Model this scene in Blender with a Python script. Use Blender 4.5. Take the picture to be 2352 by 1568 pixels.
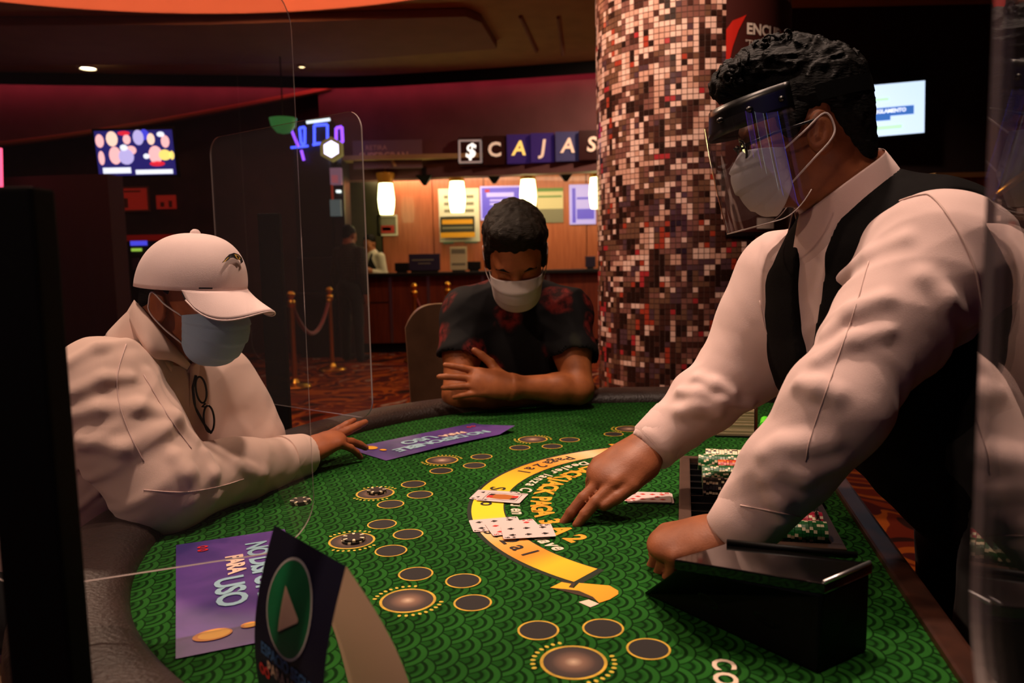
import bpy, bmesh, math, random
import numpy as np
from mathutils import Vector, Matrix

for _o in list(bpy.data.objects):
    bpy.data.objects.remove(_o)
SC = bpy.context.scene
COL = SC.collection
random.seed(7)
PI = math.pi

# ------------------------------------------------------------------ camera
FOC, FW, FH = 1800.0, 2352, 1568
PITCH, ROLL = math.radians(5.84), math.radians(1.2)
CAM = Vector((0, 0, 1.24))
_f = Vector((0, math.cos(PITCH), -math.sin(PITCH)))
_r0 = Vector((1, 0, 0))
_u0 = _r0.cross(_f)
CR = _r0 * math.cos(ROLL) - _u0 * math.sin(ROLL)
CU = _r0 * math.sin(ROLL) + _u0 * math.cos(ROLL)
CF = _f
cam_d = bpy.data.cameras.new('camera')
cam_d.sensor_width = 36
cam_d.lens = FOC / FW * 36
cam_d.clip_start = 0.02
cam_d.dof.use_dof = True
cam_d.dof.focus_distance = 1.42
cam_d.dof.aperture_fstop = 5.0
cam = bpy.data.objects.new('camera', cam_d)
COL.objects.link(cam)
cam.matrix_world = Matrix(((CR.x, CU.x, -CF.x, CAM.x), (CR.y, CU.y, -CF.y, CAM.y), (CR.z, CU.z, -CF.z, CAM.z), (0, 0, 0, 1)))
SC.camera = cam


def px(x, y, d):
    """point of the room that lies at depth d (metres along the view axis) on the sight line of a pixel"""
    return CAM + (CF + CR * ((x - FW / 2) / FOC) - CU * ((y - FH / 2) / FOC)) * d


def pz(x, y, z):
    v = CF + CR * ((x - FW / 2) / FOC) - CU * ((y - FH / 2) / FOC)
    return CAM + v * ((z - CAM.z) / v.z)


def py(x, y, Y):
    v = CF + CR * ((x - FW / 2) / FOC) - CU * ((y - FH / 2) / FOC)
    return CAM + v * (Y / v.y)


# ------------------------------------------------------------------ world, exposure
SC.view_settings.view_transform = 'Standard'
SC.view_settings.look = 'None'
SC.view_settings.gamma = 1
SC.view_settings.use_curve_mapping = False
SC.view_settings.exposure = 0.0
W = bpy.data.worlds.new('world')
SC.world = W
W.use_nodes = True
W.node_tree.nodes['Background'].inputs[0].default_value = (0.5, 0.32, 0.25, 1)
W.node_tree.nodes['Background'].inputs[1].default_value = 0.008
SC.cycles.use_denoising = True
SC.cycles.max_bounces = 8
SC.cycles.transparent_max_bounces = 16
SC.cycles.sample_clamp_indirect = 4.0
SC.cycles.caustics_reflective = False
SC.cycles.caustics_refractive = False
CEIL = 3.75


def lin(h):
    """sRGB 0-255 triple to linear"""
    o = []
    for c in h[:3]:
        c = c / 255
        o.append(c / 12.92 if c <= 0.04045 else ((c + 0.055) / 1.055) ** 2.4)
    return (o[0], o[1], o[2], 1)


def area(name, loc, target, size, power, color, spread=180, shape='DISK', size_y=None):
    l = bpy.data.lights.new(name, 'AREA')
    l.shape = shape
    l.size = size
    if size_y:
        l.size_y = size_y
    l.energy = power
    l.color = color
    l.spread = math.radians(spread)
    o = bpy.data.objects.new(name, l)
    COL.objects.link(o)
    o.location = loc
    o.rotation_euler = (Vector(target) - Vector(loc)).to_track_quat('-Z', 'Y').to_euler()
    return o


# recessed downlights in the ceiling over the table (their fixtures are built with the ceiling)
WARM = (1.0, 0.70, 0.54)
DOWN = [((0.22, 1.62, CEIL - 0.02), (0.20, 1.45, 0.8), 0.16, 8.4, 56),
        ((-0.75, 1.15, CEIL - 0.02), (-0.62, 1.40, 0.9), 0.16, 8.5, 80),
        ((0.55, 0.75, CEIL - 0.02), (0.62, 1.15, 1.2), 0.16, 1.8, 50)]
for i, (p, t, s, pw, sp) in enumerate(DOWN):
    area('downlight_lamp', p, t, s, pw, WARM, sp)

# ------------------------------------------------------------------ materials
MATS = {}


def nodes_of(m):
    m.use_nodes = True
    nt = m.node_tree
    return nt, nt.nodes, nt.links, nt.nodes['Principled BSDF']


def mat(name, col, rough=0.6, metal=0.0, spec=0.5, noise=0.0, scale=20.0, bump=0.0, bscale=None, emit=None, estr=0.0, sheen=0.0, sss=0.0, coat=0.0):
    """procedural principled material; noise = colour variation amount"""
    if name in MATS:
        return MATS[name]
    m = bpy.data.materials.new(name)
    nt, N, Lk, b = nodes_of(m)
    c = lin(col) if max(col[:3]) > 1 else tuple(col[:3]) + (1,)
    b.inputs['Base Color'].default_value = c
    b.inputs['Roughness'].default_value = rough
    b.inputs['Metallic'].default_value = metal
    b.inputs['Specular IOR Level'].default_value = spec
    if sheen:
        b.inputs['Sheen Weight'].default_value = sheen
    if coat:
        b.inputs['Coat Weight'].default_value = coat
        b.inputs['Coat Roughness'].default_value = 0.1
    if sss:
        b.inputs['Subsurface Weight'].default_value = sss
        b.inputs['Subsurface Radius'].default_value = (0.012, 0.004, 0.002)
        b.inputs['Subsurface Scale'].default_value = 1.0
    if emit:
        b.inputs['Emission Color'].default_value = lin(emit)
        b.inputs['Emission Strength'].default_value = estr
    tc = N.new('ShaderNodeTexCoord')
    if noise:
        n = N.new('ShaderNodeTexNoise')
        n.inputs['Scale'].default_value = scale
        n.inputs['Detail'].default_value = 4
        Lk.new(tc.outputs['Object'], n.inputs['Vector'])
        r = N.new('ShaderNodeValToRGB')
        r.color_ramp.elements[0].position = 0.3
        r.color_ramp.elements[1].position = 0.7
        r.color_ramp.elements[0].color = tuple(x * (1 - noise) for x in c[:3]) + (1,)
        r.color_ramp.elements[1].color = tuple(min(1, x * (1 + noise)) for x in c[:3]) + (1,)
        Lk.new(n.outputs['Fac'], r.inputs['Fac'])
        Lk.new(r.outputs['Color'], b.inputs['Base Color'])
    if bump:
        n2 = N.new('ShaderNodeTexNoise')
        n2.inputs['Scale'].default_value = bscale or scale * 3
        n2.inputs['Detail'].default_value = 5
        Lk.new(tc.outputs['Object'], n2.inputs['Vector'])
        bp = N.new('ShaderNodeBump')
        bp.inputs['Strength'].default_value = bump
        bp.inputs['Distance'].default_value = 0.01
        Lk.new(n2.outputs['Fac'], bp.inputs['Height'])
        Lk.new(bp.outputs['Normal'], b.inputs['Normal'])
    MATS[name] = m
    return m


def emis(name, col, s):
    if name in MATS:
        return MATS[name]
    m = bpy.data.materials.new(name)
    nt, N, Lk, b = nodes_of(m)
    b.inputs['Base Color'].default_value = lin(col)
    b.inputs['Emission Color'].default_value = lin(col)
    b.inputs['Emission Strength'].default_value = s
    MATS[name] = m
    return m


def clear_mat(name, tint=(1, 1, 1), rough=0.02, ior=1.45, haze=0.0, refl=1.0):
    """thin clear plastic: transparent with a Fresnel mirror coat and a pale haze mixed in that lightens what lies behind"""
    if name in MATS:
        return MATS[name]
    m = bpy.data.materials.new(name)
    m.use_nodes = True
    nt = m.node_tree
    N, Lk = nt.nodes, nt.links
    N.remove(N['Principled BSDF'])
    out = N['Material Output']
    tr = N.new('ShaderNodeBsdfTransparent')
    tr.inputs[0].default_value = tuple(tint) + (1,)
    gl = N.new('ShaderNodeBsdfGlossy')
    gl.inputs['Roughness'].default_value = rough
    fr = N.new('ShaderNodeFresnel')
    ge = N.new('ShaderNodeNewGeometry')          # both faces of the thin sheet reflect like the outside
    io = N.new('ShaderNodeMapRange')
    io.inputs[3].default_value, io.inputs[4].default_value = ior, 1 / ior
    Lk.new(ge.outputs['Backfacing'], io.inputs[0])
    Lk.new(io.outputs[0], fr.inputs['IOR'])
    mu = N.new('ShaderNodeMath')
    mu.operation = 'MULTIPLY'
    mu.inputs[1].default_value = refl
    Lk.new(fr.outputs[0], mu.inputs[0])
    mx = N.new('ShaderNodeMixShader')
    Lk.new(mu.outputs[0], mx.inputs[0])
    Lk.new(tr.outputs[0], mx.inputs[1])
    Lk.new(gl.outputs[0], mx.inputs[2])
    last = mx
    if haze:
        df = N.new('ShaderNodeBsdfDiffuse')
        df.inputs[0].default_value = (0.8, 0.75, 0.75, 1)
        m2 = N.new('ShaderNodeMixShader')
        m2.inputs[0].default_value = haze
        Lk.new(mx.outputs[0], m2.inputs[1])
        Lk.new(df.outputs[0], m2.inputs[2])
        last = m2
    Lk.new(last.outputs[0], out.inputs[0])
    MATS[name] = m
    return m


# ------------------------------------------------------------------ mesh helpers
class MB:
    """collects faces (with material slots) for ONE mesh"""

    def __init__(self):
        self.v, self.f, self.m = [], [], []

    def add(self, verts, faces, mi=0, M=None):
        o = len(self.v)
        if M is not None:
            verts = [M @ Vector(v) for v in verts]
        self.v += [tuple(v) for v in verts]
        self.f += [tuple(i + o for i in f) for f in faces]
        self.m += [mi] * len(faces)
        return self

    def box(self, a, b, mi=0, M=None):
        x0, y0, z0 = a
        x1, y1, z1 = b
        v = [(x0, y0, z0), (x1, y0, z0), (x1, y1, z0), (x0, y1, z0), (x0, y0, z1), (x1, y0, z1), (x1, y1, z1), (x0, y1, z1)]
        f = [(0, 3, 2, 1), (4, 5, 6, 7), (0, 1, 5, 4), (1, 2, 6, 5), (2, 3, 7, 6), (3, 0, 4, 7)]
        return self.add(v, f, mi, M)

    def prism(self, poly, z0, z1, mi=0, M=None, mside=None):
        """poly: list of (x, y), extruded along z"""
        n = len(poly)
        v = [(p[0], p[1], z0) for p in poly] + [(p[0], p[1], z1) for p in poly]
        self.add(v, [tuple(reversed(range(n))), tuple(range(n, 2 * n))], mi, M)
        o = len(self.v) - 2 * n
        for i in range(n):
            j = (i + 1) % n
            self.f.append((o + i, o + j, o + n + j, o + n + i))
            self.m.append(mi if mside is None else mside)
        return self

    def lathe(self, prof, seg=24, mi=0, M=None, a0=0.0, a1=2 * PI):
        full = abs(a1 - a0 - 2 * PI) < 1e-6
        n = seg if full else seg + 1
        v, f = [], []
        for k in range(n):
            a = a0 + (a1 - a0) * k / seg
            c, s = math.cos(a), math.sin(a)
            v += [(r * c, r * s, z) for r, z in prof]
        P = len(prof)
        for k in range(seg):
            k2 = (k + 1) % n
            for i in range(P - 1):
                f.append((k * P + i, k2 * P + i, k2 * P + i + 1, k * P + i + 1))
        return self.add(v, f, mi, M)

    def tube(self, pts, r, seg=8, mi=0, cap=True, up=None, flat=1.0):
        pts = [Vector(p) for p in pts]
        n = len(pts)
        rr = r if isinstance(r, (list, tuple)) else [r] * n
        v, f = [], []
        prev = Vector(up) if up else None
        for i in range(n):
            t = (pts[min(i + 1, n - 1)] - pts[max(i - 1, 0)]).normalized()
            if prev is None:
                prev = Vector((0, 0, 1)) if abs(t.z) < 0.9 else Vector((1, 0, 0))
            a = (prev - t * prev.dot(t)).normalized()
            b = t.cross(a)
            prev = a
            for k in range(seg):
                an = 2 * PI * k / seg
                v.append(pts[i] + a * math.cos(an) * rr[i] * flat + b * math.sin(an) * rr[i])
        for i in range(n - 1):
            for k in range(seg):
                k2 = (k + 1) % seg
                f.append((i * seg + k, i * seg + k2, (i + 1) * seg + k2, (i + 1) * seg + k))
        if cap:
            f.append(tuple(reversed(range(seg))))
            f.append(tuple(range((n - 1) * seg, n * seg)))
        return self.add(v, f, mi)

    def grid(self, fn, nu, nv, mi=0, M=None, wrap=False):
        v = [fn(i / nu, j / nv) for i in range(nu + (0 if wrap else 1)) for j in range(nv + 1)]
        f = []
        cnt = nu if wrap else nu + 1
        for i in range(nu):
            i2 = (i + 1) % cnt
            for j in range(nv):
                f.append((i * (nv + 1) + j, i2 * (nv + 1) + j, i2 * (nv + 1) + j + 1, i * (nv + 1) + j + 1))
        return self.add(v, f, mi, M)

    def mesh(self, name, mats, smooth=False, bevel=0.0, sharp=None):
        me = bpy.data.meshes.new(name)
        me.from_pydata(self.v, [], self.f)
        for m in (mats if isinstance(mats, (list, tuple)) else [mats]):
            me.materials.append(m)
        me.polygons.foreach_set('material_index', self.m)
        bm = bmesh.new()
        bm.from_mesh(me)
        if bevel:
            bmesh.ops.remove_doubles(bm, verts=bm.verts, dist=1e-5)
            ed = [e for e in bm.edges if len(e.link_faces) == 2 and e.calc_face_angle(0) > 0.5]
            bmesh.ops.bevel(bm, geom=ed, offset=bevel, segments=2, profile=0.7, affect='EDGES', clamp_overlap=True)
        bmesh.ops.recalc_face_normals(bm, faces=bm.faces)
        bm.to_mesh(me)
        bm.free()
        if smooth:
            me.polygons.foreach_set('use_smooth', [True] * len(me.polygons))
            if sharp:
                me.set_sharp_from_angle(angle=math.radians(sharp))
        me.update()
        return me


def link(name, me, parent=None, label=None, cat=None, group=None, kind=None):
    o = bpy.data.objects.new(name, me)
    COL.objects.link(o)
    if parent is not None:
        o.parent = parent
        if parent.get('_w'):                       # parts modelled in room coordinates
            o.matrix_parent_inverse = Matrix.Translation(parent.location).inverted()
    tag(o, label, cat, group, kind)
    return o


def tag(o, label=None, cat=None, group=None, kind=None):
    if label:
        o['label'] = label
    if cat:
        o['category'] = cat
    if group:
        o['group'] = group
    if kind:
        o['kind'] = kind
    return o


def empty(name, loc, rz=0.0, label=None, cat=None, group=None, kind=None, world=True):
    o = bpy.data.objects.new(name, None)
    COL.objects.link(o)
    o.location = loc
    o.rotation_euler = (0, 0, rz)
    o.empty_display_size = 0.05
    if world and rz == 0:
        o['_w'] = 1
    return tag(o, label, cat, group, kind)


def copy_tree(o, parent=None):
    c = o.copy()
    COL.objects.link(c)
    c.parent = parent
    for ch in list(o.children):
        copy_tree(ch, c)
    return c


def box_obj(name, a, b, m, parent=None, bevel=0.0, **k):
    return link(name, MB().box(a, b).mesh(name, m, bevel=bevel), parent, **k)


def text_mesh(s, size, m, ext=0.0, bold=0.0, shear=0.0, align='CENTER', space=1.0):
    cu = bpy.data.curves.new('t', 'FONT')
    cu.body = s
    cu.size = size
    cu.extrude = ext
    cu.offset = bold
    cu.shear = shear
    cu.align_x = align
    cu.align_y = 'CENTER'
    cu.space_character = space
    cu.resolution_u = 3
    ob = bpy.data.objects.new('t', cu)
    COL.objects.link(ob)
    dg = bpy.context.evaluated_depsgraph_get()
    dg.update()
    me = bpy.data.meshes.new_from_object(ob.evaluated_get(dg))
    me.materials.clear()
    me.materials.append(m)
    bpy.data.objects.remove(ob)
    bpy.data.curves.remove(cu)
    return me


def frame(loc, xdir, ydir):
    """matrix with local X along xdir and local Y as near ydir as it goes"""
    x = Vector(xdir).normalized()
    z = x.cross(Vector(ydir)).normalized()
    y = z.cross(x)
    return Matrix(((x.x, y.x, z.x, loc[0]), (x.y, y.y, z.y, loc[1]), (x.z, y.z, z.z, loc[2]), (0, 0, 0, 1)))


def put_text(name, s, size, m, M, parent, **k):
    """lettering as a flat mesh; M places it in the parent's own coordinates"""
    kk = {q: k.pop(q) for q in ('ext', 'bold', 'shear', 'align', 'space') if q in k}
    me = text_mesh(s, size, m, **kk)
    me.transform(M)
    me.name = name
    return link(name, me, parent, **k)


def spline(pts, n=8, closed=False):
    P = [Vector(p) for p in pts]
    out = []
    L = len(P)
    rng = range(L if closed else L - 1)
    for i in rng:
        p0 = P[(i - 1) % L] if (closed or i > 0) else P[0] * 2 - P[1]
        p1, p2 = P[i], P[(i + 1) % L]
        p3 = P[(i + 2) % L] if (closed or i + 2 < L) else P[-1] * 2 - P[-2]
        for k in range(n):
            t = k / n
            out.append(0.5 * ((2 * p1) + (p2 - p0) * t + (2 * p0 - 5 * p1 + 4 * p2 - p3) * t * t + (3 * p1 - p0 - 3 * p2 + p3) * t ** 3))
    if not closed:
        out.append(P[-1].copy())
    return out


def resample(pts, n):
    P = [Vector(p) for p in pts]
    L = [0]
    for a, b in zip(P, P[1:]):
        L.append(L[-1] + (b - a).length)
    out = []
    j = 0
    for k in range(n + 1):
        s = L[-1] * k / n
        while j < len(P) - 2 and L[j + 1] < s:
            j += 1
        t = (s - L[j]) / max(1e-9, L[j + 1] - L[j])
        out.append(P[j].lerp(P[j + 1], min(1, max(0, t))))
    return out
# ================================================================== THE ROOM
XL, XR, YF, YB = -7.7, 5.6, -2.6, 12.5


def carpet_mat():
    m = bpy.data.materials.new('carpet')
    nt, N, Lk, b = nodes_of(m)
    tc = N.new('ShaderNodeTexCoord')
    mp = N.new('ShaderNodeMapping')
    mp.inputs['Scale'].default_value = (1.0, 1.0, 1.0)
    Lk.new(tc.outputs['Object'], mp.inputs[0])
    n1 = N.new('ShaderNodeTexNoise')
    n1.inputs['Scale'].default_value = 1.3
    n1.inputs['Distortion'].default_value = 2.5
    n1.inputs['Detail'].default_value = 1.5
    Lk.new(mp.outputs[0], n1.inputs['Vector'])
    r = N.new('ShaderNodeValToRGB')
    cr = r.color_ramp
    cr.interpolation = 'CONSTANT'
    stops = [(0.0, (40, 16, 12)), (0.36, (96, 30, 16)), (0.46, (150, 72, 22)), (0.52, (70, 20, 22)), (0.60, (120, 44, 18)), (0.68, (150, 128, 110)), (0.72, (46, 18, 16))]
    cr.elements[0].color = lin(stops[0][1])
    cr.elements[0].position = 0
    cr.elements[1].position = stops[1][0]
    cr.elements[1].color = lin(stops[1][1])
    for p, c in stops[2:]:
        e = cr.elements.new(p)
        e.color = lin(c)
    Lk.new(n1.outputs['Fac'], r.inputs['Fac'])
    Lk.new(r.outputs['Color'], b.inputs['Base Color'])
    b.inputs['Roughness'].default_value = 0.95
    b.inputs['Specular IOR Level'].default_value = 0.1
    return m


box_obj('floor', (XL - 0.1, YF - 0.1, -0.1), (XR + 0.1, YB + 0.1, 0), carpet_mat(), kind='structure')
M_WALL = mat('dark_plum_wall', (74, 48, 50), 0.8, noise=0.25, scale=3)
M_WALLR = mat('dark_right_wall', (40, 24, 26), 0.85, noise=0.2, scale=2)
M_CEIL = mat('olive_ceiling', (178, 146, 100), 0.9, noise=0.08, scale=4)
M_BROWN = mat('brown_soffit', (150, 112, 92), 0.9, noise=0.08, scale=3)
M_BLACK = mat('matte_black', (9, 9, 9), 0.55, spec=0.3)
M_BLACKM = mat('black_metal', (7, 7, 7), 0.35, spec=0.5)
M_FASCIA = mat('plum_fascia', (104, 66, 66), 0.75, noise=0.18, scale=2.5)
M_GOLD = mat('polished_brass', (232, 172, 66), 0.28, metal=1.0)
M_STEEL = mat('brushed_steel', (150, 140, 135), 0.35, metal=1.0)

box_obj('wall_back', (XL, YB, 0), (XR, YB + 0.1, CEIL + 0.8), M_WALL, kind='structure')
box_obj('wall_left', (XL - 0.1, YF, 0), (XL, YB, CEIL + 0.8), M_WALL, kind='structure')
box_obj('wall_front', (XL, YF - 0.1, 0), (XR, YF, CEIL + 0.8), M_WALL, kind='structure')
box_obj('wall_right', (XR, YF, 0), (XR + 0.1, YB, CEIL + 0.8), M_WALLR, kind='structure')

# ceiling with an oval cove opening
EC, EA, EB = (-2.55, 5.2), 3.75, 2.78


def oval(k, n, s=0.0):
    a = 2 * PI * k / n
    return EC[0] + (EA + s) * math.cos(a), EC[1] + (EB + s) * math.sin(a)


cb = MB()
NO = 96
inner = [oval(k, NO) for k in range(NO)]
outer = []
for (x, y) in inner:
    dx, dy = x - EC[0], y - EC[1]
    t = 1e9
    if dx > 0: t = min(t, (XR - EC[0]) / dx)
    if dx < 0: t = min(t, (XL - EC[0]) / dx)
    if dy > 0: t = min(t, (YB - EC[1]) / dy)
    if dy < 0: t = min(t, (YF - EC[1]) / dy)
    t = max(t, 1.0)
    outer.append((EC[0] + dx * t, EC[1] + dy * t))
v = [(x, y, CEIL) for x, y in inner] + [(x, y, CEIL) for x, y in outer] + [(x, y, CEIL + 0.06) for x, y in inner] + [(x, y, CEIL + 0.06) for x, y in outer]
f = []
for k in range(NO):
    j = (k + 1) % NO
    f += [(k, j, NO + j, NO + k), (2 * NO + j, 2 * NO + k, 3 * NO + k, 3 * NO + j)]
cb.add(v, f)
# square the corners left by the fan
for (cx, cy) in ((XL, YF), (XL, YB), (XR, YF), (XR, YB)):
    cb.add([(cx, cy, CEIL + 0.001), (cx + (1.6 if cx < 0 else -1.6), cy, CEIL + 0.001), (cx, cy + (1.6 if cy < 0 else -1.6), CEIL + 0.001)], [(0, 1, 2)])
link('ceiling', cb.mesh('ceiling', M_CEIL), kind='structure')
# lit wall of the oval cove
M_COVE = mat('cove_plaster', (226, 150, 128), 0.8)
mb = MB()
v, f = [], []
for k in range(NO):
    x, y = oval(k, NO)
    x2, y2 = oval(k, NO, 0.03)
    v += [(x, y, CEIL - 0.035), (x, y, CEIL + 0.13), (x2, y2, CEIL + 0.13), (x2, y2, CEIL - 0.035)]
for k in range(NO):
    j = (k + 1) % NO
    for a in range(4):
        b_ = (a + 1) % 4
        f.append((4 * k + a, 4 * j + a, 4 * j + b_, 4 * k + b_))
mb.add(v, f)
link('trim_1', mb.mesh('trim_1', M_COVE), kind='structure')
M_COPPER = mat('copper_recess', (150, 80, 30), 0.55, metal=0.3, noise=0.5, scale=2.2)
mb = MB()
mb.prism([oval(k, 48, 0.35) for k in range(48)], CEIL + 0.5, CEIL + 0.55)
link('ceiling_recess', mb.mesh('ceiling_recess', M_COPPER), kind='structure')
mb = MB()
for a, z in ((0, 0),):
    mb.add([(*oval(k, 48, 0.3), CEIL + 0.13) for k in range(48)] + [(*oval(k, 48, 0.3), CEIL + 0.52) for k in range(48)], [(k, (k + 1) % 48, 48 + (k + 1) % 48, 48 + k) for k in range(48)])
link('trim_2', mb.mesh('trim_2', M_COPPER), kind='structure')
# bulbs that light the cove
M_BULB = emis('amber_bulb', (255, 160, 110), 20)
bulb_me = MB().lathe([(0, 0.0), (0.05, -0.02), (0.075, -0.06), (0.05, -0.10), (0, -0.115)], 12).mesh('bulb', M_BULB, True)
cap_me = MB().lathe([(0, 0.05), (0.04, 0.05), (0.045, -0.01), (0.0, -0.01)], 10).mesh('cap', M_GOLD)
rod_me = MB().tube([(0, 0, 0.04), (0, 0, 0.36)], 0.01, 6).mesh('rod', M_GOLD)
lamp0 = None
for k in range(17):
    a = math.radians(38 + 6.6 * k)
    x, y = EC[0] + (EA - 0.42) * math.cos(a), EC[1] + (EB - 0.36) * math.sin(a)
    if lamp0 is None:
        lamp0 = empty('cove_lamp', (x, y, CEIL + 0.14), world=False, label='small amber globe lamp hanging inside the oval ceiling cove', cat='lamp', group='amber lamps inside the oval ceiling cove')
        link('bulb', bulb_me, lamp0)
        link('cap', cap_me, lamp0)
        link('rod', rod_me, lamp0)
    else:
        c = copy_tree(lamp0)
        c.location = (x, y, CEIL + 0.14)
# dropped brown soffit panel
mb = MB()
poly = [pz(x, y, 3.66)[:2] for x, y in [(-200, 60), (480, 56), (1070, 38), (1105, 52), (1142, 112), (700, 146), (-200, 152)]]
mb.prism(poly, 3.66, 3.74)
link('ceiling_soffit', mb.mesh('ceiling_soffit', M_BROWN), kind='structure')
for i, (a, b_) in enumerate((((1195, 38), (1232, 118)), ((1282, 40), (1292, 125)))):
    p, q = pz(*a, 3.74), pz(*b_, 3.74)
    mb = MB().tube([p, q], 0.02, 6)
    link('trim_%d' % (3 + i), mb.mesh('seam', M_BROWN), kind='structure')

# recessed downlights: ring + glowing lens
M_LENS = emis('warm_lens', (255, 236, 190), 14)
M_RING = mat('white_ring', (190, 180, 165), 0.5)


def downlight(loc, r, label, m=M_LENS):
    t = empty('ceiling_downlight', loc, world=False, label=label, cat='ceiling light')
    link('trim_ring', MB().lathe([(r * 0.86, -0.012), (r, -0.016), (r * 1.18, 0.0), (r * 1.18, 0.02), (r * 0.86, 0.02), (r * 0.86, -0.012)], 24).mesh('trim_ring', M_RING, True, sharp=40), t)
    link('lens', MB().lathe([(0, 0.004), (r * 0.86, 0.004)], 24).mesh('lens', m), t)


pA = pz(202, 156, 3.655)
downlight(pA, 0.105, 'bright round recessed downlight in the brown soffit above the wall television')
pB = pz(693, 152, 3.735)
downlight(pB, 0.04, 'tiny round recessed downlight at the edge of the soffit beside the cashier hall')
M_LENS2 = emis('table_lens', (255, 225, 190), 3)
for (p, t, s, pw, sp), lb in zip(DOWN, ('over the chip tray', 'over the player in the cap', 'over the dealer')):
    downlight((p[0], p[1], CEIL - 0.001), 0.12, 'round recessed downlight in the ceiling ' + lb, M_LENS2)

HALL = [((-0.25, 2.4), 'before the mosaic column', (0.9, 4.0, 2.1), 23, 80), ((-1.9, 8.6), 'over the rope stanchions, added as fill', (-1.9, 8.7, 0), 38, 130), ((-4.4, 8.3), 'over the red cabinet, added as fill', (-4.4, 9.6, 1.2), 45, 130),  # unseen downlights added as room fill, besides the one lighting the column
        ((2.6, 6.6), 'over the amber cabinet, added as fill', (2.6, 7.4, 0.8), 22, 120), ((1.75, 9.0), 'before the cashier counter, added as fill', (0.4, 10.6, 0.8), 40, 120), ((-2.0, 4.2), 'in the aisle behind the players, added as fill', (-0.9, 4.2, 0), 75, 120), ((-2.6, -0.8), 'near the front wall slot machines, added as front fill', (-0.5, .8, .9), 11, 80)]
for (x, y), lb, tg, pw, sp in HALL:
    zc = CEIL - .001
    if ((x - EC[0]) / EA) ** 2 + ((y - EC[1]) / EB) ** 2 < 1.05:
        zc = CEIL + .49
    downlight((x, y, zc), 0.12, 'round recessed downlight in the ceiling ' + lb, M_LENS2)
    area('downlight_lamp', (x, y, zc - .03), tg, .24, pw, (1.0, .66, .46), sp)

# ---------------------------------------------------------------- fascia over the cashier desks (gently curved in plan)
FZ0, FZ1 = 2.40, CEIL
fpts = [(-7.5, 10.2), (-6.0, 10.5), (-3.6, 10.85), (-2.2, 11.05), (-0.6, 10.85), (1.1, 10.5), (3.0, 10.0)]
fcurve = resample(spline([(x, y, 0) for x, y in fpts], 10), 60)


def band(curve, z0, z1, th, off=0.0, zf=None):
    """vertical band following a plan curve; thickness th away from the viewer"""
    mb = MB()
    v, f = [], []
    n = len(curve)
    for i, p in enumerate(curve):
        t = (curve[min(i + 1, n - 1)] - curve[max(i - 1, 0)]).normalized()
        nn = Vector((t.y, -t.x, 0))
        if nn.y > 0:
            nn = -nn
        a = p + nn * off
        b_ = a - nn * th
        za = z0 if zf is None else zf(i / (n - 1), a)
        v += [(a.x, a.y, za), (a.x, a.y, z1), (b_.x, b_.y, z1), (b_.x, b_.y, za)]
    for i in range(n - 1):
        for k in range(4):
            k2 = (k + 1) % 4
            f.append((4 * i + k, 4 * i + 4 + k, 4 * i + 4 + k2, 4 * i + k2))
    f += [(0, 1, 2, 3), (4 * n - 1, 4 * n - 2, 4 * n - 3, 4 * n - 4)]
    return mb.add(v, f)


right = [p for p in fcurve if p.x > -2.75]
link('wall_fascia', band(right, FZ0, FZ1, 0.25).mesh('wall_fascia', M_FASCIA), kind='structure')
left = [p for p in fcurve if p.x <= -2.4]


def diag(t, a):
    # lower edge of the bulkhead climbs towards the right
    k = (a.x - left[0].x) / (left[-1].x - left[0].x)
    return 2.80 + 0.85 * max(0, k) ** 1.35


link('wall_bulkhead', band(left, 2.6, FZ1, 0.2, zf=diag).mesh('wall_bulkhead', M_FASCIA), kind='structure')
M_TRIMO = mat('orange_brown_trim', (150, 84, 46), 0.6)
mb = MB()
lp = []
for i, p in enumerate(left):
    lp.append((p.x, p.y - 0.03, diag(0, p)))
mb.tube(lp, 0.035, 6)
link('trim_5', mb.mesh('trim_5', M_TRIMO), kind='structure')
# black valance that hides the red light strip
link('trim_6', band(fcurve, FZ1 - 0.15, FZ1 + 0.02, 0.03, off=0.24).mesh('trim_6', M_BLACK), kind='structure')
M_RED = emis('rose_strip', (255, 92, 116), 9)
strip = empty('light_strip', (fcurve[24].x, fcurve[24].y, FZ1 - 0.08), label='rose red light strip hidden behind the black valance on top of the fascia', cat='light strip')
link('tube', band(fcurve, FZ1 - 0.075, FZ1 - 0.05, 0.03, off=0.19).mesh('tube', M_RED), strip)
link('channel', band(fcurve, FZ1 - 0.05, FZ1 - 0.035, 0.07, off=0.21).mesh('channel', M_BLACK), strip)

# ---------------------------------------------------------------- cashier alcove: wood back wall, counter
def wood_mat(name, c0, c1, rough=0.45, sc=1.0, coat=0.0):
    m = bpy.data.materials.new(name)
    nt, N, Lk, b = nodes_of(m)
    tc = N.new('ShaderNodeTexCoord')
    mp = N.new('ShaderNodeMapping')
    mp.inputs['Scale'].default_value = (9 * sc, 9 * sc, 0.7 * sc)
    Lk.new(tc.outputs['Object'], mp.inputs[0])
    n1 = N.new('ShaderNodeTexNoise')
    n1.inputs['Scale'].default_value = 3
    n1.inputs['Detail'].default_value = 6
    Lk.new(mp.outputs[0], n1.inputs['Vector'])
    r = N.new('ShaderNodeValToRGB')
    r.color_ramp.elements[0].color = lin(c0)
    r.color_ramp.elements[1].color = lin(c1)
    r.color_ramp.elements[0].position = 0.3
    r.color_ramp.elements[1].position = 0.7
    Lk.new(n1.outputs['Fac'], r.inputs['Fac'])
    Lk.new(r.outputs['Color'], b.inputs['Base Color'])
    b.inputs['Roughness'].default_value = rough
    b.inputs['Coat Weight'].default_value = coat
    return m


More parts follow.
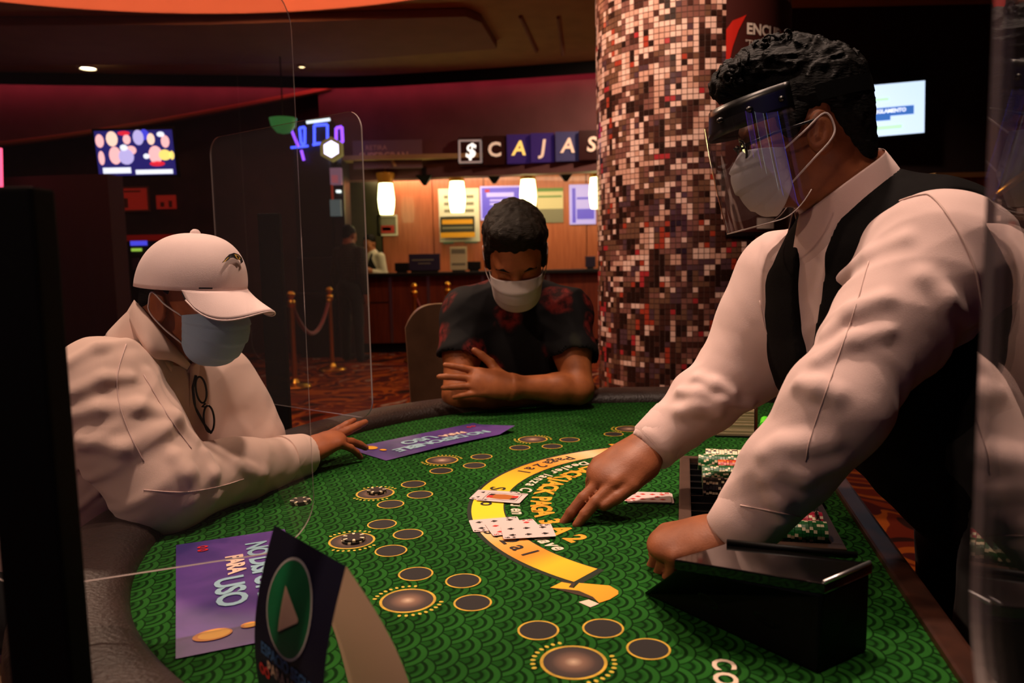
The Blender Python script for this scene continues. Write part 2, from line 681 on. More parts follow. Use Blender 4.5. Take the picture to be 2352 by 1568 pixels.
M_WOODL = wood_mat('reddish_wood', (150, 78, 50), (176, 98, 66), 0.4, coat=0.2)
M_WOODD = wood_mat('counter_wood', (92, 36, 18), (126, 54, 26), 0.45)
M_GREEN = mat('dark_olive_panel', (50, 46, 20), 0.7, noise=0.2, scale=5)
YW = 12.15
xa, xb = py(878, 500, YW).x, py(1700, 500, YW).x
wb = empty('wall_cashier', ((xa + xb) / 2, YW, 0), kind='structure')
npan = 7
for i in range(npan):
    x0 = xa + (xb - xa) * i / npan
    x1 = xa + (xb - xa) * (i + 1) / npan - 0.012
    box_obj('panel', (x0, YW, 0.9), (x1, YW + 0.06, 3.0), M_WOODL, wb)
box_obj('wall_side', (py(805, 500, YW).x, YW - 0.02, 0), (xa - 0.02, YW + 0.06, 3.0), M_GREEN, kind='structure')
box_obj('ceiling_alcove', (xa - 0.6, 10.75, 2.64), (xb + 0.2, 12.3, 2.70), M_CEIL, kind='structure')
# warm fluorescent under the fascia
area('cashier_lamp', (0.1, 11.45, 2.58), (0.3, 12.1, 1.6), 5.0, 40, (1.0, 0.74, 0.46), 150, 'RECTANGLE', 0.12)
M_TUBE = emis('warm_tube', (255, 214, 130), 3)
mb = MB().tube([(-2.3, 11.45, 2.6), (2.6, 11.45, 2.6)], 0.018, 8)
tl = empty('tube_lamp', (0.1, 11.45, 2.6), label='long warm tube lamp under the ceiling of the cashier alcove', cat='lamp')
link('tube', mb.mesh('tube', M_TUBE), tl)
link('housing', MB().box((-2.35, 11.41, 2.605), (2.65, 11.49, 2.625)).mesh('housing', M_RING), tl)

# counter
cx0, cx1, YC = py(808, 700, 10.9).x, 3.2, 10.9
ct = empty('cashier_counter', (0.3, YC + 0.3, 0), label='long wooden cashier counter with dark top and steel strips', cat='counter')
box_obj('countertop', (cx0, YC - 0.1, 1.06), (cx1, YC + 0.62, 1.11), M_BLACK, ct, bevel=0.01)
box_obj('kickboard', (cx0, YC + 0.05, 0.0), (cx1, YC + 0.5, 0.14), M_BLACK, ct)
edges = [cx0, py(898, 700, YC).x, py(985, 700, YC).x, py(1110, 700, YC).x, py(1260, 700, YC).x, py(1420, 700, YC).x, cx1]
for a, b_ in zip(edges, edges[1:]):
    box_obj('front_panel', (a + 0.02, YC, 0.14), (b_ - 0.02, YC + 0.5, 1.06), M_WOODD, ct)
for a in edges[1:-1]:
    box_obj('steel_strip', (a - 0.02, YC - 0.006, 0.14), (a + 0.02, YC + 0.4, 1.06), M_STEEL, ct)
link('wood_grain_band', MB().box((edges[0] + .02, YC - 0.004, 0.70), (edges[1] - .02, YC, 0.715)).mesh('band', M_BLACK), ct)

# pendant lamps along the fascia edge
M_SHADE = emis('lit_shade', (255, 246, 160), 7.5)
M_SHADE2 = mat('amber_cap', (150, 96, 30), 0.4, metal=0.6, emit=(200, 120, 30), estr=0.15)
lamp = None
LAMPS = ('above the framed food picture at the dark end of the counter', 'above the black and yellow notice card', 'behind the seated player\'s dark hair', 'half hidden by the edge of the mosaic column')
for i, x in enumerate((887, 1050, 1213, 1372)):
    yb = 455 - (x - 887) * 0.028
    p = py(x, yb, 11.0)
    if lamp is None:
        lamp = empty('pendant_lamp', p, world=False, label='glowing pendant lamp ' + LAMPS[0], cat='lamp', group='pendant lamps over the cashier counter')
        link('shade', MB().lathe([(0, -0.22), (0.09, -0.22), (0.108, -0.12), (0.116, -0.02), (0.108, 0.08), (0.094, 0.2), (0, 0.2)], 20).mesh('shade', M_SHADE, True, sharp=50), lamp)
        link('cap', MB().lathe([(0.0, 0.2), (0.1, 0.2), (0.125, 0.3), (0.125, 0.34), (0, 0.34)], 20).mesh('cap', M_SHADE2, True, sharp=40), lamp)
        link('stem', MB().tube([(0, 0, 0.33), (0, 0, 0.62)], 0.012, 8).mesh('stem', M_GOLD), lamp)
    else:
        c = copy_tree(lamp)
        c.location = p
        c['label'] = 'glowing pendant lamp ' + LAMPS[i]
# triangular ceiling speakers between the lamps
for x, yy, lb in ((975, 412, 'between the first and second pendant lamps from the dark panel'), (1135, 408, 'above the violet blue poster'), (1300, 403, 'above the cream and green timetable')):
    p = py(x, yy, 10.95)
    t = empty('ceiling_speaker', p, label='small black wedge speaker ' + lb, cat='speaker', group='black wedge speakers under the fascia')
    w = 0.11
    link('body', MB().add([(p.x - w, p.y - w, p.z + 0.05), (p.x + w, p.y - w, p.z + 0.05), (p.x + w, p.y + w, p.z + 0.05), (p.x - w, p.y + w, p.z + 0.05), (p.x - .02, p.y - .02, p.z - 0.08), (p.x + .02, p.y - .02, p.z - 0.08), (p.x + .02, p.y + .02, p.z - 0.08), (p.x - .02, p.y + .02, p.z - 0.08)],
                      [(0, 1, 2, 3), (7, 6, 5, 4), (0, 4, 5, 1), (1, 5, 6, 2), (2, 6, 7, 3), (3, 7, 4, 0)]).mesh('body', M_BLACK), t)
    link('bracket', MB().box((p.x - .03, p.y - .03, p.z + 0.05), (p.x + .03, p.y + .03, p.z + 0.16)).mesh('bracket', M_BLACK), t)


# posters on the wood wall
def poster(name, x0, y0, x1, y1, Y, base, label, marks=(), frame_c=None, cat='poster', th=0.012):
    a, b_ = py(x0, y1, Y), py(x1, y0, Y)
    t = empty(name, ((a.x + b_.x) / 2, Y, a.z), label=label, cat=cat)
    link('sheet', MB().box((a.x, Y - th, a.z), (b_.x, Y, b_.z)).mesh('sheet', base), t)
    w, h = b_.x - a.x, b_.z - a.z
    for (u0, v0, u1, v1, mm) in marks:
        link('print', MB().box((a.x + w * u0, Y - th - 0.002, b_.z - h * v1), (a.x + w * u1, Y - th - 0.0005, b_.z - h * v0)).mesh('print', mm), t)
    if frame_c:
        fr = MB()
        g = 0.025
        fr.box((a.x - g, Y - th - 0.008, a.z - g), (b_.x + g, Y, a.z))
        fr.box((a.x - g, Y - th - 0.008, b_.z), (b_.x + g, Y, b_.z + g))
        fr.box((a.x - g, Y - th - 0.008, a.z), (a.x, Y, b_.z))
        fr.box((b_.x, Y - th - 0.008, a.z), (b_.x + g, Y, b_.z))
        link('frame', fr.mesh('frame', frame_c), t)
    return t


P_WHITE = mat('poster_white', (214, 210, 190), 0.6)
P_CREAM = mat('poster_cream', (200, 190, 150), 0.6)
P_GREY = mat('poster_grey', (120, 116, 96), 0.6)
P_DK = mat('poster_dark', (40, 36, 24), 0.6)
P_YEL = mat('poster_yellow', (214, 150, 20), 0.6)
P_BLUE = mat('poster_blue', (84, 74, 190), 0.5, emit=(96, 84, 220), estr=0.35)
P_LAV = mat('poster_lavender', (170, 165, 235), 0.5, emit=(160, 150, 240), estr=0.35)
P_GRN = mat('poster_green', (90, 130, 70), 0.6)
P_RED = mat('poster_red', (170, 40, 30), 0.6)
P_TEAL = mat('poster_teal', (90, 120, 110), 0.6)
lines = [(0.1, 0.1 + 0.14 * k, 0.9, 0.16 + 0.14 * k, P_GREY) for k in range(5)]
poster('wall_poster', 1014, 436, 1096, 552, YW, P_WHITE, 'white framed notice of grey lines on the wood wall behind a pendant lamp', lines, P_WHITE)
poster('wall_poster', 1012, 496, 1090, 546, YW - 0.1, P_DK, 'black and yellow notice card below the second pendant lamp', [(0.06, 0.15, 0.94, 0.36, P_YEL), (0.06, 0.5, 0.94, 0.58, P_GREY), (0, 0.76, 1, 1, P_YEL)])
poster('wall_poster', 1108, 430, 1196, 502, YW, P_BLUE, 'glowing violet blue poster on the wood wall behind the seated player', [(0.12, 0.16, 0.82, 0.3, P_LAV), (0.2, 0.38, 0.8, 0.44, P_LAV), (0.2, 0.5, 0.7, 0.56, P_LAV), (0.08, 0.05, 0.2, 0.14, P_RED)], P_LAV)
poster('wall_poster', 1234, 431, 1293, 512, YW, P_CREAM, 'cream and green timetable poster right of the third pendant lamp', [(0.02, 0.0, 1, 0.1, P_GRN), (0.05, 0.22, 0.95, 0.27, P_GRN), (0.0, 0.6, 1, 1, P_GREY)])
poster('wall_poster', 1312, 427, 1364, 512, YW, P_LAV, 'pale lavender poster on the wood wall next to the mosaic column', [(0.05, 0.05, 0.2, 1, P_BLUE), (0.25, 0.3, 1, 0.36, P_BLUE), (0.25, 0.62, 1, 0.9, P_BLUE)], P_LAV)
poster('wall_poster', 871, 497, 909, 538, YW, P_GREY, 'small framed picture of food on the wood wall under the first pendant lamp', [(0.1, 0.5, 0.9, 0.95, P_RED), (0.2, 0.6, 0.7, 0.8, P_YEL)], P_WHITE)
poster('wall_poster', 1018, 552, 1042, 560, YW, P_TEAL, 'small teal card strip on the wood wall below the black and yellow notice', cat='card')
poster('wall_poster', 1068, 550, 1096, 558, YW, P_TEAL, 'teal card strip on the wood wall beside the seated player\'s hair', cat='card')
# things on the counter
def on_counter(name, x0, y0, x1, y1, m, label, cat, depth=0.08, extra=()):
    Y = YC + 0.15
    a, b_ = py(x0, y1, Y), py(x1, y0, Y)
    t = empty(name, ((a.x + b_.x) / 2, Y, 1.11), label=label, cat=cat)
    link('body', MB().box((a.x, Y, 1.135), (b_.x, Y + depth, b_.z)).mesh('body', m, bevel=0.008), t)
    link('base', MB().box((a.x + 0.03, Y - 0.03, 1.11), (b_.x - 0.03, Y + depth + 0.03, 1.135)).mesh('base', M_BLACK), t)
    for (u0, v0, u1, v1, mm) in extra:
        w, h = b_.x - a.x, b_.z - 1.135
        link('print', MB().box((a.x + w * u0, Y - 0.003, 1.135 + h * v0), (a.x + w * u1, Y + 0.001, 1.135 + h * v1)).mesh('print', mm), t)


M_MON = mat('dark_screen', (52, 46, 60), 0.25)
on_counter('counter_monitor', 940, 582, 1010, 632, M_MON, 'dark computer monitor standing on the cashier counter', 'monitor', extra=[(0.1, 0.6, 0.8, 0.68, P_GREY), (0.3, 0.4, 0.7, 0.46, P_GREY)])
on_counter('card_terminal', 907, 603, 938, 632, M_BLACK, 'small black card terminal beside the dark counter monitor', 'terminal')
on_counter('sign_holder', 1034, 566, 1072, 616, P_CREAM, 'cream paper notice in a holder on the cashier counter', 'sign', 0.03, [(0.1, 0.7, 0.9, 0.9, P_GREY), (0.1, 0.2, 0.9, 0.3, P_GREY)])
on_counter('receipt_printer', 1074, 600, 1104, 628, M_BLACK, 'squat black receipt printer behind the seated player on the counter', 'printer')
on_counter('card_terminal', 1345, 588, 1368, 622, M_MON, 'slim dark terminal on the counter next to the mosaic column', 'terminal')

# ---------------------------------------------------------------- CAJAS sign: a dollar box and five letter tiles
M_LET = emis('letter_cream', (236, 200, 170), 0.55)
M_LET2 = emis('letter_gold', (255, 214, 110), 0.8)
M_LETW = emis('letter_white', (255, 250, 240), 1.3)
M_T1 = mat('tile_maroon', (50, 14, 14), 0.3)
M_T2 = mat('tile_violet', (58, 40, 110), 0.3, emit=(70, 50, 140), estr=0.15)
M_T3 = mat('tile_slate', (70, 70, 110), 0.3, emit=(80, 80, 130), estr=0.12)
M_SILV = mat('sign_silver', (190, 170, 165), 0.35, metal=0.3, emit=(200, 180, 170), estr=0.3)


def fas_y(x):
    q = min(right, key=lambda p: abs(p.x - x))
    return q.y


for ch, xp, yp, mm, lm, lb in (('$', 1080, 348, M_T1, M_LETW, 'silver framed dollar sign box on the fascia before the letters'),
                               ('C', 1136, 345, M_T1, M_LET, 'dark maroon sign tile with dim letter C on the fascia'),
                               ('A', 1191, 342, M_T2, M_LET2, 'violet sign tile with glowing gold letter A after the C'),
                               ('J', 1246, 339, M_T2, M_LET, 'violet sign tile with cream letter J on the fascia'),
                               ('A', 1303, 336, M_T3, M_LET, 'slate blue sign tile with cream letter A after the J'),
                               ('S', 1357, 333, M_T1, M_LET, 'maroon sign tile with cream letter S beside the mosaic column')):
    Y = fas_y(py(xp, yp, 10.6).x) - 0.06
    p = py(xp, yp, Y)
    t = empty('letter_sign', p, label=lb, cat='sign')
    w = 0.155
    box_obj('panel', (p.x - w, Y, p.z - 0.19), (p.x + w, Y + 0.045, p.z + 0.19), mm, t)
    if ch == '$':
        fr = MB()
        for (a0, a1, c0, c1) in ((-w, w, -0.155, -0.13), (-w, w, 0.13, 0.155), (-w, -w + .025, -0.13, 0.13), (w - .025, w, -0.13, 0.13)):
            fr.box((p.x + a0, Y - 0.03, p.z + c0), (p.x + a1, Y + 0.04, p.z + c1))
        link('frame', fr.mesh('frame', M_SILV, bevel=0.006), t)
    put_text('letter', ch, 0.26, lm, frame((p.x, Y - 0.012, p.z), (1, 0, 0), (0, 0, 1)), t, ext=0.01, bold=0.006, shear=0.15 if ch != 'C' else 0)
# faded banner left of the letters
p0 = py(880, 355, 10.7)
Y = fas_y(p0.x) - 0.16
bn = empty('fascia_banner', py(880, 355, Y), label='dim grey purple banner with faint lettering on the fascia', cat='banner')
a, b_ = py(812, 388, Y), py(968, 320, Y)
box_obj('cloth', (a.x, Y, a.z), (b_.x, Y + 0.03, b_.z), mat('banner_cloth', (128, 100, 108), 0.8), bn)
M_FAINT = mat('faint_letter', (214, 170, 150), 0.7)
put_text('lettering', 'RETIRA', 0.09, M_FAINT, frame((a.x + 0.32, Y - 0.006, b_.z - 0.1), (1, 0, 0), (0, 0, 1)), bn)
put_text('lettering', 'SUPERGRAN', 0.12, M_FAINT, frame((a.x + 0.42, Y - 0.006, b_.z - 0.21), (1, 0, 0), (0, 0, 1)), bn, bold=0.003)
link('pen_mark', MB().tube([py(896, 355, Y - 0.01), py(908, 382, Y - 0.01)], 0.02, 6).mesh('pen_mark', mat('mark_tan', (190, 150, 110), 0.6)), bn)


# ---------------------------------------------------------------- televisions
def tv(cx, cy, Y, w, h, yaw, pitch, scr, label, name='wall_television', roll=0.0):
    p = py(cx, cy, Y)
    t = empty(name, p, world=False, label=label, cat='television')
    t.rotation_euler = (pitch, roll, yaw)
    link('frame', MB().box((-w / 2 - 0.03, 0, -h / 2 - 0.03), (w / 2 + 0.03, 0.05, h / 2 + 0.03)).mesh('frame', M_BLACKM, bevel=0.006), t)
    link('screen', MB().box((-w / 2, -0.004, -h / 2), (w / 2, 0.0, h / 2)).mesh('screen', scr), t)
    link('wall_bracket', MB().box((-0.1, 0.05, -0.1), (0.1, 0.3, 0.1)).mesh('wall_bracket', M_BLACKM), t)
    return t


E_NAVY = emis('tv_navy', (40, 36, 110), 1.0)
E_PINK = emis('tv_pink', (255, 190, 190), 1.25)
E_PEACH = emis('tv_peach', (255, 214, 190), 1.3)
E_LIL = emis('tv_lilac', (190, 180, 235), 1.2)
E_WHT = emis('tv_white', (232, 238, 250), 1.35)
E_RED = emis('tv_red', (230, 40, 60), 1.1)
E_BLU = emis('tv_blue', (70, 70, 220), 1.2)
E_YEL = emis('tv_yellow', (255, 226, 120), 1.3)
t1 = tv(311, 351, 9.9, 0.96, 0.54, 0.0, 0.1, E_NAVY, 'wall television showing a row of faces on a blue programme', roll=0.0)


def blob(t, u, v, ru, rv, m, W_=0.96, H_=0.54, k=0):
    x, z = (u - 0.5) * W_, (0.5 - v) * H_
    pts = [(x + ru * W_ * math.cos(2 * PI * i / 14), -0.0048 - 0.0006 * k, z + rv * H_ * math.sin(2 * PI * i / 14)) for i in range(14)]
    link('picture', MB().add(pts, [tuple(range(14))]).mesh('picture', m), t)


for q in ((0.06, .22, .055, .15, E_PINK, 1), (.22, .18, .075, .17, E_PEACH, 1), (.41, .2, .05, .11, E_PINK, 1), (.56, .16, .07, .17, E_LIL, 1), (.72, .2, .05, .13, E_PEACH, 1), (.9, .26, .055, .14, E_PINK, 1), (.85, .1, .05, .06, E_WHT, 1),
          (.06, .6, .04, .16, E_PINK, 2), (.24, .55, .08, .2, E_PINK, 2), (.38, .58, .1, .18, E_LIL, 3), (.45, .44, .07, .1, E_PINK, 2), (.36, .38, .05, .07, E_WHT, 4), (.76, .55, .09, .2, E_PINK, 2), (.88, .56, .08, .12, E_YEL, 3), (.97, .57, .03, .1, E_YEL, 3), (.64, .58, .04, .06, E_WHT, 3),
          (.64, .1, .06, .12, E_BLU, 0.5), (.38, .06, .08, .05, E_RED, 1), (.77, .75, .1, .06, E_RED, 2)):
    blob(t1, *q[:5], k=q[5])
for (u0, v0, u1, v1) in ((.06, .82, .42, .95), (.48, .88, .96, .98)):
    link('picture', MB().box(((u0 - .5) * .96, -0.0065, (.5 - v1) * .54), ((u1 - .5) * .96, -0.0045, (.5 - v0) * .54)).mesh('picture', E_WHT), t1)

# right dark wall with its television
YR = 8.3
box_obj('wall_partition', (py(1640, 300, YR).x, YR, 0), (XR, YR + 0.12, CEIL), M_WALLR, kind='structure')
E_TVW = emis('tv_pale', (205, 228, 255), 1.15)
E_TVG = emis('tv_green', (190, 250, 200), 1.1)
E_TVB = emis('tv_steel_blue', (60, 110, 190), 1.0)
t2 = tv(2020, 254, YR - 0.28, 0.86, 0.5, -0.10, 0.08, E_TVW, 'wall television with a pale blue white menu beside the dealer\'s head', roll=-0.05)
for (u0, v0, u1, v1, mm) in ((0.35, .45, .88, .62, E_TVB), (0.35, .62, .62, .70, E_TVB), (0.3, .8, .75, .88, E_TVG), (.3, .26, .6, .32, E_TVG)):
    link('picture', MB().box(((u0 - .5) * .86, -0.007, (.5 - v1) * .5), ((u1 - .5) * .86, -0.0045, (.5 - v0) * .5)).mesh('picture', mm), t2)
put_text('caption', 'REGLAMENTO', 0.05, E_WHT, frame((0.09, -0.008, -0.012), (1, 0, 0), (0, 0, 1)), t2, bold=0.002)

# cabinet and brass rail on the right
a, b_ = py(2150, 470, 6.6), py(2288, 395, 6.6)
cab = empty('side_cabinet', ((a.x + b_.x) / 2, 6.8, 0), label='tall amber wood cabinet against the dark wall behind the dealer\'s back', cat='cabinet')
box_obj('body', (a.x, 6.6, 0), (b_.x, 7.1, b_.z - 0.04), wood_mat('amber_wood', (120, 56, 10), (150, 76, 18)), cab)
box_obj('top', (a.x - 0.03, 6.57, b_.z - 0.04), (b_.x + 0.02, 7.13, b_.z), mat('cream_top', (200, 170, 110), 0.4), cab)
box_obj('door', (a.x + 0.03, 6.585, 0.1), (b_.x - 0.05, 6.6, b_.z - 0.1), wood_mat('amber_wood2', (130, 62, 12), (160, 84, 22)), cab)
hr = empty('brass_handrail', py(2300, 440, 4.6), label='slanting brass handrail on two posts behind the clear screen', cat='handrail')
q0, q1 = py(2255, 470, 4.6), py(2352, 402, 4.6)
q2 = q1 + (q1 - q0) * 1.5
link('rail', MB().tube([q0, q1, q2], 0.022, 10).mesh('rail', M_GOLD, True), hr)
for q in (q0, q2):
    link('post', MB().tube([(q.x, q.y, 0), q], 0.02, 10).mesh('post', M_GOLD, True), hr)

# ---------------------------------------------------------------- left hall: signs, red cabinet, low curved wall
M_SRED = mat('sign_red_glow', (150, 34, 22), 0.6, emit=(170, 34, 22), estr=0.30)  # glow put into the red so the dim signs show
M_SFR = mat('sign_frame_rose', (150, 80, 66), 0.6)
YL = 10.9
box_obj('wall_hall', (XL, YL + 0.3, 0), (py(786, 500, YL).x, YL + 0.4, CEIL), M_WALL, kind='structure')
s1 = poster('fire_sign', 266, 432, 338, 483, YL + 0.28, M_SRED, 'large red fire safety sign in a rose frame below the television', [(0.16, 0.45, 0.4, 0.9, M_SFR), (0.3, 0.1, 0.8, 0.18, M_SFR)], M_SFR, cat='sign')
s2 = poster('fire_sign', 361, 448, 404, 480, YL + 0.28, M_SRED, 'small red sign with two pale marks right of the larger red sign', [(0.2, 0.5, 0.4, 0.85, M_SFR), (0.62, 0.4, 0.8, 0.9, M_SFR)], None, cat='sign')
poster('wall_poster', 140, 518, 200, 558, YL + 0.28, mat('poster_brown', (56, 34, 26), 0.7), 'small dark brown picture with a tan lower strip near the black post', [(0, .72, 1, 1, mat('tan_strip', (150, 90, 50), 0.6))])
rc = empty('arcade_cabinet', py(325, 640, 9.6), label='dark cabinet with a red frame and a blue lit display behind the capped player', cat='cabinet')
rc.location.z = 0
Y = 9.6
a, b_ = py(246, 700, Y), py(402, 538, Y)
box_obj('body', (a.x, Y, 0), (b_.x, Y + 0.5, b_.z), mat('cabinet_dark', (30, 20, 18), 0.6), rc)
fr = MB()
g = 0.07
fr.box((a.x, Y - 0.03, a.z), (a.x + g, Y, b_.z))
fr.box((b_.x - g, Y - 0.03, a.z), (b_.x, Y, b_.z))
fr.box((a.x, Y - 0.03, b_.z - g), (b_.x, Y, b_.z))
link('frame', fr.mesh('frame', mat('frame_red_glow', (120, 20, 12), 0.5, emit=(130, 16, 10), estr=0.30)), rc)  # red frame given its own glow to lift it from the dark
for (x0, y0, x1, y1, mm) in ((300, 552, 336, 564, E_BLU), (302, 570, 324, 577, emis('lime', (170, 220, 80), .8)), (305, 592, 318, 620, mat('pale_panel', (90, 80, 110), .5))):
    c, d = py(x0, y1, Y - 0.02), py(x1, y0, Y - 0.02)
    link('display', MB().box((c.x, Y - 0.025, c.z), (d.x, Y, d.z)).mesh('display', mm), rc)
# curved low bulkhead lit rose at the left edge
lw = [py(x, y, 9.0 + 0.4 * math.sin(i)) for i, (x, y) in enumerate([(-160, 440), (-60, 425), (40, 412), (130, 422), (225, 418)])]
lwc = resample(spline([(p.x, 8.9 + 0.25 * (p.x + 4) ** 2 * 0.2, 0) for p in lw], 8), 24)
link('wall_low', band(lwc, 0, py(60, 405, 9.0).z, 0.3).mesh('wall_low', mat('plum_low', (78, 44, 50), 0.75)), kind='structure')
sgn = empty('neon_tube', py(-4, 390, 8.6), label='short pink neon tube on the wall at the edge of the hall', cat='neon light')
link('tube', MB().tube([py(-2, 340, 8.6), py(0, 432, 8.6)], 0.03, 10).mesh('tube', emis('neon_pink', (255, 90, 130), 2.0), True), sgn)
link('holder', MB().tube([py(-14, 336, 8.6), py(-14, 436, 8.6)], 0.05, 6).mesh('holder', M_BLACK), sgn)
link('wall_plate', MB().box((XL, 8.5, 2.0), (py(-14, 436, 8.6).x - 0.02, 8.7, 2.6)).mesh('wall_plate', M_WALL), sgn)

# ---------------------------------------------------------------- made-up slot machines standing in for reflections in the clear screens
M_SLOT = mat('slot_black', (22, 16, 22), 0.4)
N_BLUE = emis('neon_blue', (70, 90, 255), 2.2)
N_VIO = emis('neon_violet', (150, 80, 255), 2.0)
N_WHT = emis('neon_white', (220, 235, 235), 1.6)


def neon_rect(t, pts, r, m, Y, closed=True):
    P = [py(x, y, Y) for x, y in pts]
    mb = MB()
    for a, b_ in zip(P, P[1:] + (P[:1] if closed else [])):
        mb.tube([a, b_], r, 6)
    return link('neon', mb.mesh('neon', m), t)


def slot(x0, x1, ytop, Y, label, col, extra=()):
    a, b_ = py(x0, ytop, Y), py(x1, ytop, Y)
    t = empty('added_slot_machine', ((a.x + b_.x) / 2, Y + 0.3, 0), label=label, cat='slot machine')
    w0, w1 = a.x, b_.x
    box_obj('cabinet', (w0, Y, 0), (w1, Y + 0.6, 1.35), M_SLOT, t, bevel=0.02)
    box_obj('topper', (w0, Y + 0.08, 1.35), (w1, Y + 0.5, a.z), M_SLOT, t, bevel=0.02)
    box_obj('button_deck', (w0 + .02, Y - 0.2, 0.8), (w1 - .02, Y, 0.88), M_SLOT, t, bevel=0.01)
    return t


s = slot(757, 784, 366, 10.45, 'tall slot machine with a white hexagon lamp and glowing papers, standing in for a reflection in the clear screen', N_VIO)
hx = py(762, 343, 10.35)
hexp = lambda r: [(hx.x + r * math.cos(PI / 6 + PI / 3 * k), hx.z + r * math.sin(PI / 6 + PI / 3 * k)) for k in range(6)]
Mh = Matrix(((1, 0, 0, 0), (0, 0, -1, 6.8), (0, 1, 0, 0), (0, 0, 0, 1)))
hb = MB()
o_, i_ = hexp(0.16), hexp(0.11)
hb.add([(x, 10.31, z) for x, z in o_] + [(x, 10.31, z) for x, z in i_] + [(x, 10.41, z) for x, z in o_], [(k, (k + 1) % 6, 6 + (k + 1) % 6, 6 + k) for k in range(6)] + [(k, 12 + k, 12 + (k + 1) % 6, (k + 1) % 6) for k in range(6)])
link('lamp_rim', hb.mesh('lamp_rim', mat('rim_olive', (150, 140, 70), .4, emit=(150, 140, 80), estr=.35)), s)
link('lamp', MB().add([(x, 10.325, z) for x, z in i_], [tuple(range(6))]).mesh('lamp', emis('hex_reflection', (225, 215, 255), 3.5)), s)
link('lamp_stalk', MB().tube([(hx.x, 10.40, hx.z - 0.12), (hx.x, 10.70, py(762, 366, 10.45).z - .1)], 0.03, 8).mesh('lamp_stalk', M_SLOT), s)
for (x0, y0, x1, y1, mm) in ((759, 385, 783, 424, mat('glow_paper_pink', (120, 90, 110), .3, emit=(150, 110, 130), estr=.45)), (762, 402, 776, 420, mat('glow_paper_orange', (180, 70, 40), .3, emit=(200, 80, 50), estr=.5)), (759, 458, 782, 496, mat('glow_paper_teal', (80, 90, 90), .3, emit=(90, 105, 105), estr=.5)), (772, 436, 781, 442, N_WHT)):  # papers on a cabinet, drawn as glowing panels
    c, d = py(x0, y1, 10.43), py(x1, y0, 10.43)
    link('screen', MB().box((c.x, 10.425, c.z), (d.x, 10.5, d.z)).mesh('screen', mm), s)
link('side_glow', MB().box((py(759, 400, 10.45).x, 10.44, py(740, 463, 10.45).z), (py(762, 400, 10.45).x, 10.5, py(740, 420, 10.45).z)).mesh('side_glow', mat('sg', (140, 40, 20), .5, emit=(140, 40, 20), estr=.4)), s)
neon_rect(s, [(772, 294), (785, 291), (787, 326), (772, 330)], 0.02, N_VIO, 10.4)
c, d = py(770, 366, 10.5), py(782, 292, 10.5)
link('sign_panel', MB().box((c.x, 10.48, c.z - .1), (d.x, 10.54, d.z)).mesh('sign_panel', M_SLOT), s)
s = slot(664, 752, 270, 10.5, 'tall slot machine outlined in blue neon, standing in for a reflection in the clear screen', N_BLUE)
neon_rect(s, [(722, 288), (752, 286), (752, 328), (722, 330)], 0.018, N_BLUE, 10.47)
neon_rect(s, [(688, 294), (700, 292), (700, 330), (692, 330)], 0.018, N_BLUE, 10.47)
neon_rect(s, [(670, 300), (686, 338)], 0.018, N_VIO, 10.47, False)
neon_rect(s, [(668, 339), (708, 335)], 0.016, N_BLUE, 10.47, False)
neon_rect(s, [(718, 333), (742, 328)], 0.016, N_BLUE, 10.47, False)
neon_rect(s, [(692, 345), (698, 368)], 0.018, N_VIO, 10.47, False)
neon_rect(s, [(704, 281), (758, 274)], 0.02, N_WHT, 10.47, False)
# green half dome built in place of a reflection cut off by the pane
gd = py(650, 272, 9.4)
t = empty('dome_reflection', gd, label='dim green half dome standing in for a reflection, beside the blue neon slot machine', cat='lamp')
link('dome', MB().lathe([(0, -0.18), (0.08, -0.16), (0.14, -0.09), (0.16, 0.0), (0, 0)], 18, M=Matrix.Translation(gd)).mesh('dome', mat('dome_green', (70, 140, 80), .4, emit=(60, 140, 70), estr=.35), True, sharp=50), t)
link('cord', MB().tube([gd, (gd.x, gd.y, CEIL)], 0.008, 6).mesh('cord', M_BLACK), t)

# ---------------------------------------------------------------- brass stanchions and velvet ropes
M_ROPE = mat('red_velvet', (130, 14, 10), 0.8, sheen=0.5)
st0 = None
SPOT = [((668, 676), 7.95), ((756, 668), 9.2), ((951, 668), 9.9), ((1028, 655), 10.4)]
tops = []
for i, ((x, y), Y) in enumerate(SPOT):
    p = py(x, y, Y)
    tops.append(Vector((p.x, Y, 0.86)))
    if st0 is None:
        st0 = empty('brass_stanchion', (p.x, Y, 0), world=False, label='', cat='stanchion')
        link('base', MB().lathe([(0, 0), (0.16, 0), (0.165, 0.012), (0.15, 0.03), (0.05, 0.05), (0.03, 0.09), (0, 0.09)], 28).mesh('base', M_GOLD, True, sharp=40), st0)
        link('pole', MB().lathe([(0.025, 0.06), (0.025, 0.84)], 16).mesh('pole', M_GOLD, True), st0)
        link('collar', MB().lathe([(0.025, 0.82), (0.042, 0.835), (0.042, 0.885), (0.025, 0.9)], 18).mesh('collar', M_GOLD, True), st0)
        link('finial', MB().lathe([(0.02, 0.9), (0.022, 0.915), (0.042, 0.94), (0.042, 0.96), (0.02, 0.985), (0, 0.99)], 18).mesh('finial', M_GOLD, True), st0)
        o = st0
    else:
        o = copy_tree(st0)
        o.location = (p.x, Y, 0)
    o['label'] = ('brass stanchion with a round base beside the thin black post', 'brass stanchion holding the sagging red rope by the standing visitor', 'brass stanchion in front of the cashier counter above the chair back', 'brass stanchion half hidden behind the seated player\'s shoulder')[i]
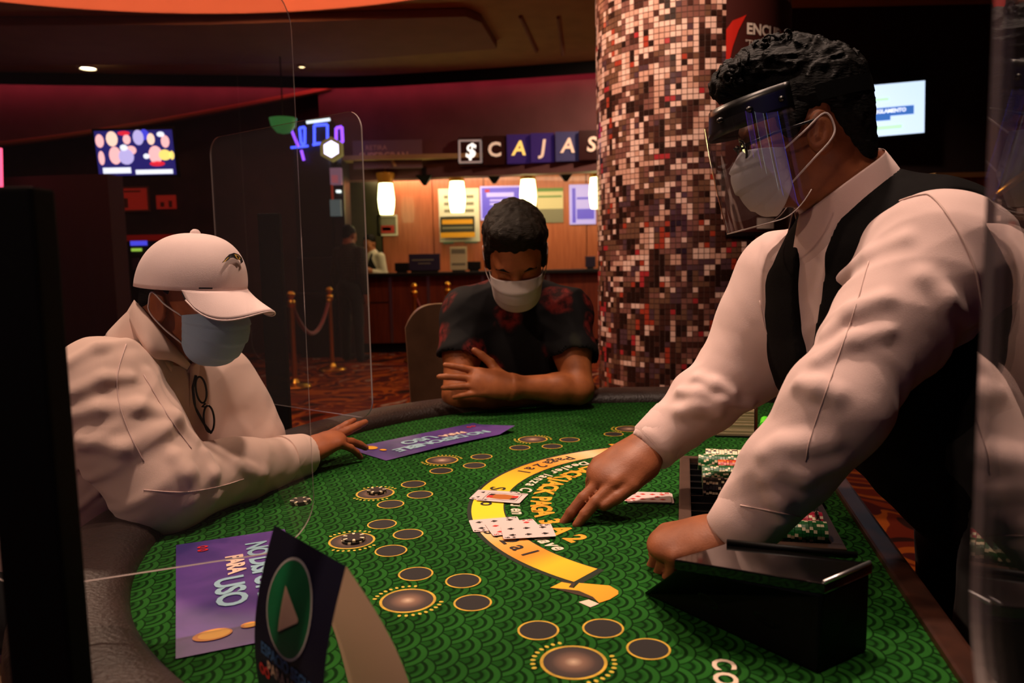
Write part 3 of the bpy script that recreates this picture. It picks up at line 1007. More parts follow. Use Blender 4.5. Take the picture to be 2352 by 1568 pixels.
for a, b_, lb in ((tops[0], tops[1], 'sagging red velvet rope between the two nearer brass stanchions'), (tops[2], tops[3], 'red velvet rope between the stanchions by the cashier counter')):
    pts = []
    for k in range(17):
        u = k / 16
        q = a.lerp(b_, u)
        q.z -= 0.36 * 4 * u * (1 - u)
        pts.append(q)
    t = empty('velvet_rope', (a + b_) / 2, label=lb, cat='rope')
    link('rope', MB().tube(pts, 0.022, 8).mesh('rope', M_ROPE, True), t)
    for q, q2 in ((pts[0], pts[1]), (pts[-1], pts[-2])):
        link('hook', MB().tube([q, q.lerp(q2, 0.7)], 0.026, 8).mesh('hook', M_GOLD, True), t)

# ---------------------------------------------------------------- unseen slot machines added so their lights reflect in the visor
E_SCR = emis('slot_screen_glow', (150, 120, 230), 0.4)
for i, (x, y, rz, lb) in enumerate(((-1.75, -1.7, .0, 'tall slot machine with white edge lights, added unseen by the front wall for reflections'), (-0.95, -1.75, .0, 'tall slot machine with blue edge lights, added unseen by the front wall for reflections'), (-2.6, -1.55, .0, 'tall slot machine with violet edge lights, added unseen by the front wall for reflections'))):
    t = empty('added_slot_machine', (x, y, 0), PI + rz, label=lb, cat='slot machine', world=False)
    link('cabinet', MB().box((-.33, -.05, 0), (.33, .55, 1.25)).mesh('cabinet', M_SLOT, bevel=.02), t)
    link('topper', MB().box((-.33, .05, 1.25), (.33, .5, 2.15)).mesh('topper', M_SLOT, bevel=.02), t)
    link('button_deck', MB().box((-.31, -.25, .78), (.31, -.05, .86)).mesh('button_deck', M_SLOT, bevel=.01), t)
    link('screen', MB().box((-.27, .035, 1.32), (.27, .05, 2.05)).mesh('screen', E_SCR), t)
    for sx in (-.315, .315):
        link('edge_light', MB().box((sx - .012, .025, .95), (sx + .012, .05, 2.13)).mesh('edge_light', (N_WHT, N_BLUE, N_VIO)[i]), t)
# ================================================================== MOSAIC COLUMN
CC, CRAD = Vector((0.957, 4.19, 0)), 0.487
TP = 0.0262
NT = int(round(2 * PI * CRAD / TP))
M_GROUT = mat('grout', (92, 66, 60), 0.9)
TCOL = {'rose_white': (232, 196, 184), 'blush': (206, 160, 144), 'mauve': (128, 84, 76), 'taupe': (112, 78, 62), 'umber': (70, 40, 34), 'espresso': (42, 24, 20), 'brick': (168, 62, 44), 'crimson': (172, 50, 56), 'plum': (84, 58, 66)}
col_o = empty('mosaic_column', (CC.x, CC.y, 0), label='round column covered in small rose, brown and white mosaic tiles', cat='column', world=False)
link('core', MB().lathe([(0, 0), (CRAD, 0), (CRAD, CEIL - 0.01), (0, CEIL - 0.01)], 72).mesh('core', M_GROUT, True, sharp=40), col_o)
T = TP * 0.46
tv_ = [(-T, -T, -0.003), (T, -T, -0.003), (T, T, -0.003), (-T, T, -0.003), (-T * .93, -T * .93, 0.002), (T * .93, -T * .93, 0.002), (T * .93, T * .93, 0.002), (-T * .93, T * .93, 0.002)]
tf_ = [(4, 5, 6, 7), (0, 1, 5, 4), (1, 2, 6, 5), (2, 3, 7, 6), (3, 0, 4, 7)]
tmats = {k: mat('tile_' + k, c, 0.22, noise=0.06, scale=60) for k, c in TCOL.items()}
tme = {k: MB().add(tv_, tf_).mesh('tile', tmats[k]) for k in TCOL}
rnd = random.Random(11)
phi0 = math.atan2(-CC.y, -CC.x)
keys = list(TCOL)
rest = MB()
cand = []
prev = {}
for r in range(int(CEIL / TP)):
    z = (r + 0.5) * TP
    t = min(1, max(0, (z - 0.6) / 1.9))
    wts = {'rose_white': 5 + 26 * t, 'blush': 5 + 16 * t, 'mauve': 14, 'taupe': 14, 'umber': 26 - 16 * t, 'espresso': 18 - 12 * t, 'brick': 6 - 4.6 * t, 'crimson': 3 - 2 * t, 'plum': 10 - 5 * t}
    ks, ws = zip(*wts.items())
    for c in range(NT):
        k = rnd.choices(ks, ws)[0]
        if rnd.random() < 0.26 and c in prev:
            k = prev[c]
        elif rnd.random() < 0.26 and c - 1 in prev:
            k = last
        prev[c] = last = k
        a = 2 * PI * (c + 0.5) / NT
        da = (a - phi0 + PI) % (2 * PI) - PI
        cand.append((abs(da), r, c, a, z, k, da))
near = sorted([q for q in cand if 1.35 < q[4] < 2.0 and -0.75 < q[6] < 0.3], key=lambda q: abs(q[6] + 0.25) + 0.9 * abs(q[4] - 1.65))[:300]
nearset = {(q[1], q[2]) for q in near}


def tile_M(a, z):
    n = Vector((math.cos(a), math.sin(a), 0))
    t = Vector((-math.sin(a), math.cos(a), 0))
    p = n * CRAD
    return Matrix(((t.x, 0, n.x, p.x), (t.y, 0, n.y, p.y), (0, 1, 0, z), (0, 0, 0, 1)))


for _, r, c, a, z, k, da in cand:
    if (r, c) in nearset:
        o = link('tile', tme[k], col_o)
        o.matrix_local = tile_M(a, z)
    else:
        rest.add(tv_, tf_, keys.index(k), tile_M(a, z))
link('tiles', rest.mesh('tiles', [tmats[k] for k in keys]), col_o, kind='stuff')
# poster wrapped on the column
a0, a1 = phi0 + math.radians(18.6), phi0 + math.radians(88)
pz0, pz1 = 1.335, 2.455
RP = CRAD + 0.006


def wrap(x, z, off=0.0):
    """x = metres along the surface from the poster's left edge"""
    a = a0 + x / RP
    return (CC.x + (RP + off) * math.cos(a), CC.y + (RP + off) * math.sin(a), z)


PW = (a1 - a0) * RP
ps = empty('column_poster', wrap(PW / 2, pz0), label='tall dark red poster with white lettering wrapped on the mosaic column', cat='poster')
link('sheet', MB().grid(lambda u, v: wrap(u * PW, pz0 + v * (pz1 - pz0)), 24, 2).mesh('sheet', mat('poster_maroon', (70, 30, 28), 0.45), True), ps)
pts = [(0.0, 2.27), (0.03, 2.31), (0.075, 2.33), (0.10, 2.34), (0.06, 2.27), (0.03, 2.19), (0.0, 2.05)]
link('swoosh', MB().add([wrap(x, z, 0.0015) for x, z in pts], [tuple(range(len(pts)))]).mesh('swoosh', mat('swoosh_red', (205, 40, 30), 0.45)), ps)


def wrap_text(s, size, x, z, m, bold=0.0):
    me = text_mesh(s, size, m, align='LEFT', bold=bold)
    for v in me.vertices:
        v.co = Vector(wrap(x + v.co.x, z + v.co.y, 0.002))
    return link('lettering', me, ps)


M_PW = mat('print_white', (236, 222, 214), 0.5)
wrap_text('ENCUENTRA', 0.068, 0.10, 2.277, M_PW, 0.0022)
wrap_text('"TU SUERTE"', 0.036, 0.095, 2.215, M_PW)
link('white_block', MB().grid(lambda u, v: wrap(0.17 + 0.12 * u, 1.37 + 0.05 * v, 0.002), 4, 1).mesh('white_block', M_PW), ps)
link('foot_band', MB().grid(lambda u, v: wrap(PW * u, pz0 + 0.02 * v, 0.0025), 20, 1).mesh('foot_band', mat('band_black', (20, 8, 8), .5)), ps)
link('pin', MB().lathe([(0, .006), (.006, .003), (.007, 0)], 8, M=Matrix.Translation(wrap(0.012, 2.435)) @ Matrix.Rotation(PI / 2, 4, 'X')).mesh('pin', M_STEEL, True), ps)

# ================================================================== BLACKJACK TABLE (local axes: x along the dealer's edge, y towards the players)
TZ = 0.78
TO = Vector((0.615, 1.45, 0))
TR = math.atan2(0.977, 0.215)
TMAT = Matrix.Translation(TO) @ Matrix.Rotation(TR, 4, 'Z')
TINV = TMAT.inverted()


def tl(x, y, z=TZ):
    return TINV @ pz(x, y, z)


def felt_mat():
    m = bpy.data.materials.new('printed_green_felt')
    nt, N, Lk, b = nodes_of(m)
    D, H_, R_ = 0.062, 0.0193, 0.0325

    def val(x):
        return x

    def math_(op, a, b_=None, c=None):
        n = N.new('ShaderNodeMath')
        n.operation = op
        for i, q in enumerate((a, b_, c)):
            if q is None:
                continue
            if hasattr(q, 'links') or hasattr(q, 'node'):
                Lk.new(q, n.inputs[i])
            else:
                n.inputs[i].default_value = q
        return n.outputs[0]

    tc = N.new('ShaderNodeTexCoord')
    sp = N.new('ShaderNodeSeparateXYZ')
    Lk.new(tc.outputs['Object'], sp.inputs[0])
    X, Y = math_('ADD', sp.outputs[0], 0.0), math_('ADD', sp.outputs[1], 0.003)
    yr = math_('DIVIDE', Y, H_)
    fl = math_('FLOOR', yr)
    best = None
    for k in (-1, 0, 1, 2):
        j = math_('ADD', fl, float(k))
        off = math_('MULTIPLY', math_('FLOORED_MODULO', j, 2.0), 0.5)
        u = math_('SUBTRACT', math_('DIVIDE', X, D), off)
        fr = math_('SUBTRACT', math_('FLOORED_MODULO', u, 1.0), 0.5)
        de = math_('MULTIPLY', fr, D)
        dd = math_('SUBTRACT', Y, math_('MULTIPLY', j, H_))
        rr = math_('DIVIDE', math_('SQRT', math_('ADD', math_('MULTIPLY', de, de), math_('MULTIPLY', dd, dd))), R_)
        if best is None:
            best = rr
        else:
            ins = math_('LESS_THAN', rr, 1.0)
            mxn = N.new('ShaderNodeMix')
            mxn.data_type = 'FLOAT'
            Lk.new(ins, mxn.inputs[0])
            Lk.new(best, mxn.inputs[2])
            Lk.new(rr, mxn.inputs[3])
            best = mxn.outputs[0]
    r = N.new('ShaderNodeValToRGB')
    cr = r.color_ramp
    dk, lt, md = lin((6, 38, 5)), lin((33, 88, 28)), lin((22, 72, 19))
    st = [(0.0, md), (0.20, md), (0.25, dk), (0.33, dk), (0.38, md), (0.54, lt), (0.58, dk), (0.68, dk), (0.72, lt), (0.91, lt), (0.95, dk), (1.0, dk)]
    cr.elements[0].position, cr.elements[0].color = st[0]
    cr.elements[1].position, cr.elements[1].color = st[-1]
    for p, c in st[1:-1]:
        e = cr.elements.new(p)
        e.color = c
    Lk.new(best, r.inputs['Fac'])
    n1 = N.new('ShaderNodeTexNoise')
    n1.inputs['Scale'].default_value = 9
    n1.inputs['Detail'].default_value = 3
    Lk.new(tc.outputs['Object'], n1.inputs['Vector'])
    hs = N.new('ShaderNodeHueSaturation')
    mr = N.new('ShaderNodeMapRange')
    mr.inputs[1].default_value, mr.inputs[2].default_value = 0.3, 0.7
    mr.inputs[3].default_value, mr.inputs[4].default_value = 0.8, 1.15
    Lk.new(n1.outputs['Fac'], mr.inputs[0])
    Lk.new(mr.outputs[0], hs.inputs['Value'])
    Lk.new(r.outputs['Color'], hs.inputs['Color'])
    Lk.new(hs.outputs[0], b.inputs['Base Color'])
    b.inputs['Roughness'].default_value = 0.9
    b.inputs['Specular IOR Level'].default_value = 0.08
    n2 = N.new('ShaderNodeTexNoise')
    n2.inputs['Scale'].default_value = 900
    Lk.new(tc.outputs['Object'], n2.inputs['Vector'])
    bp = N.new('ShaderNodeBump')
    bp.inputs['Strength'].default_value = 0.25
    bp.inputs['Distance'].default_value = 0.001
    Lk.new(n2.outputs['Fac'], bp.inputs['Height'])
    Lk.new(bp.outputs['Normal'], b.inputs['Normal'])
    return m


table = empty('blackjack_table', TO, TR, label='large half round blackjack table with printed green felt and padded brown rail', cat='table', world=False)
TA, TB, TPW = 1.0, 1.22, 2.5


def rim(t, s=0.0):
    c, s_ = math.cos(t), math.sin(t)
    return (TA + s) * math.copysign(abs(c) ** (2 / TPW), c), (TB + s) * abs(s_) ** (2 / TPW)


ol = resample([(*rim(PI * k / 240), 0) for k in range(241)], 96)
link('felt_top', MB().prism([(p.x, p.y) for p in ol], TZ - 0.03, TZ).mesh('felt_top', felt_mat()), table)
M_LEATHER = mat('brown_leather', (34, 21, 16), 0.45, noise=0.25, scale=14, bump=0.25, bscale=160)
mb = MB()
v, f = [], []
NS = 18
n = len(ol)
for i, p in enumerate(ol):
    t = (ol[min(i + 1, n - 1)] - ol[max(i - 1, 0)]).normalized()
    o = Vector((t.y, -t.x, 0))
    if i in (0, n - 1):
        o = Vector((1 if p.x > 0 else -1, 0, 0))
    c = p + o * 0.072
    for k in range(NS):
        a = 2 * PI * k / NS
        ca, sa = math.cos(a), math.sin(a)
        v.append(c + o * 0.074 * math.copysign(abs(ca) ** 0.8, ca) + Vector((0, 0, TZ - 0.008 + 0.044 * math.copysign(abs(sa) ** 0.8, sa))))
for i in range(n - 1):
    for k in range(NS):
        k2 = (k + 1) % NS
        f.append((i * NS + k, i * NS + k2, (i + 1) * NS + k2, (i + 1) * NS + k))
f += [tuple(reversed(range(NS))), tuple(range((n - 1) * NS, n * NS))]
mb.add(v, f)
link('padded_rail', mb.mesh('padded_rail', M_LEATHER, True), table)
M_WAL = wood_mat('dark_walnut', (40, 20, 12), (62, 32, 20), 0.4)
link('dealer_edge', MB().box((-1.06, -0.035, TZ - 0.05), (1.06, 0.0, TZ + 0.008)).mesh('dealer_edge', M_WAL, bevel=0.005), table)
link('apron', MB().prism([(p.x * 0.9, max(0.03, p.y * 0.9)) for p in ol], TZ - 0.16, TZ - 0.03).mesh('apron', M_WAL), table)
for sx in (-0.45, 0.45):
    link('pedestal', MB().box((sx - 0.09, 0.25, 0.06), (sx + 0.09, 0.75, TZ - 0.16)).mesh('pedestal', M_WAL, bevel=0.01), table)
    link('foot', MB().box((sx - 0.14, 0.1, 0.0), (sx + 0.14, 0.95, 0.06)).mesh('foot', M_BLACKM, bevel=0.01), table)

# ---- printed layout
INK_BLK = mat('ink_black', (22, 17, 15), 0.8)
INK_GOLD = mat('ink_gold', (196, 158, 40), 0.7, noise=0.35, scale=45)
INK_DOT = mat('ink_dot', (202, 178, 48), 0.7)
INK_WHT = mat('ink_cream', (222, 200, 176), 0.7)
INK_TXT = mat('ink_amber', (222, 150, 24), 0.7, noise=0.2, scale=30)


def spot_mat():
    m = bpy.data.materials.new('ink_radial_bronze')
    nt, N, Lk, b = nodes_of(m)
    tc = N.new('ShaderNodeTexCoord')
    ln = N.new('ShaderNodeVectorMath')
    ln.operation = 'LENGTH'
    mp = N.new('ShaderNodeMapping')
    mp.inputs['Scale'].default_value = (1, 1, 0)
    Lk.new(tc.outputs['Object'], mp.inputs[0])
    Lk.new(mp.outputs[0], ln.inputs[0])
    mr = N.new('ShaderNodeMapRange')
    mr.inputs[1].default_value, mr.inputs[2].default_value = 0.0, 0.036
    Lk.new(ln.outputs['Value'], mr.inputs[0])
    r = N.new('ShaderNodeValToRGB')
    cr = r.color_ramp
    cr.elements[0].color = lin((196, 168, 140))
    cr.elements[1].color = lin((30, 21, 18))
    e = cr.elements.new(0.3)
    e.color = lin((124, 92, 74))
    e = cr.elements.new(0.7)
    e.color = lin((60, 42, 34))
    Lk.new(mr.outputs[0], r.inputs['Fac'])
    Lk.new(r.outputs['Color'], b.inputs['Base Color'])
    b.inputs['Roughness'].default_value = 0.7
    return m


M_SPOT = spot_mat()
MAIN = [(-0.696, 0.412), (-0.571, 0.658), (-0.365, 0.831), (-0.103, 0.896), (0.170, 0.841), (0.409, 0.670), (0.565, 0.433)]
SMALL = [(-0.65, 0.329), (-0.607, 0.387), (-0.626, 0.466), (-0.563, 0.568), (-0.494, 0.601), (-0.481, 0.678), (-0.398, 0.749), (-0.32, 0.748), (-0.278, 0.812), (-0.166, 0.839), (-0.098, 0.803), (-0.029, 0.841), (0.081, 0.815), (0.135, 0.753), (0.215, 0.757), (0.316, 0.685), (0.34, 0.608), (0.416, 0.575), (0.495, 0.469), (0.472, 0.40), (0.52, 0.35)]
SC0 = Vector((-0.02, 0.20, 0))


def ring(r0, r1, n=40):
    v = [(r0 * math.cos(2 * PI * k / n), r0 * math.sin(2 * PI * k / n), 0) for k in range(n)] + [(r1 * math.cos(2 * PI * k / n), r1 * math.sin(2 * PI * k / n), 0) for k in range(n)]
    return v, [(k, n + k, n + (k + 1) % n, (k + 1) % n) for k in range(n)]


def disc(r, n=40):
    return [(r * math.cos(2 * PI * k / n), r * math.sin(2 * PI * k / n), 0) for k in range(n)], [tuple(range(n))]


mb = MB()
mb.add(*disc(0.035), 0)
mb.add(*ring(0.035, 0.0388), 1)
for sgn in (1, -1):
    for k in range(9):
        a = math.radians((k - 4) * 11) + (0 if sgn > 0 else PI)
        q = Matrix.Translation((0.047 * math.cos(a), 0.047 * math.sin(a), 0)) @ Matrix.Rotation(a, 4, 'Z') @ Matrix.Scale(1.35, 4, (1, 0, 0))
        mb.add(*disc(0.0024, 10), 2, q)
main_me = mb.mesh('main_bet_circle', [M_SPOT, INK_GOLD, INK_DOT])
mb = MB()
mb.add(*disc(0.0235), 0)
mb.add(*ring(0.0235, 0.0262), 1)
small_me = mb.mesh('side_bet_circle', [INK_BLK, INK_GOLD])
for (x, y) in MAIN:
    o = link('main_bet_circle', main_me, table)
    tng = Vector((x, y, 0)) - SC0
    o.matrix_local = Matrix.Translation((x, y, TZ + 0.0006)) @ Matrix.Rotation(math.atan2(tng.y, tng.x) + PI / 2, 4, 'Z')
for (x, y) in SMALL:
    o = link('side_bet_circle', small_me, table)
    o.matrix_local = Matrix.Translation((x, y, TZ + 0.0006))

# gold banner
BE, BD = -0.06, 0.223


def banner_mat():
    m = bpy.data.materials.new('ink_banner')
    nt, N, Lk, b = nodes_of(m)
    tc = N.new('ShaderNodeTexCoord')
    sp = N.new('ShaderNodeSeparateXYZ')
    Lk.new(tc.outputs['Object'], sp.inputs[0])
    a = N.new('ShaderNodeMath'); a.operation = 'SUBTRACT'; a.inputs[1].default_value = BE
    c = N.new('ShaderNodeMath'); c.operation = 'SUBTRACT'; c.inputs[1].default_value = BD
    Lk.new(sp.outputs[0], a.inputs[0])
    Lk.new(sp.outputs[1], c.inputs[0])
    t = N.new('ShaderNodeMath'); t.operation = 'ARCTAN2'
    Lk.new(a.outputs[0], t.inputs[0])
    Lk.new(c.outputs[0], t.inputs[1])
    mr = N.new('ShaderNodeMapRange')
    mr.inputs[1].default_value, mr.inputs[2].default_value = math.radians(-70), math.radians(60)
    Lk.new(t.outputs[0], mr.inputs[0])
    r = N.new('ShaderNodeValToRGB')
    cr = r.color_ramp
    st = [(-70, (216, 150, 16)), (-54, (226, 182, 14)), (-47, (222, 132, 18)), (-38, (224, 160, 70)), (-28, (226, 196, 150)), (-20, (228, 200, 22)), (-8, (230, 204, 14)), (12, (228, 178, 8)), (30, (214, 134, 14)), (42, (226, 170, 90)), (50, (228, 196, 150)), (60, (216, 150, 20))]
    f = lambda d: (d + 70) / 130
    cr.elements[0].position, cr.elements[0].color = f(st[0][0]), lin(st[0][1])
    cr.elements[1].position, cr.elements[1].color = f(st[-1][0]), lin(st[-1][1])
    for p, c_ in st[1:-1]:
        e = cr.elements.new(f(p))
        e.color = lin(c_)
    Lk.new(mr.outputs[0], r.inputs['Fac'])
    Lk.new(r.outputs['Color'], b.inputs['Base Color'])
    b.inputs['Roughness'].default_value = 0.75
    return m


M_BAN = banner_mat()


def pol(phi, r, z=TZ + 0.0008):
    return (BE + r * math.sin(phi), BD + r * math.cos(phi), z)


def arc(p0, p1, r0, r1, z, n=64):
    return MB().grid(lambda u, v: pol(math.radians(p0 + (p1 - p0) * u), r0 + (r1 - r0) * v, z), n, 1)


link('banner_shadow', arc(-63.5, 63.5, 0.404, 0.475, TZ + 0.0004).mesh('banner_shadow', mat('ink_shadow_green', (16, 30, 8), 0.85)), table)
link('banner', arc(-62, 62, 0.407, 0.467, TZ + 0.0008).mesh('banner', M_BAN), table)


def tpoly(name, pts, z, m, mirror=False):
    P = [tl(x, y) for x, y in pts]
    link(name, MB().add([(p.x, p.y, z) for p in P], [tuple(range(len(P)))]).mesh(name, m), table)
    if mirror:
        link(name, MB().add([(2 * BE - p.x, p.y, z) for p in P], [tuple(reversed(range(len(P))))]).mesh(name, m), table)


tpoly('ribbon_fold', [(1264, 1350), (1290, 1336), (1322, 1340), (1316, 1352), (1300, 1354), (1330, 1356), (1362, 1372), (1380, 1384), (1345, 1372)], TZ + 0.0010, mat('ink_ribbon_shade', (52, 34, 8), .8), True)
tpoly('ribbon_tail', [(1264, 1351), (1290, 1338), (1312, 1342), (1306, 1350), (1318, 1352), (1330, 1340), (1400, 1346), (1420, 1358), (1420, 1366), (1400, 1378), (1376, 1386), (1362, 1372), (1330, 1358), (1298, 1354)], TZ + 0.0012, M_BAN, True)
tpoly('ribbon_tip', [(1329, 1384), (1352, 1378), (1376, 1388), (1356, 1396)], TZ + 0.0012, INK_WHT, True)


def arc_text(s, size, r, p_start, p_end, m, z, bold=0.0, shear=0.0, name='lettering'):
    mb = MB()
    ws = {'I': .55, 'l': .5, ' ': .6, 'a': .95, '1': .7, 'J': .8, 'M': 1.25, 'n': .95, 'r': .75}
    tot = sum(ws.get(c, 1) for c in s)
    acc = 0
    for c in s:
        w = ws.get(c, 1)
        phi = math.radians(p_start + (p_end - p_start) * (acc + w / 2) / tot)
        acc += w
        if c == ' ':
            continue
        me = text_mesh(c, size, m, bold=bold, shear=shear)
        x, y, _ = pol(phi, r)
        xd = Vector((-math.cos(phi), math.sin(phi), 0))
        yd = Vector((-math.sin(phi), -math.cos(phi), 0))
        Mx = frame((x, y, z), xd, yd)
        mb.add([v.co for v in me.vertices], [tuple(p.vertices) for p in me.polygons], 0, Mx)
        bpy.data.meshes.remove(me)
    return link(name, mb.mesh(name, m), table)


arc_text('Paga 2 a 1', 0.046, 0.437, 42.5, 20, INK_BLK, TZ + 0.0014, 0.0006)
arc_text('Seguro', 0.046, 0.437, 4.5, -11.5, INK_BLK, TZ + 0.0014, 0.0006)
arc_text('Paga 2 a 1', 0.046, 0.437, -23.5, -47, INK_BLK, TZ + 0.0014, 0.0006)
arc_text('Dealer lanza C', 0.036, 0.378, 42.5, 2.5, INK_WHT, TZ + 0.0008, 0.0010, 0.25)
arc_text('u en', 0.036, 0.382, -9.5, -19.5, INK_WHT, TZ + 0.0008, 0.0010, 0.25)
arc_text('clave', 0.036, 0.386, -36, -48.5, INK_WHT, TZ + 0.0008, 0.0010, 0.25)
arc_text('BLACKJACK PAGA 3 A 2', 0.052, 0.338, 45, -47, INK_TXT, TZ + 0.0008, 0.0022)
for s, (x, y) in (('C', (1659, 1527)), ('O', (1664, 1561))):
    p = tl(x, y)
    put_text('lettering', s, 0.036, INK_WHT, frame((p.x, p.y, TZ + 0.001), (-1, -0.2, 0), (0.2, -1, 0)), table, bold=0.001)

# ================================================================== CARDS
M_CARD = mat('card_white', (214, 194, 190), 0.45)
M_CBLK = mat('card_black', (24, 20, 22), 0.5)
M_CRED = mat('card_red', (196, 44, 40), 0.5)
CW, CL = 0.063, 0.088


def rrect(w, h, r, n=5):
    o = []
    for cx, cy, a in ((w / 2 - r, h / 2 - r, 0), (-w / 2 + r, h / 2 - r, PI / 2), (-w / 2 + r, -h / 2 + r, PI), (w / 2 - r, -h / 2 + r, 1.5 * PI)):
        for k in range(n + 1):
            t = a + PI / 2 * k / n
            o.append((cx + r * math.cos(t), cy + r * math.sin(t)))
    return o


card_me = MB().prism(rrect(CW, CL, 0.0035), 0, 0.0004).mesh('stock', M_CARD)


def pip(s, k):
    if s == 'd':
        return [(0, -k), (.72 * k, 0), (0, k), (-.72 * k, 0)]
    o = []
    for i in range(9):
        t = PI * i / 8
        o.append((.45 * k + .45 * k * math.cos(t + PI * 1.15), -.3 * k + .42 * k * math.sin(t + PI * 1.0)))
    return [(0, k), (.75 * k, -.05 * k), (.72 * k, -.5 * k), (.3 * k, -.55 * k), (.12 * k, -.35 * k), (.25 * k, -k), (-.25 * k, -k), (-.12 * k, -.35 * k), (-.3 * k, -.55 * k), (-.72 * k, -.5 * k), (-.75 * k, -.05 * k)]


LAY = {10: [(-1, 1), (1, 1), (-1, .33), (1, .33), (-1, -.33), (1, -.33), (-1, -1), (1, -1), (0, .66), (0, -.66)], 9: [(-1, 1), (1, 1), (-1, .33), (1, .33), (-1, -.33), (1, -.33), (-1, -1), (1, -1), (0, 0)],
       7: [(-1, 1), (1, 1), (-1, 0), (1, 0), (-1, -1), (1, -1), (0, .5)], 6: [(-1, 1), (1, 1), (-1, 0), (1, 0), (-1, -1), (1, -1)], 5: [(-1, 1), (1, 1), (0, 0), (-1, -1), (1, -1)], 4: [(-1, 1), (1, 1), (-1, -1), (1, -1)]}


def card(cen, long_dir, z, num, suit, label):
    """long_dir: world direction of the card's long axis"""
    t = empty('playing_card', (cen[0], cen[1], z), math.atan2(long_dir[1], long_dir[0]) - PI / 2, label=label, cat='playing card', world=False)
    link('stock', card_me, t)
    m = M_CRED if suit == 'd' else M_CBLK
    mb = MB()
    if num in LAY:
        for (a, b_) in LAY[num]:
            s = -1 if b_ < 0 else 1
            mb.add([(a * 0.0155 + x, b_ * 0.028 + y * s, 0.0007) for x, y in pip(suit, 0.0062)], [tuple(range(len(pip(suit, 1))))])
        link('pips', mb.mesh('pips', m), t)
    else:
        fr = MB()
        for (x0, y0, x1, y1) in ((-.021, -.034, .021, -.0332), (-.021, .0332, .021, .034), (-.021, -.034, -.0202, .034), (.0202, -.034, .021, .034)):
            fr.box((x0, y0, .0004), (x1, y1, .0007))
        link('border', fr.mesh('border', M_CBLK), t)
        link('figure', MB().add([(x, y, .0006) for x, y in ((-.012, -.026), (.012, -.022), (.016, 0), (.012, .026), (-.012, .022), (-.016, 0))], [tuple(range(6))]).mesh('figure', mat('card_ochre', (176, 100, 40), .5)), t)
        for sy in (1, -1):
            link('figure', MB().add([(x * sy, y * sy, .0008) for x, y in ((-.012, .03), (.002, .031), (.004, .02), (-.008, .018))], [(0, 1, 2, 3)]).mesh('figure', M_CRED), t)
            link('figure', MB().add([(x * sy, y * sy, .0008) for x, y in ((.004, .031), (.014, .028), (.014, .018), (.006, .02))], [(0, 1, 2, 3)]).mesh('figure', M_CBLK), t)
    for s in (1, -1):
        M_ = Matrix.Translation((-.0262 * s, .0365 * s, .0007)) @ Matrix.Rotation(0 if s > 0 else PI, 4, 'Z')
        put_text('index', str(num), 0.0125, m, M_, t, bold=0.0002)
        link('index_pip', MB().add([M_ @ Vector((x, y - .0105, 0)) for x, y in pip(suit, 0.0034)], [tuple(range(len(pip(suit, 1))))]).mesh('index_pip', m), t)
    return t


Z0 = TZ + 0.0018
card((0.259, 1.469), (0.09, -0.012), Z0, 4, 'd', 'red diamond card almost hidden under the ten of diamonds')
card((0.255, 1.471), (0.09, -0.015), Z0 + 0.0014, 10, 'd', 'ten of diamonds lying alone between the dealer\'s hand and chip tray')
card((-0.040, 1.505), (0.088, -0.024), Z0, 4, 's', 'four of spades under the picture card on the gold banner')
card((-0.025, 1.490), (0.085, -0.027), Z0 + 0.0014, 'J', 's', 'picture card of a jack overlapping another card on the gold banner')
card((-0.035, 1.336), (0.085, 0.016), Z0, 7, 's', 'seven of spades at the bottom of the fan of three cards')
card((-0.004, 1.314), (0.08, 0.022), Z0 + 0.0014, 5, 'd', 'five of diamonds in the middle of the fan of three cards')
card((0.020, 1.288), (0.086, 0.008), Z0 + 0.0028, 6, 's', 'six of spades on top of the fan of three cards')

# ================================================================== CHIPS
CHR, CHT = 0.0195, 0.0033


def chip_mesh(base, spot, face, th=CHT):
    mb = MB()
    n = 24
    v = [(CHR * math.cos(2 * PI * k / n), CHR * math.sin(2 * PI * k / n), z) for z in (0, th) for k in range(n)]
    v += [(CHR * .62 * math.cos(2 * PI * k / n), CHR * .62 * math.sin(2 * PI * k / n), z) for z in (0, th) for k in range(n)]
    for k in range(n):
        j = (k + 1) % n
        sp = 1 if k % 4 == 0 else 0
        mb.add([v[k], v[j], v[n + j], v[n + k]], [(0, 1, 2, 3)], sp)
        mb.add([v[n + k], v[n + j], v[3 * n + j], v[3 * n + k]], [(0, 1, 2, 3)], sp)
        mb.add([v[k], v[2 * n + k], v[2 * n + j], v[j]], [(0, 1, 2, 3)], sp)
    mb.add([v[3 * n + k] for k in range(n)], [tuple(range(n))], 2)
    mb.add([v[2 * n + k] for k in range(n)], [tuple(reversed(range(n)))], 2)
    return mb.mesh('casino_chip', [base, spot, face])


K_GRN = mat('chip_green', (20, 92, 40), .4)
K_RED = mat('chip_red', (186, 44, 26), .4)
K_BLK = mat('chip_black', (22, 20, 20), .4)
K_MAG = mat('chip_rose', (176, 34, 62), .4)
K_WHT = mat('chip_cream', (226, 212, 176), .4)
K_ORG = mat('chip_orange', (226, 130, 50), .4)
CHIP = {'green': (K_GRN, K_WHT, K_GRN), 'red': (K_RED, K_ORG, K_RED), 'black': (K_BLK, K_WHT, K_BLK), 'rose': (K_MAG, K_WHT, K_MAG), 'white': (K_WHT, K_GRN, K_WHT), 'brown': (K_WHT, K_BLK, K_WHT)}
chip_me = {k: chip_mesh(*v) for k, v in CHIP.items()}
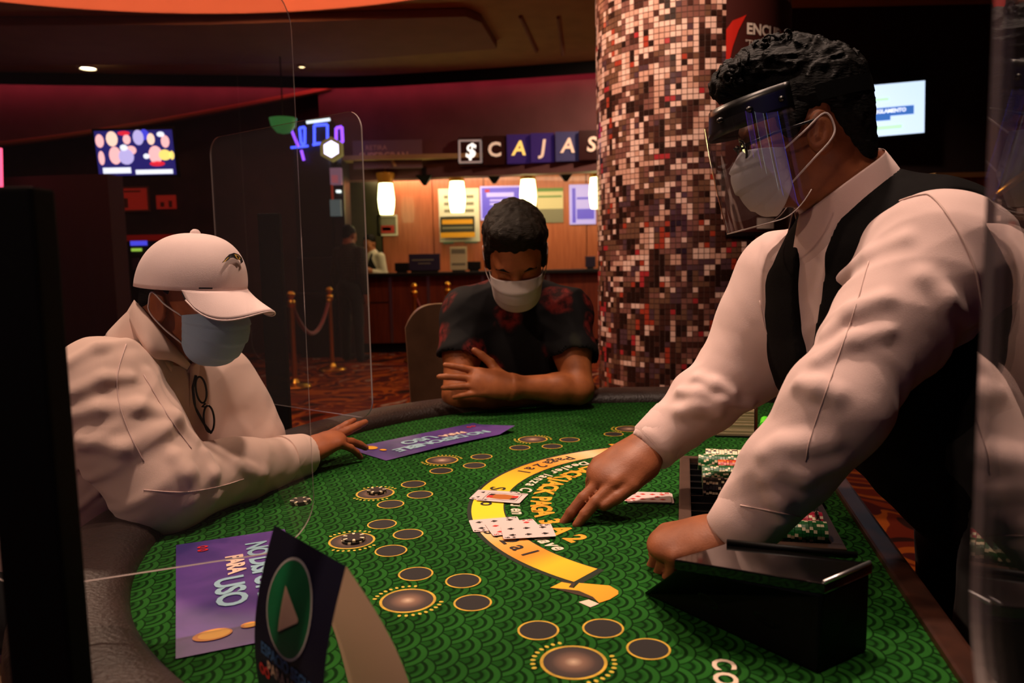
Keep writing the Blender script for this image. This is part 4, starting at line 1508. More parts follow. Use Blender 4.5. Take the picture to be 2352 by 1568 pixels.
# chips on the bet circles
for (x, y), n, lb in (((-0.100, 0.893), 2, 'black and white casino chip stacked in the bet circle by the capped player\'s cuff'), ((-0.366, 0.829), 2, 'black and white casino chip stacked in the bet circle behind the folded card'),
                      ((-0.185, 1.018), 2, 'black and white casino chip under the capped player\'s forearm')):
    for k in range(n):
        p = TMAT @ Vector((x + rnd.uniform(-.002, .002), y + rnd.uniform(-.002, .002), 0))
        o = link('casino_chip', chip_me['black'], None, lb, 'casino chip', lb.replace('casino chip', 'chips'))
        o.location = (p.x, p.y, TZ + 0.0008 + k * (CHT + .0001))
        o.rotation_euler = (0, 0, rnd.uniform(0, 6))

# chip tray: recessed box with rows of chips on edge
tray = empty('chip_tray', TMAT @ Vector((-0.04, 0.17, TZ)), TR, label='brown framed chip tray with dark rows of casino chips before the dealer', cat='chip tray', world=False)
TX0, TX1, TY0, TY1 = -0.255, 0.255, -0.105, 0.105
M_TRAY = mat('tray_brown', (70, 50, 40), 0.45, noise=.2, scale=20)
fr = MB()
for q in ((TX0 - .02, TY0 - .02, TX0, TY1 + .02), (TX1, TY0 - .02, TX1 + .02, TY1 + .02), (TX0, TY0 - .02, TX1, TY0), (TX0, TY1, TX1, TY1 + .022)):
    fr.box((q[0], q[1], 0.0), (q[2], q[3], 0.014))
link('frame', fr.mesh('frame', M_TRAY, bevel=0.003), tray)
link('floor_plate', MB().box((TX0, TY0, 0.0), (TX1, TY1, 0.002)).mesh('floor_plate', M_BLACKM), tray)
NR = 11
pitch = (TX1 - TX0) / NR
for k in range(1, NR):
    x = TX0 + pitch * k
    link('divider', MB().box((x - .0012, TY0, .002), (x + .0012, TY1, .012)).mesh('divider', M_BLACKM), tray)
ROWS = ['green', 'rose', 'black', 'green', 'red', 'black', 'green', 'green', 'red', 'green', 'brown']
STARTS = [.20, .17, .14, .155, .12, .19, .19, .185, .155, .195, .175]
thk = 0.0056
ORD = ['first', 'second', 'third', 'fourth', 'fifth', 'sixth', 'seventh', 'eighth', 'ninth', 'tenth', 'last']
for k in range(NR):
    x = TX0 + pitch * (k + .5)
    nn = int(STARTS[k] / thk)
    for i in range(nn):
        kk = ROWS[k]
        if k == 8 and i > nn - 7:
            kk = 'red'
        if k == 10 and i % 5 == 3:
            kk = 'white'
        o = link('casino_chip', chip_me[kk], None, 'casino chip with %s edges in the %s tray row from the card shoe' % ({'green': 'green and cream', 'red': 'red and orange', 'black': 'black and cream', 'rose': 'rose red', 'white': 'cream and green', 'brown': 'cream and black'}[kk], ORD[k]), 'casino chip', '%s edged chips in the %s row of the chip tray' % (kk, ORD[k]))
        M_ = tray.matrix_basis.copy()
        o.matrix_world = Matrix.Translation(tray.location) @ Matrix.Rotation(TR, 4, 'Z') @ Matrix.Translation((x, TY0 + .003 + i * thk, 0.0217)) @ Matrix.Rotation(-PI / 2 + rnd.uniform(-.03, .03), 4, 'X') @ Matrix.Rotation(rnd.uniform(0, 6), 4, 'Z') @ Matrix.Scale(1.55, 4, (0, 0, 1))

# ================================================================== CARD SHOE
M_SHOE = mat('shoe_black', (4, 4, 4), 0.5, spec=0.12)
M_LID = mat('shoe_lid', (10, 9, 9), 0.04, spec=0.7, coat=0.6)
shoe = empty('card_shoe', TMAT @ Vector((-0.6, 0.19, TZ)), TR, label='glossy black wedge shaped card shoe with slanted nose on the felt', cat='card shoe', world=False)
so = Vector((-0.6, 0.19, 0))


def sh(x, y, z):
    return (x - so.x, y - so.y, z - TZ)


top = [(-0.630, 0.296), (-0.673, 0.140), (-0.605, 0.078), (-0.568, 0.236)]
bot = [(-0.495, 0.343), (-0.676, 0.145), (-0.612, 0.080), (-0.44, 0.27)]
zt = 0.884
mid = [(-0.600, 0.303), (-0.675, 0.143), (-0.609, 0.079), (-0.545, 0.24)]
V = [sh(x, y, TZ + .001) for x, y in bot] + [sh(x, y, zt - .012) for x, y in top]
link('body', MB().add(V, [(3, 2, 1, 0), (4, 5, 6, 7), (0, 1, 5, 4), (1, 2, 6, 5), (2, 3, 7, 6), (3, 0, 4, 7)]).mesh('body', M_SHOE, bevel=0.004), shoe)
cx, cy = sum(p[0] for p in top) / 4, sum(p[1] for p in top) / 4
lid = [(cx + (x - cx) * 1.03, cy + (y - cy) * 1.03) for x, y in top]
link('lid', MB().prism([sh(x, y, 0)[:2] for x, y in lid], zt - .012 - TZ, zt - TZ).mesh('lid', M_LID, bevel=0.0015), shoe)
a_, b_ = Vector(sh(-0.570, 0.236, zt)), Vector(sh(-0.590, 0.088, zt))
link('lid_bar', MB().tube([a_ + Vector((0, 0, .003)), b_ + Vector((0, 0, .003))], 0.004, 8).mesh('lid_bar', M_SHOE, True), shoe)
a_, b_ = Vector(sh(-0.673, 0.139, zt)), Vector(sh(-0.606, 0.078, zt))
link('chrome_edge', MB().tube([a_ + Vector((0, 0, .001)), b_ + Vector((0, 0, .001))], 0.0024, 8).mesh('chrome_edge', mat('chrome', (225, 225, 228), .35, metal=1), True), shoe, label='chrome strip')
for s in (0.35, 0.7):
    q = [Vector(V[i]) for i in (0, 1, 5, 4)]
    c = (q[0].lerp(q[1], s) * .55 + q[3].lerp(q[2], s) * .45)
    nrm = (q[1] - q[0]).cross(q[3] - q[0]).normalized()
    if nrm.y < 0 and nrm.x > 0:
        nrm = -nrm
    Mq = frame(c + nrm * .0006, (q[1] - q[0]), (q[3] - q[0]))
    link('emblem', MB().add(*ring(0.012, 0.0145, 20), 0, Mq).mesh('emblem', mat('shoe_emblem', (24, 22, 22), .25)), shoe)

# discard rack with a deck of cards
pa, pb = TMAT @ Vector((0.50, 0.21, 0)), TMAT @ Vector((0.50, 0.115, 0))
rk = empty('discard_rack', TMAT @ Vector((0.53, 0.16, TZ)), TR, label='upright stack of used cards in a dark red discard rack by the far rail', cat='card rack', world=False)
link('back_plate', MB().box((-.036, -.055, 0), (-.030 + .07, -.049, .085)).mesh('back_plate', mat('rack_red', (70, 16, 16), .3)), rk)
link('base_plate', MB().box((-.036, -.055, 0), (.04, .05, .004)).mesh('base_plate', M_BLACKM), rk)
dk_ = MB()
for k in range(18):
    j = rnd.uniform(-.001, .001)
    dk_.box((-.030 + j, -.047, .004 + k * .0038), (.033 + j, .044 + j, .004 + k * .0038 + .0033))
link('deck', dk_.mesh('deck', mat('deck_edge', (196, 176, 140), .6)), rk, label='stacked card edges')
# green marker clipped by the tray
mk = empty('green_marker', TMAT @ Vector((0.40, 0.095, TZ)), TR, label='bright green plastic marker leaning in a black clip by the dealer\'s sleeve', cat='marker', world=False)
link('barrel', MB().tube([(-.05, .012, .016), (.0, .004, .034), (.03, 0, .046)], [.0085, .0095, .0095], 14).mesh('barrel', mat('neon_green', (60, 200, 20), .35, emit=(40, 200, 10), estr=.12), True, sharp=50), mk)
link('cap', MB().tube([(.03, 0, .046), (.055, -.004, .056)], [.0115, .0105], 14).mesh('cap', mat('neon_green2', (90, 215, 40), .35, emit=(60, 215, 20), estr=.12), True, sharp=50), mk)
link('clip', MB().box((-.06, -.012, 0.0), (-.01, .024, .012)).mesh('clip', M_BLACKM, bevel=.002), mk)
link('clip_screw', MB().lathe([(0, .015), (.004, .0145), (.005, .012)], 10, M=Matrix.Translation((-.03, .018, 0))).mesh('clip_screw', M_STEEL, True), mk)

# ================================================================== FLAT SIGNS ON THE FELT
def purple_mat():
    m = bpy.data.materials.new('sign_purple_print')
    nt, N, Lk, b = nodes_of(m)
    tc = N.new('ShaderNodeTexCoord')
    n = N.new('ShaderNodeTexNoise')
    n.inputs['Scale'].default_value = 6
    n.inputs['Detail'].default_value = 3
    n.inputs['Distortion'].default_value = 1
    Lk.new(tc.outputs['Object'], n.inputs['Vector'])
    r = N.new('ShaderNodeValToRGB')
    r.color_ramp.elements[0].position = .35
    r.color_ramp.elements[1].position = .7
    r.color_ramp.elements[0].color = lin((58, 46, 112))
    r.color_ramp.elements[1].color = lin((104, 70, 150))
    Lk.new(n.outputs['Fac'], r.inputs['Fac'])
    Lk.new(r.outputs['Color'], b.inputs['Base Color'])
    b.inputs['Roughness'].default_value = .35
    return m


M_PUR = purple_mat()
S_LB = mat('sign_lightblue', (150, 190, 205), .4)
S_CR = mat('sign_cream', (236, 204, 184), .4)
S_RED = mat('sign_logo_red', (210, 40, 50), .4)
S_GLD = mat('sign_coin', (240, 176, 30), .35)
S_GLD2 = mat('sign_coin_dark', (214, 130, 20), .35)
SW, SL = 0.175, 0.415


def flat_sign(cen, read_dir, label, curl=0.0):
    """local x = reading direction, y = towards the top of the letters"""
    t = empty('table_sign', (cen[0], cen[1], TZ + .001), math.atan2(read_dir[1], read_dir[0]), label=label, cat='sign', world=False)

    def zf(u, v):
        return .001 + .004 * math.sin(u * PI) * abs(math.sin(v * 2)) + curl * max(0, .14 - u) * 5 * max(0, v - .2)
    mb = MB().grid(lambda u, v: ((u - .5) * SL, (v - .5) * SW, zf(u, v)), 30, 10)
    link('sheet', mb.mesh('sheet', M_PUR, True), t)

    def lay(me, nm):
        for q in me.vertices:
            q.co.z = zf(q.co.x / SL + .5, q.co.y / SW + .5) + .0012 + q.co.z
        return link(nm, me, t)
    for s, sz, x, y, m, sp in (('NO DISPONIBLE', .046, -.005, .033, S_LB, .88), ('PARA', .035, -.065, -.004, S_CR, .9), ('USO', .056, .038, -.018, S_LB, .9)):
        me = text_mesh(s, sz, m, bold=.0016, space=sp)
        me.transform(Matrix.Translation((x, y, 0)))
        lay(me, 'lettering')
    for (x, y, r, m, kx) in ((.165, -.045, .019, S_GLD2, 1.25), (.165, -.043, .0155, S_GLD, 1.25), (.158, .000, .0095, S_GLD2, 1.2), (.159, .001, .007, S_GLD, 1.2)):
        me = MB().add([((c[0] * .8) + x, c[1] * kx + y, .0002 * (1 if m is S_GLD else 0)) for c in disc(r, 20)[0]], [tuple(range(20))]).mesh('coin', m)
        lay(me, 'coin_print')
    for dx in (-.008, .008):
        me = MB().add([(-.165 + dx + c[0] * .7, -.047 + c[1], 0) for c in ring(.004, .0085, 14)[0]], ring(.004, .0085, 14)[1]).mesh('logo', S_RED)
        lay(me, 'logo_print')
    return t


flat_sign((-0.405, 1.108), (0.158, -0.373), 'purple NO DISPONIBLE sign lying on the felt behind the tent card')
flat_sign((-0.208, 2.005), (-0.36, -0.335), 'purple NO DISPONIBLE sign lying on the felt below the chair back', .03)

# ================================================================== TENT CARD
RA, RB = px(630, 1205, 0.795), px(795, 1300, 0.683)
zr = (RA.z + RB.z) / 2
RA.z = RB.z = zr
rd = (RB - RA).normalized()
nrm = Vector((rd.y, -rd.x, 0))
if nrm.y > 0:
    nrm = -nrm
tent = empty('tent_card', ((RA + RB) / 2 * 1.0)[:2] + (TZ,), label='folded tent card with a green play button circle standing on the felt', cat='tent card')
HT = zr - TZ - .001
TWD = (RB - RA).length


def face_pt(u, v, side, off=0.0):
    """u along the ridge, v from the ridge down to the felt; the paper bows outwards a little"""
    o = side * (0.020 * v + 0.016 * math.sin(v * PI)) if side > 0 else -(0.075 * v + 0.012 * math.sin(v * PI))
    p = RA + rd * (TWD * u) + nrm * o
    p.z = zr - HT * v
    if off:
        p = p + nrm * side * off
    return p


def paper_mat():
    m = mat('tent_paper', (190, 162, 138), .7)
    nt, N, Lk, b = nodes_of(m)
    tr = N.new('ShaderNodeBsdfTranslucent')
    tr.inputs[0].default_value = lin((200, 168, 140))
    mx = N.new('ShaderNodeMixShader')
    mx.inputs[0].default_value = .45
    Lk.new(b.outputs[0], mx.inputs[1])
    Lk.new(tr.outputs[0], mx.inputs[2])
    Lk.new(mx.outputs[0], N['Material Output'].inputs[0])
    return m


def polar(r0, r1, n=40, m=6):
    mb = MB()
    mb.grid(lambda u, v: ((r0 + (r1 - r0) * v) * math.cos(2 * PI * u), (r0 + (r1 - r0) * v) * math.sin(2 * PI * u), 0), n, m, wrap=True)
    return mb


link('front_panel', MB().grid(lambda u, v: face_pt(u, v, 1), 8, 40).mesh('front_panel', mat('tent_navy', (12, 14, 36), .45, noise=.3, scale=8), True), tent)
link('back_panel', MB().grid(lambda u, v: face_pt(u, v, -1), 8, 16).mesh('back_panel', paper_mat(), True), tent)


def on_front(me, nm, off):
    for q in me.vertices:
        q.co = face_pt(.5 + q.co.x / TWD, (0.105 - q.co.y) / HT if False else (q.co.y * -1 + .0) / HT, 1, off)
    return link(nm, me, tent)


def shift(me, x, y):
    me.transform(Matrix.Translation((x, -y, 0)))
    return me


gr = mat('button_green', (14, 104, 60), .4, noise=.25, scale=14)
on_front(shift(polar(.0005, .043, 40, 12).mesh('b', gr), -.006, .060), 'green_button', .0008)
on_front(shift(MB().add(*ring(.043, .0455, 40)).mesh('b', mat('button_rim', (170, 165, 160), .35)), -.006, .060), 'button_rim', .0010)
on_front(shift(MB().grid(lambda u, v: (-.016 + .036 * u, (v - .5) * 2 * (.020 * (1 - u) + .0015), 0), 12, 12).mesh('p', mat('play_cream', (222, 182, 150), .5)), -.003, .063), 'play_mark', .0014)
for s, sz, y, m, bd in (('ESPACIO SEGURO', .0160, .1125, mat('tent_blue_ink', (60, 104, 150), .5), .0004), ('PARA USARSE', .0165, .1275, mat('tent_cream_ink', (214, 178, 150), .5), .0004), ('juega contigo', .009, .1405, mat('tent_cream_ink', (200, 170, 150), .5), 0)):
    on_front(shift(text_mesh(s, sz, m, bold=bd), .008, y), 'lettering', .001)
for dx in (-.006, .006):
    on_front(shift(MB().add(*ring(.003, .0062, 12)).mesh('l', S_RED), -.05 + dx, .135), 'logo', .001)

# ================================================================== CLEAR SCREENS AND THEIR POSTS
M_CLEAR = clear_mat('clear_acrylic', (0.97, 0.97, 0.975), 0.015, 1.44, 0.018)
M_CLEAR2 = clear_mat('clear_acrylic_side', (0.97, 0.97, 0.975), 0.015, 1.36, 0.001)
M_EDGE = mat('lit_acrylic_edge', (190, 175, 170), .25, spec=.8)  # pale colour stands in for light gathered in the sheet's edges


def screen(p0, p1, z0, z1, r, label, th=.005, m=None):
    """vertical pane from plan point p0 to p1"""
    p0, p1 = Vector((p0[0], p0[1], 0)), Vector((p1[0], p1[1], 0))
    x = (p1 - p0).normalized()
    Lw = (p1 - p0).length
    M_ = frame(((p0 + p1) / 2) + Vector((0, 0, (z0 + z1) / 2)), x, (0, 0, 1))
    t = empty('clear_screen', ((p0.x + p1.x) / 2, (p0.y + p1.y) / 2, z0), label=label, cat='screen')
    out = rrect(Lw, z1 - z0, r, 10)
    mb = MB()
    n = len(out)
    for s in (-th / 2, th / 2):
        mb.add([(a, b_, s) for a, b_ in out], [tuple(range(n))], 0, M_)
    link('pane', mb.mesh('pane', m or M_CLEAR), t)
    eb = MB()
    eb.add([(a, b_, s) for s in (-th / 2, th / 2) for a, b_ in out], [(k, (k + 1) % n, n + (k + 1) % n, n + k) for k in range(n)], 0, M_)
    link('polished_edge', eb.mesh('polished_edge', M_EDGE), t)
    return t


sA0, sA1 = pz(172, 1338, .87), pz(726, 1254, .87)
dA = (sA0 - sA1)
sA0 = sA0 + dA * .35
screen(sA0, sA1, .87, 1.60, .07, 'large clear acrylic screen between the black post and the capped player')
sB1 = pz(857, 962, .835)
sB0 = px(498, 600, 2.42)
screen(sB1, sB0, .835, 1.63, .05, 'clear acrylic screen behind the capped player reaching to his hand')
az, wC = math.radians(22.3), 0.078
uC = Vector((math.sin(az), math.cos(az), 0))
oC = Vector((math.cos(az), -math.sin(az), 0)) * wC
pC = oC + uC * (wC / math.tan(math.radians(31.3) - az))
screen(pC, oC + uC * .10, 1.005, 1.75, .05, 'clear acrylic screen beside the dealer mirroring his white sleeve', m=M_CLEAR2)


M_POST = mat('post_black', (4, 4, 4), .7, spec=.1)


def post(p, zt_, w, label, d=.03):
    t = empty('screen_post', (p[0], p[1], 0), label=label, cat='post', world=False)
    link('upright', MB().box((-w / 2, -d / 2, 0.01), (w / 2, d / 2, zt_)).mesh('upright', M_POST, bevel=.003), t)
    link('base', MB().box((-.14, -.16, 0), (.14, .16, .012)).mesh('base', M_BLACK, bevel=.003), t)
    for z in (.95, zt_ - .1):
        link('clamp', MB().box((-w / 2 + .01, d / 2, z), (w / 2 - .01, d / 2 + .012, z + .04)).mesh('clamp', M_BLACK, bevel=.003), t)
    return t


q = px(104, 1350, .62)
post((q.x, q.y), 1.302, .048, 'thick black metal post standing before the clear screen at the brown rail')
q = oC + uC * .09 + Vector((.035, -.02, 0))
post((q.x, q.y), 1.30, .04, 'slim black metal post carrying the clear screen beside the dealer')
q = px(640, 900, 2.37)
post((q.x, q.y), 1.395, .064, 'thin black metal post behind the capped player near the brass stanchion')

# ================================================================== CHAIRS
M_CHAIR = mat('chair_leather', (112, 84, 62), .4, noise=.2, scale=10, bump=.15, bscale=120)


def chair(loc, rz, label):
    """local +y is the way the sitter faces"""
    t = empty('casino_chair', loc, rz, label=label, cat='chair', world=False)
    link('seat', MB().prism(rrect(.48, .46, .09, 6), .42, .52).mesh('seat', M_CHAIR, True, bevel=.02, sharp=60), t)
    mb = MB()

    def back(u, v, s):
        a = (u - .5) * 1.25
        rr_ = .30
        x = rr_ * math.sin(a) * 0.93
        y = -.34 + rr_ * (1 - math.cos(a)) - .10 * v + s * .035 * math.cos((u - .5) * PI * .86)
        z = .50 + .57 * v * (1 - .16 * abs(2 * u - 1) ** 3) + .02 * math.sin(v * PI)
        return (x, y, z)
    NU, NV = 18, 14
    mb.grid(lambda u, v: back(u, v, 1), NU, NV)
    mb.grid(lambda u, v: back(u, v, -1), NU, NV)
    for e in (0, 1):
        mb.grid(lambda u, v: back(u, e, 2 * v - 1), NU, 1)
        mb.grid(lambda u, v: back(e, u, 2 * v - 1), NV, 1)
    me = mb.mesh('backrest', M_CHAIR, True, sharp=70)
    bm = bmesh.new(); bm.from_mesh(me); bmesh.ops.remove_doubles(bm, verts=bm.verts, dist=1e-4); bmesh.ops.recalc_face_normals(bm, faces=bm.faces); bm.to_mesh(me); bm.free()
    me.set_sharp_from_angle(angle=math.radians(75))
    link('backrest', me, t)
    for sx in (-1, 1):
        for sy in (-1, 1):
            link('leg', MB().tube([(sx * .18, sy * .17, .43), (sx * .22, sy * .21, 0)], [.02, .014], 10).mesh('leg', M_BLACKM, True), t)
    link('seat_frame', MB().box((-.2, -.19, .395), (.2, .19, .42)).mesh('seat_frame', M_BLACKM), t)
    return t


chair((-0.16, 2.88, 0), PI + 0.32, 'brown leather casino chair behind the player in the floral shirt')
chair((-1.12, 1.50, 0), -PI / 2 - .1, 'brown leather casino chair under the player in the white cap')
# ================================================================== IMPLICIT-SURFACE MODELLER FOR FIGURES
M_SEAM = mat('seam_thread', (206, 178, 170), .9)


def A3(p):
    return np.array((p[0], p[1], p[2]), dtype=np.float64)


F4 = np.float32


def nrm(x):
    return np.sqrt(np.einsum('ij,ij->i', x, x))


class Sdf:
    """smooth union of tapered limbs and ellipsoids, meshed with surface nets into ONE continuous skin"""

    def __init__(self):
        self.p = []
        self.disp = None
        self.dmax = 0.0

    def cone(self, a, b, ra, rb, k=0.02, op='u', flat=None):
        """tapered limb; flat = (direction, factor) squashes it along a direction (factor > 1 = thinner)"""
        self.p.append(dict(t='c', a=A3(a).astype(F4), b=A3(b).astype(F4), ra=float(ra), rb=float(rb), k=float(k), op=op, flat=((A3(flat[0]) / np.linalg.norm(A3(flat[0]))).astype(F4), float(flat[1])) if flat else None))
        return self

    def chain(self, pts, rad, k=0.02, flat=None, op='u'):
        for i in range(len(pts) - 1):
            self.cone(pts[i], pts[i + 1], rad[i], rad[i + 1], k, op, flat)
        return self

    def ell(self, c, r, R=None, k=0.02, op='u'):
        self.p.append(dict(t='e', c=A3(c).astype(F4), r=A3(r).astype(F4), R=(np.eye(3) if R is None else np.array(R)).astype(F4), k=float(k), op=op))
        return self

    def half(self, c, n, k=0.005, op='s'):
        """half space on the side of n"""
        n = A3(n)
        self.p.append(dict(t='h', c=A3(c), n=n / np.linalg.norm(n), k=k, op=op))
        return self

    def cut_end(self, w, e, r=.068, inner=.037):
        """ends a sleeve at w (coming from e) and hollows its mouth"""
        d = (A3(w) - A3(e)) / np.linalg.norm(A3(w) - A3(e))
        self.cone(A3(w) + d * r, A3(w) + d * (r + .10), r, r, .003, 's')
        self.cone(A3(w) - d * .012, A3(w) + d * .05, inner, inner, .003, 's')
        return self

    def surf_many(self, pts, d0=.7, other=None):
        """depths at which the sight lines of pixels meet the surface (nan where they miss)"""
        D = np.full(len(pts), float(d0))
        E_ = np.array([A3(px(x, y, 1.0)) for x, y in pts]) - A3(CAM)
        live = np.ones(len(pts), bool)
        for _ in range(70):
            k = np.nonzero(live)[0]
            if not len(k):
                break
            P = (A3(CAM) + E_[k] * D[k, None]).astype(F4)
            v = self.ev(P)
            if other is not None:
                v = np.minimum(v, other.ev(P))
            hit = v < .0008
            D[k[~hit]] += np.maximum(.0008, v[~hit] * .7)
            live[k[hit]] = False
            far = D > 4
            live[far] = False
            D[far] = np.nan
        return D

    def surf(self, x, y, d0=.7):
        d = self.surf_many([(x, y)], d0)[0]
        return None if np.isnan(d) else A3(px(x, y, d))

    def ridges(self, lines):
        """pressed folds: thin rolls laid on the cloth along picture lines"""
        D = self.surf_many([a for pts, r in lines for a in pts])
        i, out = 0, []
        for pts, r in lines:
            q = [A3(px(*a, d)) for a, d in zip(pts, D[i:i + len(pts)]) if not np.isnan(d)]
            i += len(pts)
            if len(q) > 1 and all(np.linalg.norm(a - b) < .16 for a, b in zip(q, q[1:])):
                out.append((q, r * .55))
        for q, r in out:
            n = len(q)
            for i in range(n - 1):
                self.cone(q[i], q[i + 1], r * (.5 + .5 * math.sin(PI * (i + .5) / n)), r * (.35 + .5 * math.sin(PI * (i + 1) / n)), .020)
        return self

    def seam(self, pts, m, parent, r=.0012, n=6, d0=.7):
        """stitched seam: a thin cord laid on the cloth along a picture line"""
        P = [(a.x, a.y) for a in spline([(x, y, 0) for x, y in pts], n)]
        q = [px(*a, d) for a, d in zip(P, self.surf_many(P, d0)) if not np.isnan(d)]
        if len(q) > 2:
            link('seam', MB().tube(q, r, 5).mesh('seam', m, True), parent)

    def box(self, c, hs, R=None, r=0.005, k=0.01, op='u'):
        self.p.append(dict(t='b', c=A3(c), hs=A3(hs), r=r, R=np.eye(3) if R is None else np.array(R), k=k, op=op))
        return self

    @staticmethod
    def d1(q, P):
        t = q['t']
        if t == 'c':
            a, ba = q['a'], q['b'] - q['a']
            W_ = P - a
            if q['flat'] is not None:
                n, s = q['flat']
                W_ = W_ + (W_ @ n)[:, None] * (n * (s - 1))
                ba = ba + n * (ba @ n) * (s - 1)
            h = np.clip(W_ @ ba / max(1e-12, ba @ ba), 0, 1)
            d = nrm(W_ - h[:, None] * ba) - (q['ra'] + (q['rb'] - q['ra']) * h)
            return d / (max(1.0, q['flat'][1]) if q['flat'] is not None else 1.0)
        if t == 'e':
            L_ = (P - q['c']) @ q['R']
            k0 = nrm(L_ / q['r'])
            k1 = nrm(L_ / (q['r'] ** 2))
            return np.where(k1 > 1e-9, k0 * (k0 - 1) / np.maximum(k1, 1e-9), -q['r'].min())
        if t == 'h':
            return -((P - q['c']) @ q['n'])
        L_ = np.abs((P - q['c']) @ q['R']) - q['hs'] + q['r']
        return np.linalg.norm(np.maximum(L_, 0), axis=1) + np.minimum(L_.max(axis=1), 0) - q['r']

    def ev(self, P, ids=None):
        d = None
        for i in (range(len(self.p)) if ids is None else ids):
            q = self.p[i]
            e = self.d1(q, P)
            k = q['k']
            if d is None:
                d = e if q['op'] == 'u' else np.full(len(P), 1.0)
                if q['op'] == 'u':
                    continue
            if q['op'] == 'u':
                h = np.clip(0.5 + 0.5 * (d - e) / k, 0, 1)
                d = d + (e - d) * h - k * h * (1 - h)
            elif q['op'] == 's':
                h = np.clip(0.5 - 0.5 * (d + e) / k, 0, 1)
                d = d + (-e - d) * h + k * h * (1 - h)
            else:
                h = np.clip(0.5 - 0.5 * (e - d) / k, 0, 1)
                d = e + (d - e) * h + k * h * (1 - h)
        if d is None:
            d = np.full(len(P), 1.0)
        if self.disp is not None:
            m = np.abs(d) < self.dmax * 1.5 + .012
            if m.any():
                d[m] = d[m] - self.disp(P[m])
        return d

    def bounds(self):
        lo, hi = np.full(3, 1e9), np.full(3, -1e9)
        for q in self.p:
            if q['op'] != 'u':
                continue
            if q['t'] == 'c':
                for c, r in ((q['a'], q['ra']), (q['b'], q['rb'])):
                    lo, hi = np.minimum(lo, c - r), np.maximum(hi, c + r)
            else:
                r = q['r'].max() if q['t'] == 'e' else np.linalg.norm(q['hs'])
                lo, hi = np.minimum(lo, q['c'] - r), np.maximum(hi, q['c'] + r)
        return lo - 0.02 - self.dmax, hi + 0.02 + self.dmax

    def build(self, h, lo=None, hi=None):
        l0, h0 = self.bounds()
        lo = l0 if lo is None else np.maximum(l0, A3(lo))
        hi = h0 if hi is None else np.minimum(h0, A3(hi))
        B = 16
        nb = np.ceil((hi - lo) / (h * B)).astype(int) + 1
        dims = nb * B
        V = np.ones(dims, dtype=np.float32)
        bi = np.stack(np.meshgrid(*[np.arange(n) for n in nb], indexing='ij'), -1).reshape(-1, 3)
        cen = (lo + (bi * B + (B - 1) / 2) * h).astype(F4)
        rad = h * B * math.sqrt(3) / 2
        n = len(self.p)
        Dm = np.stack([self.d1(q, cen) for q in self.p], 1)
        kmax = max(q['k'] for q in self.p)
        ks = [q['k'] * 1.2 for q in self.p]
        isu = np.array([q['op'] == 'u' for q in self.p])
        mn = np.where(isu, Dm, 1e9).min(1)
        act = mn < rad + kmax + self.dmax + 0.004
        loc = np.stack(np.meshgrid(*[np.arange(B)] * 3, indexing='ij'), -1).reshape(-1, 3)
        for m in np.nonzero(act)[0]:
            # exact test with the whole set at the centre
            sel = [i for i in range(n) if (Dm[m, i] < (max(mn[m], 0) + 2 * rad + ks[i] if isu[i] else 1e9)) and (isu[i] or self.p[i]['op'] == 'i' or Dm[m, i] < rad + kmax)]
            if not any(isu[i] for i in sel):
                continue
            c = self.ev(cen[m:m + 1], sel)[0]
            b0 = bi[m] * B
            if c > rad * 1.35 + self.dmax + .004:
                continue
            if c < -(rad * 1.6 + kmax + self.dmax):
                V[b0[0]:b0[0] + B, b0[1]:b0[1] + B, b0[2]:b0[2] + B] = -1
                continue
            P = (lo + (b0 + loc) * h).astype(F4)
            V[b0[0]:b0[0] + B, b0[1]:b0[1] + B, b0[2]:b0[2] + B] = self.ev(P, sel).reshape(B, B, B)
        S = V < 0
        # cells
        sh = [S[i:dims[0] - 1 + i, j:dims[1] - 1 + j, k:dims[2] - 1 + k] for i in (0, 1) for j in (0, 1) for k in (0, 1)]
        allin = sh[0].copy()
        anyin = sh[0].copy()
        for s_ in sh[1:]:
            allin &= s_
            anyin |= s_
        cells = np.argwhere(anyin & ~allin)
        idx = np.full(anyin.shape, -1, dtype=np.int32)
        idx[tuple(cells.T)] = np.arange(len(cells))
        cv = np.stack([V[cells[:, 0] + i, cells[:, 1] + j, cells[:, 2] + k] for i in (0, 1) for j in (0, 1) for k in (0, 1)], 1)
        off = np.array([(i, j, k) for i in (0, 1) for j in (0, 1) for k in (0, 1)], dtype=np.float64)
        acc = np.zeros((len(cells), 3))
        cnt = np.zeros(len(cells))
        for a in range(8):
            for b in range(a + 1, 8):
                if np.abs(off[a] - off[b]).sum() != 1:
                    continue
                va, vb = cv[:, a], cv[:, b]
                x = (va < 0) != (vb < 0)
                t = np.where(x, va / np.where(x, va - vb, 1), 0)
                acc += np.where(x[:, None], off[a] + t[:, None] * (off[b] - off[a]), 0)
                cnt += x
        verts = lo + (cells + acc / cnt[:, None]) * h
        faces = []
        for ax in range(3):
            s0 = [slice(None)] * 3
            s1 = [slice(None)] * 3
            s0[ax], s1[ax] = slice(0, -1), slice(1, None)
            e = np.argwhere(S[tuple(s0)] != S[tuple(s1)])
            o1, o2 = (ax + 1) % 3, (ax + 2) % 3
            ok = (e[:, o1] > 0) & (e[:, o2] > 0) & (e[:, o1] < idx.shape[o1]) & (e[:, o2] < idx.shape[o2]) & (e[:, ax] < idx.shape[ax])
            e = e[ok]
            q = []
            for d1, d2 in ((-1, -1), (0, -1), (0, 0), (-1, 0)):
                c = e.copy()
                c[:, o1] += d1
                c[:, o2] += d2
                q.append(idx[tuple(c.T)])
            q = np.stack(q, 1)
            flip = ~S[tuple(e.T)]
            q[flip] = q[flip][:, ::-1]
            faces.append(q[(q >= 0).all(1)])
        return verts, np.concatenate(faces)

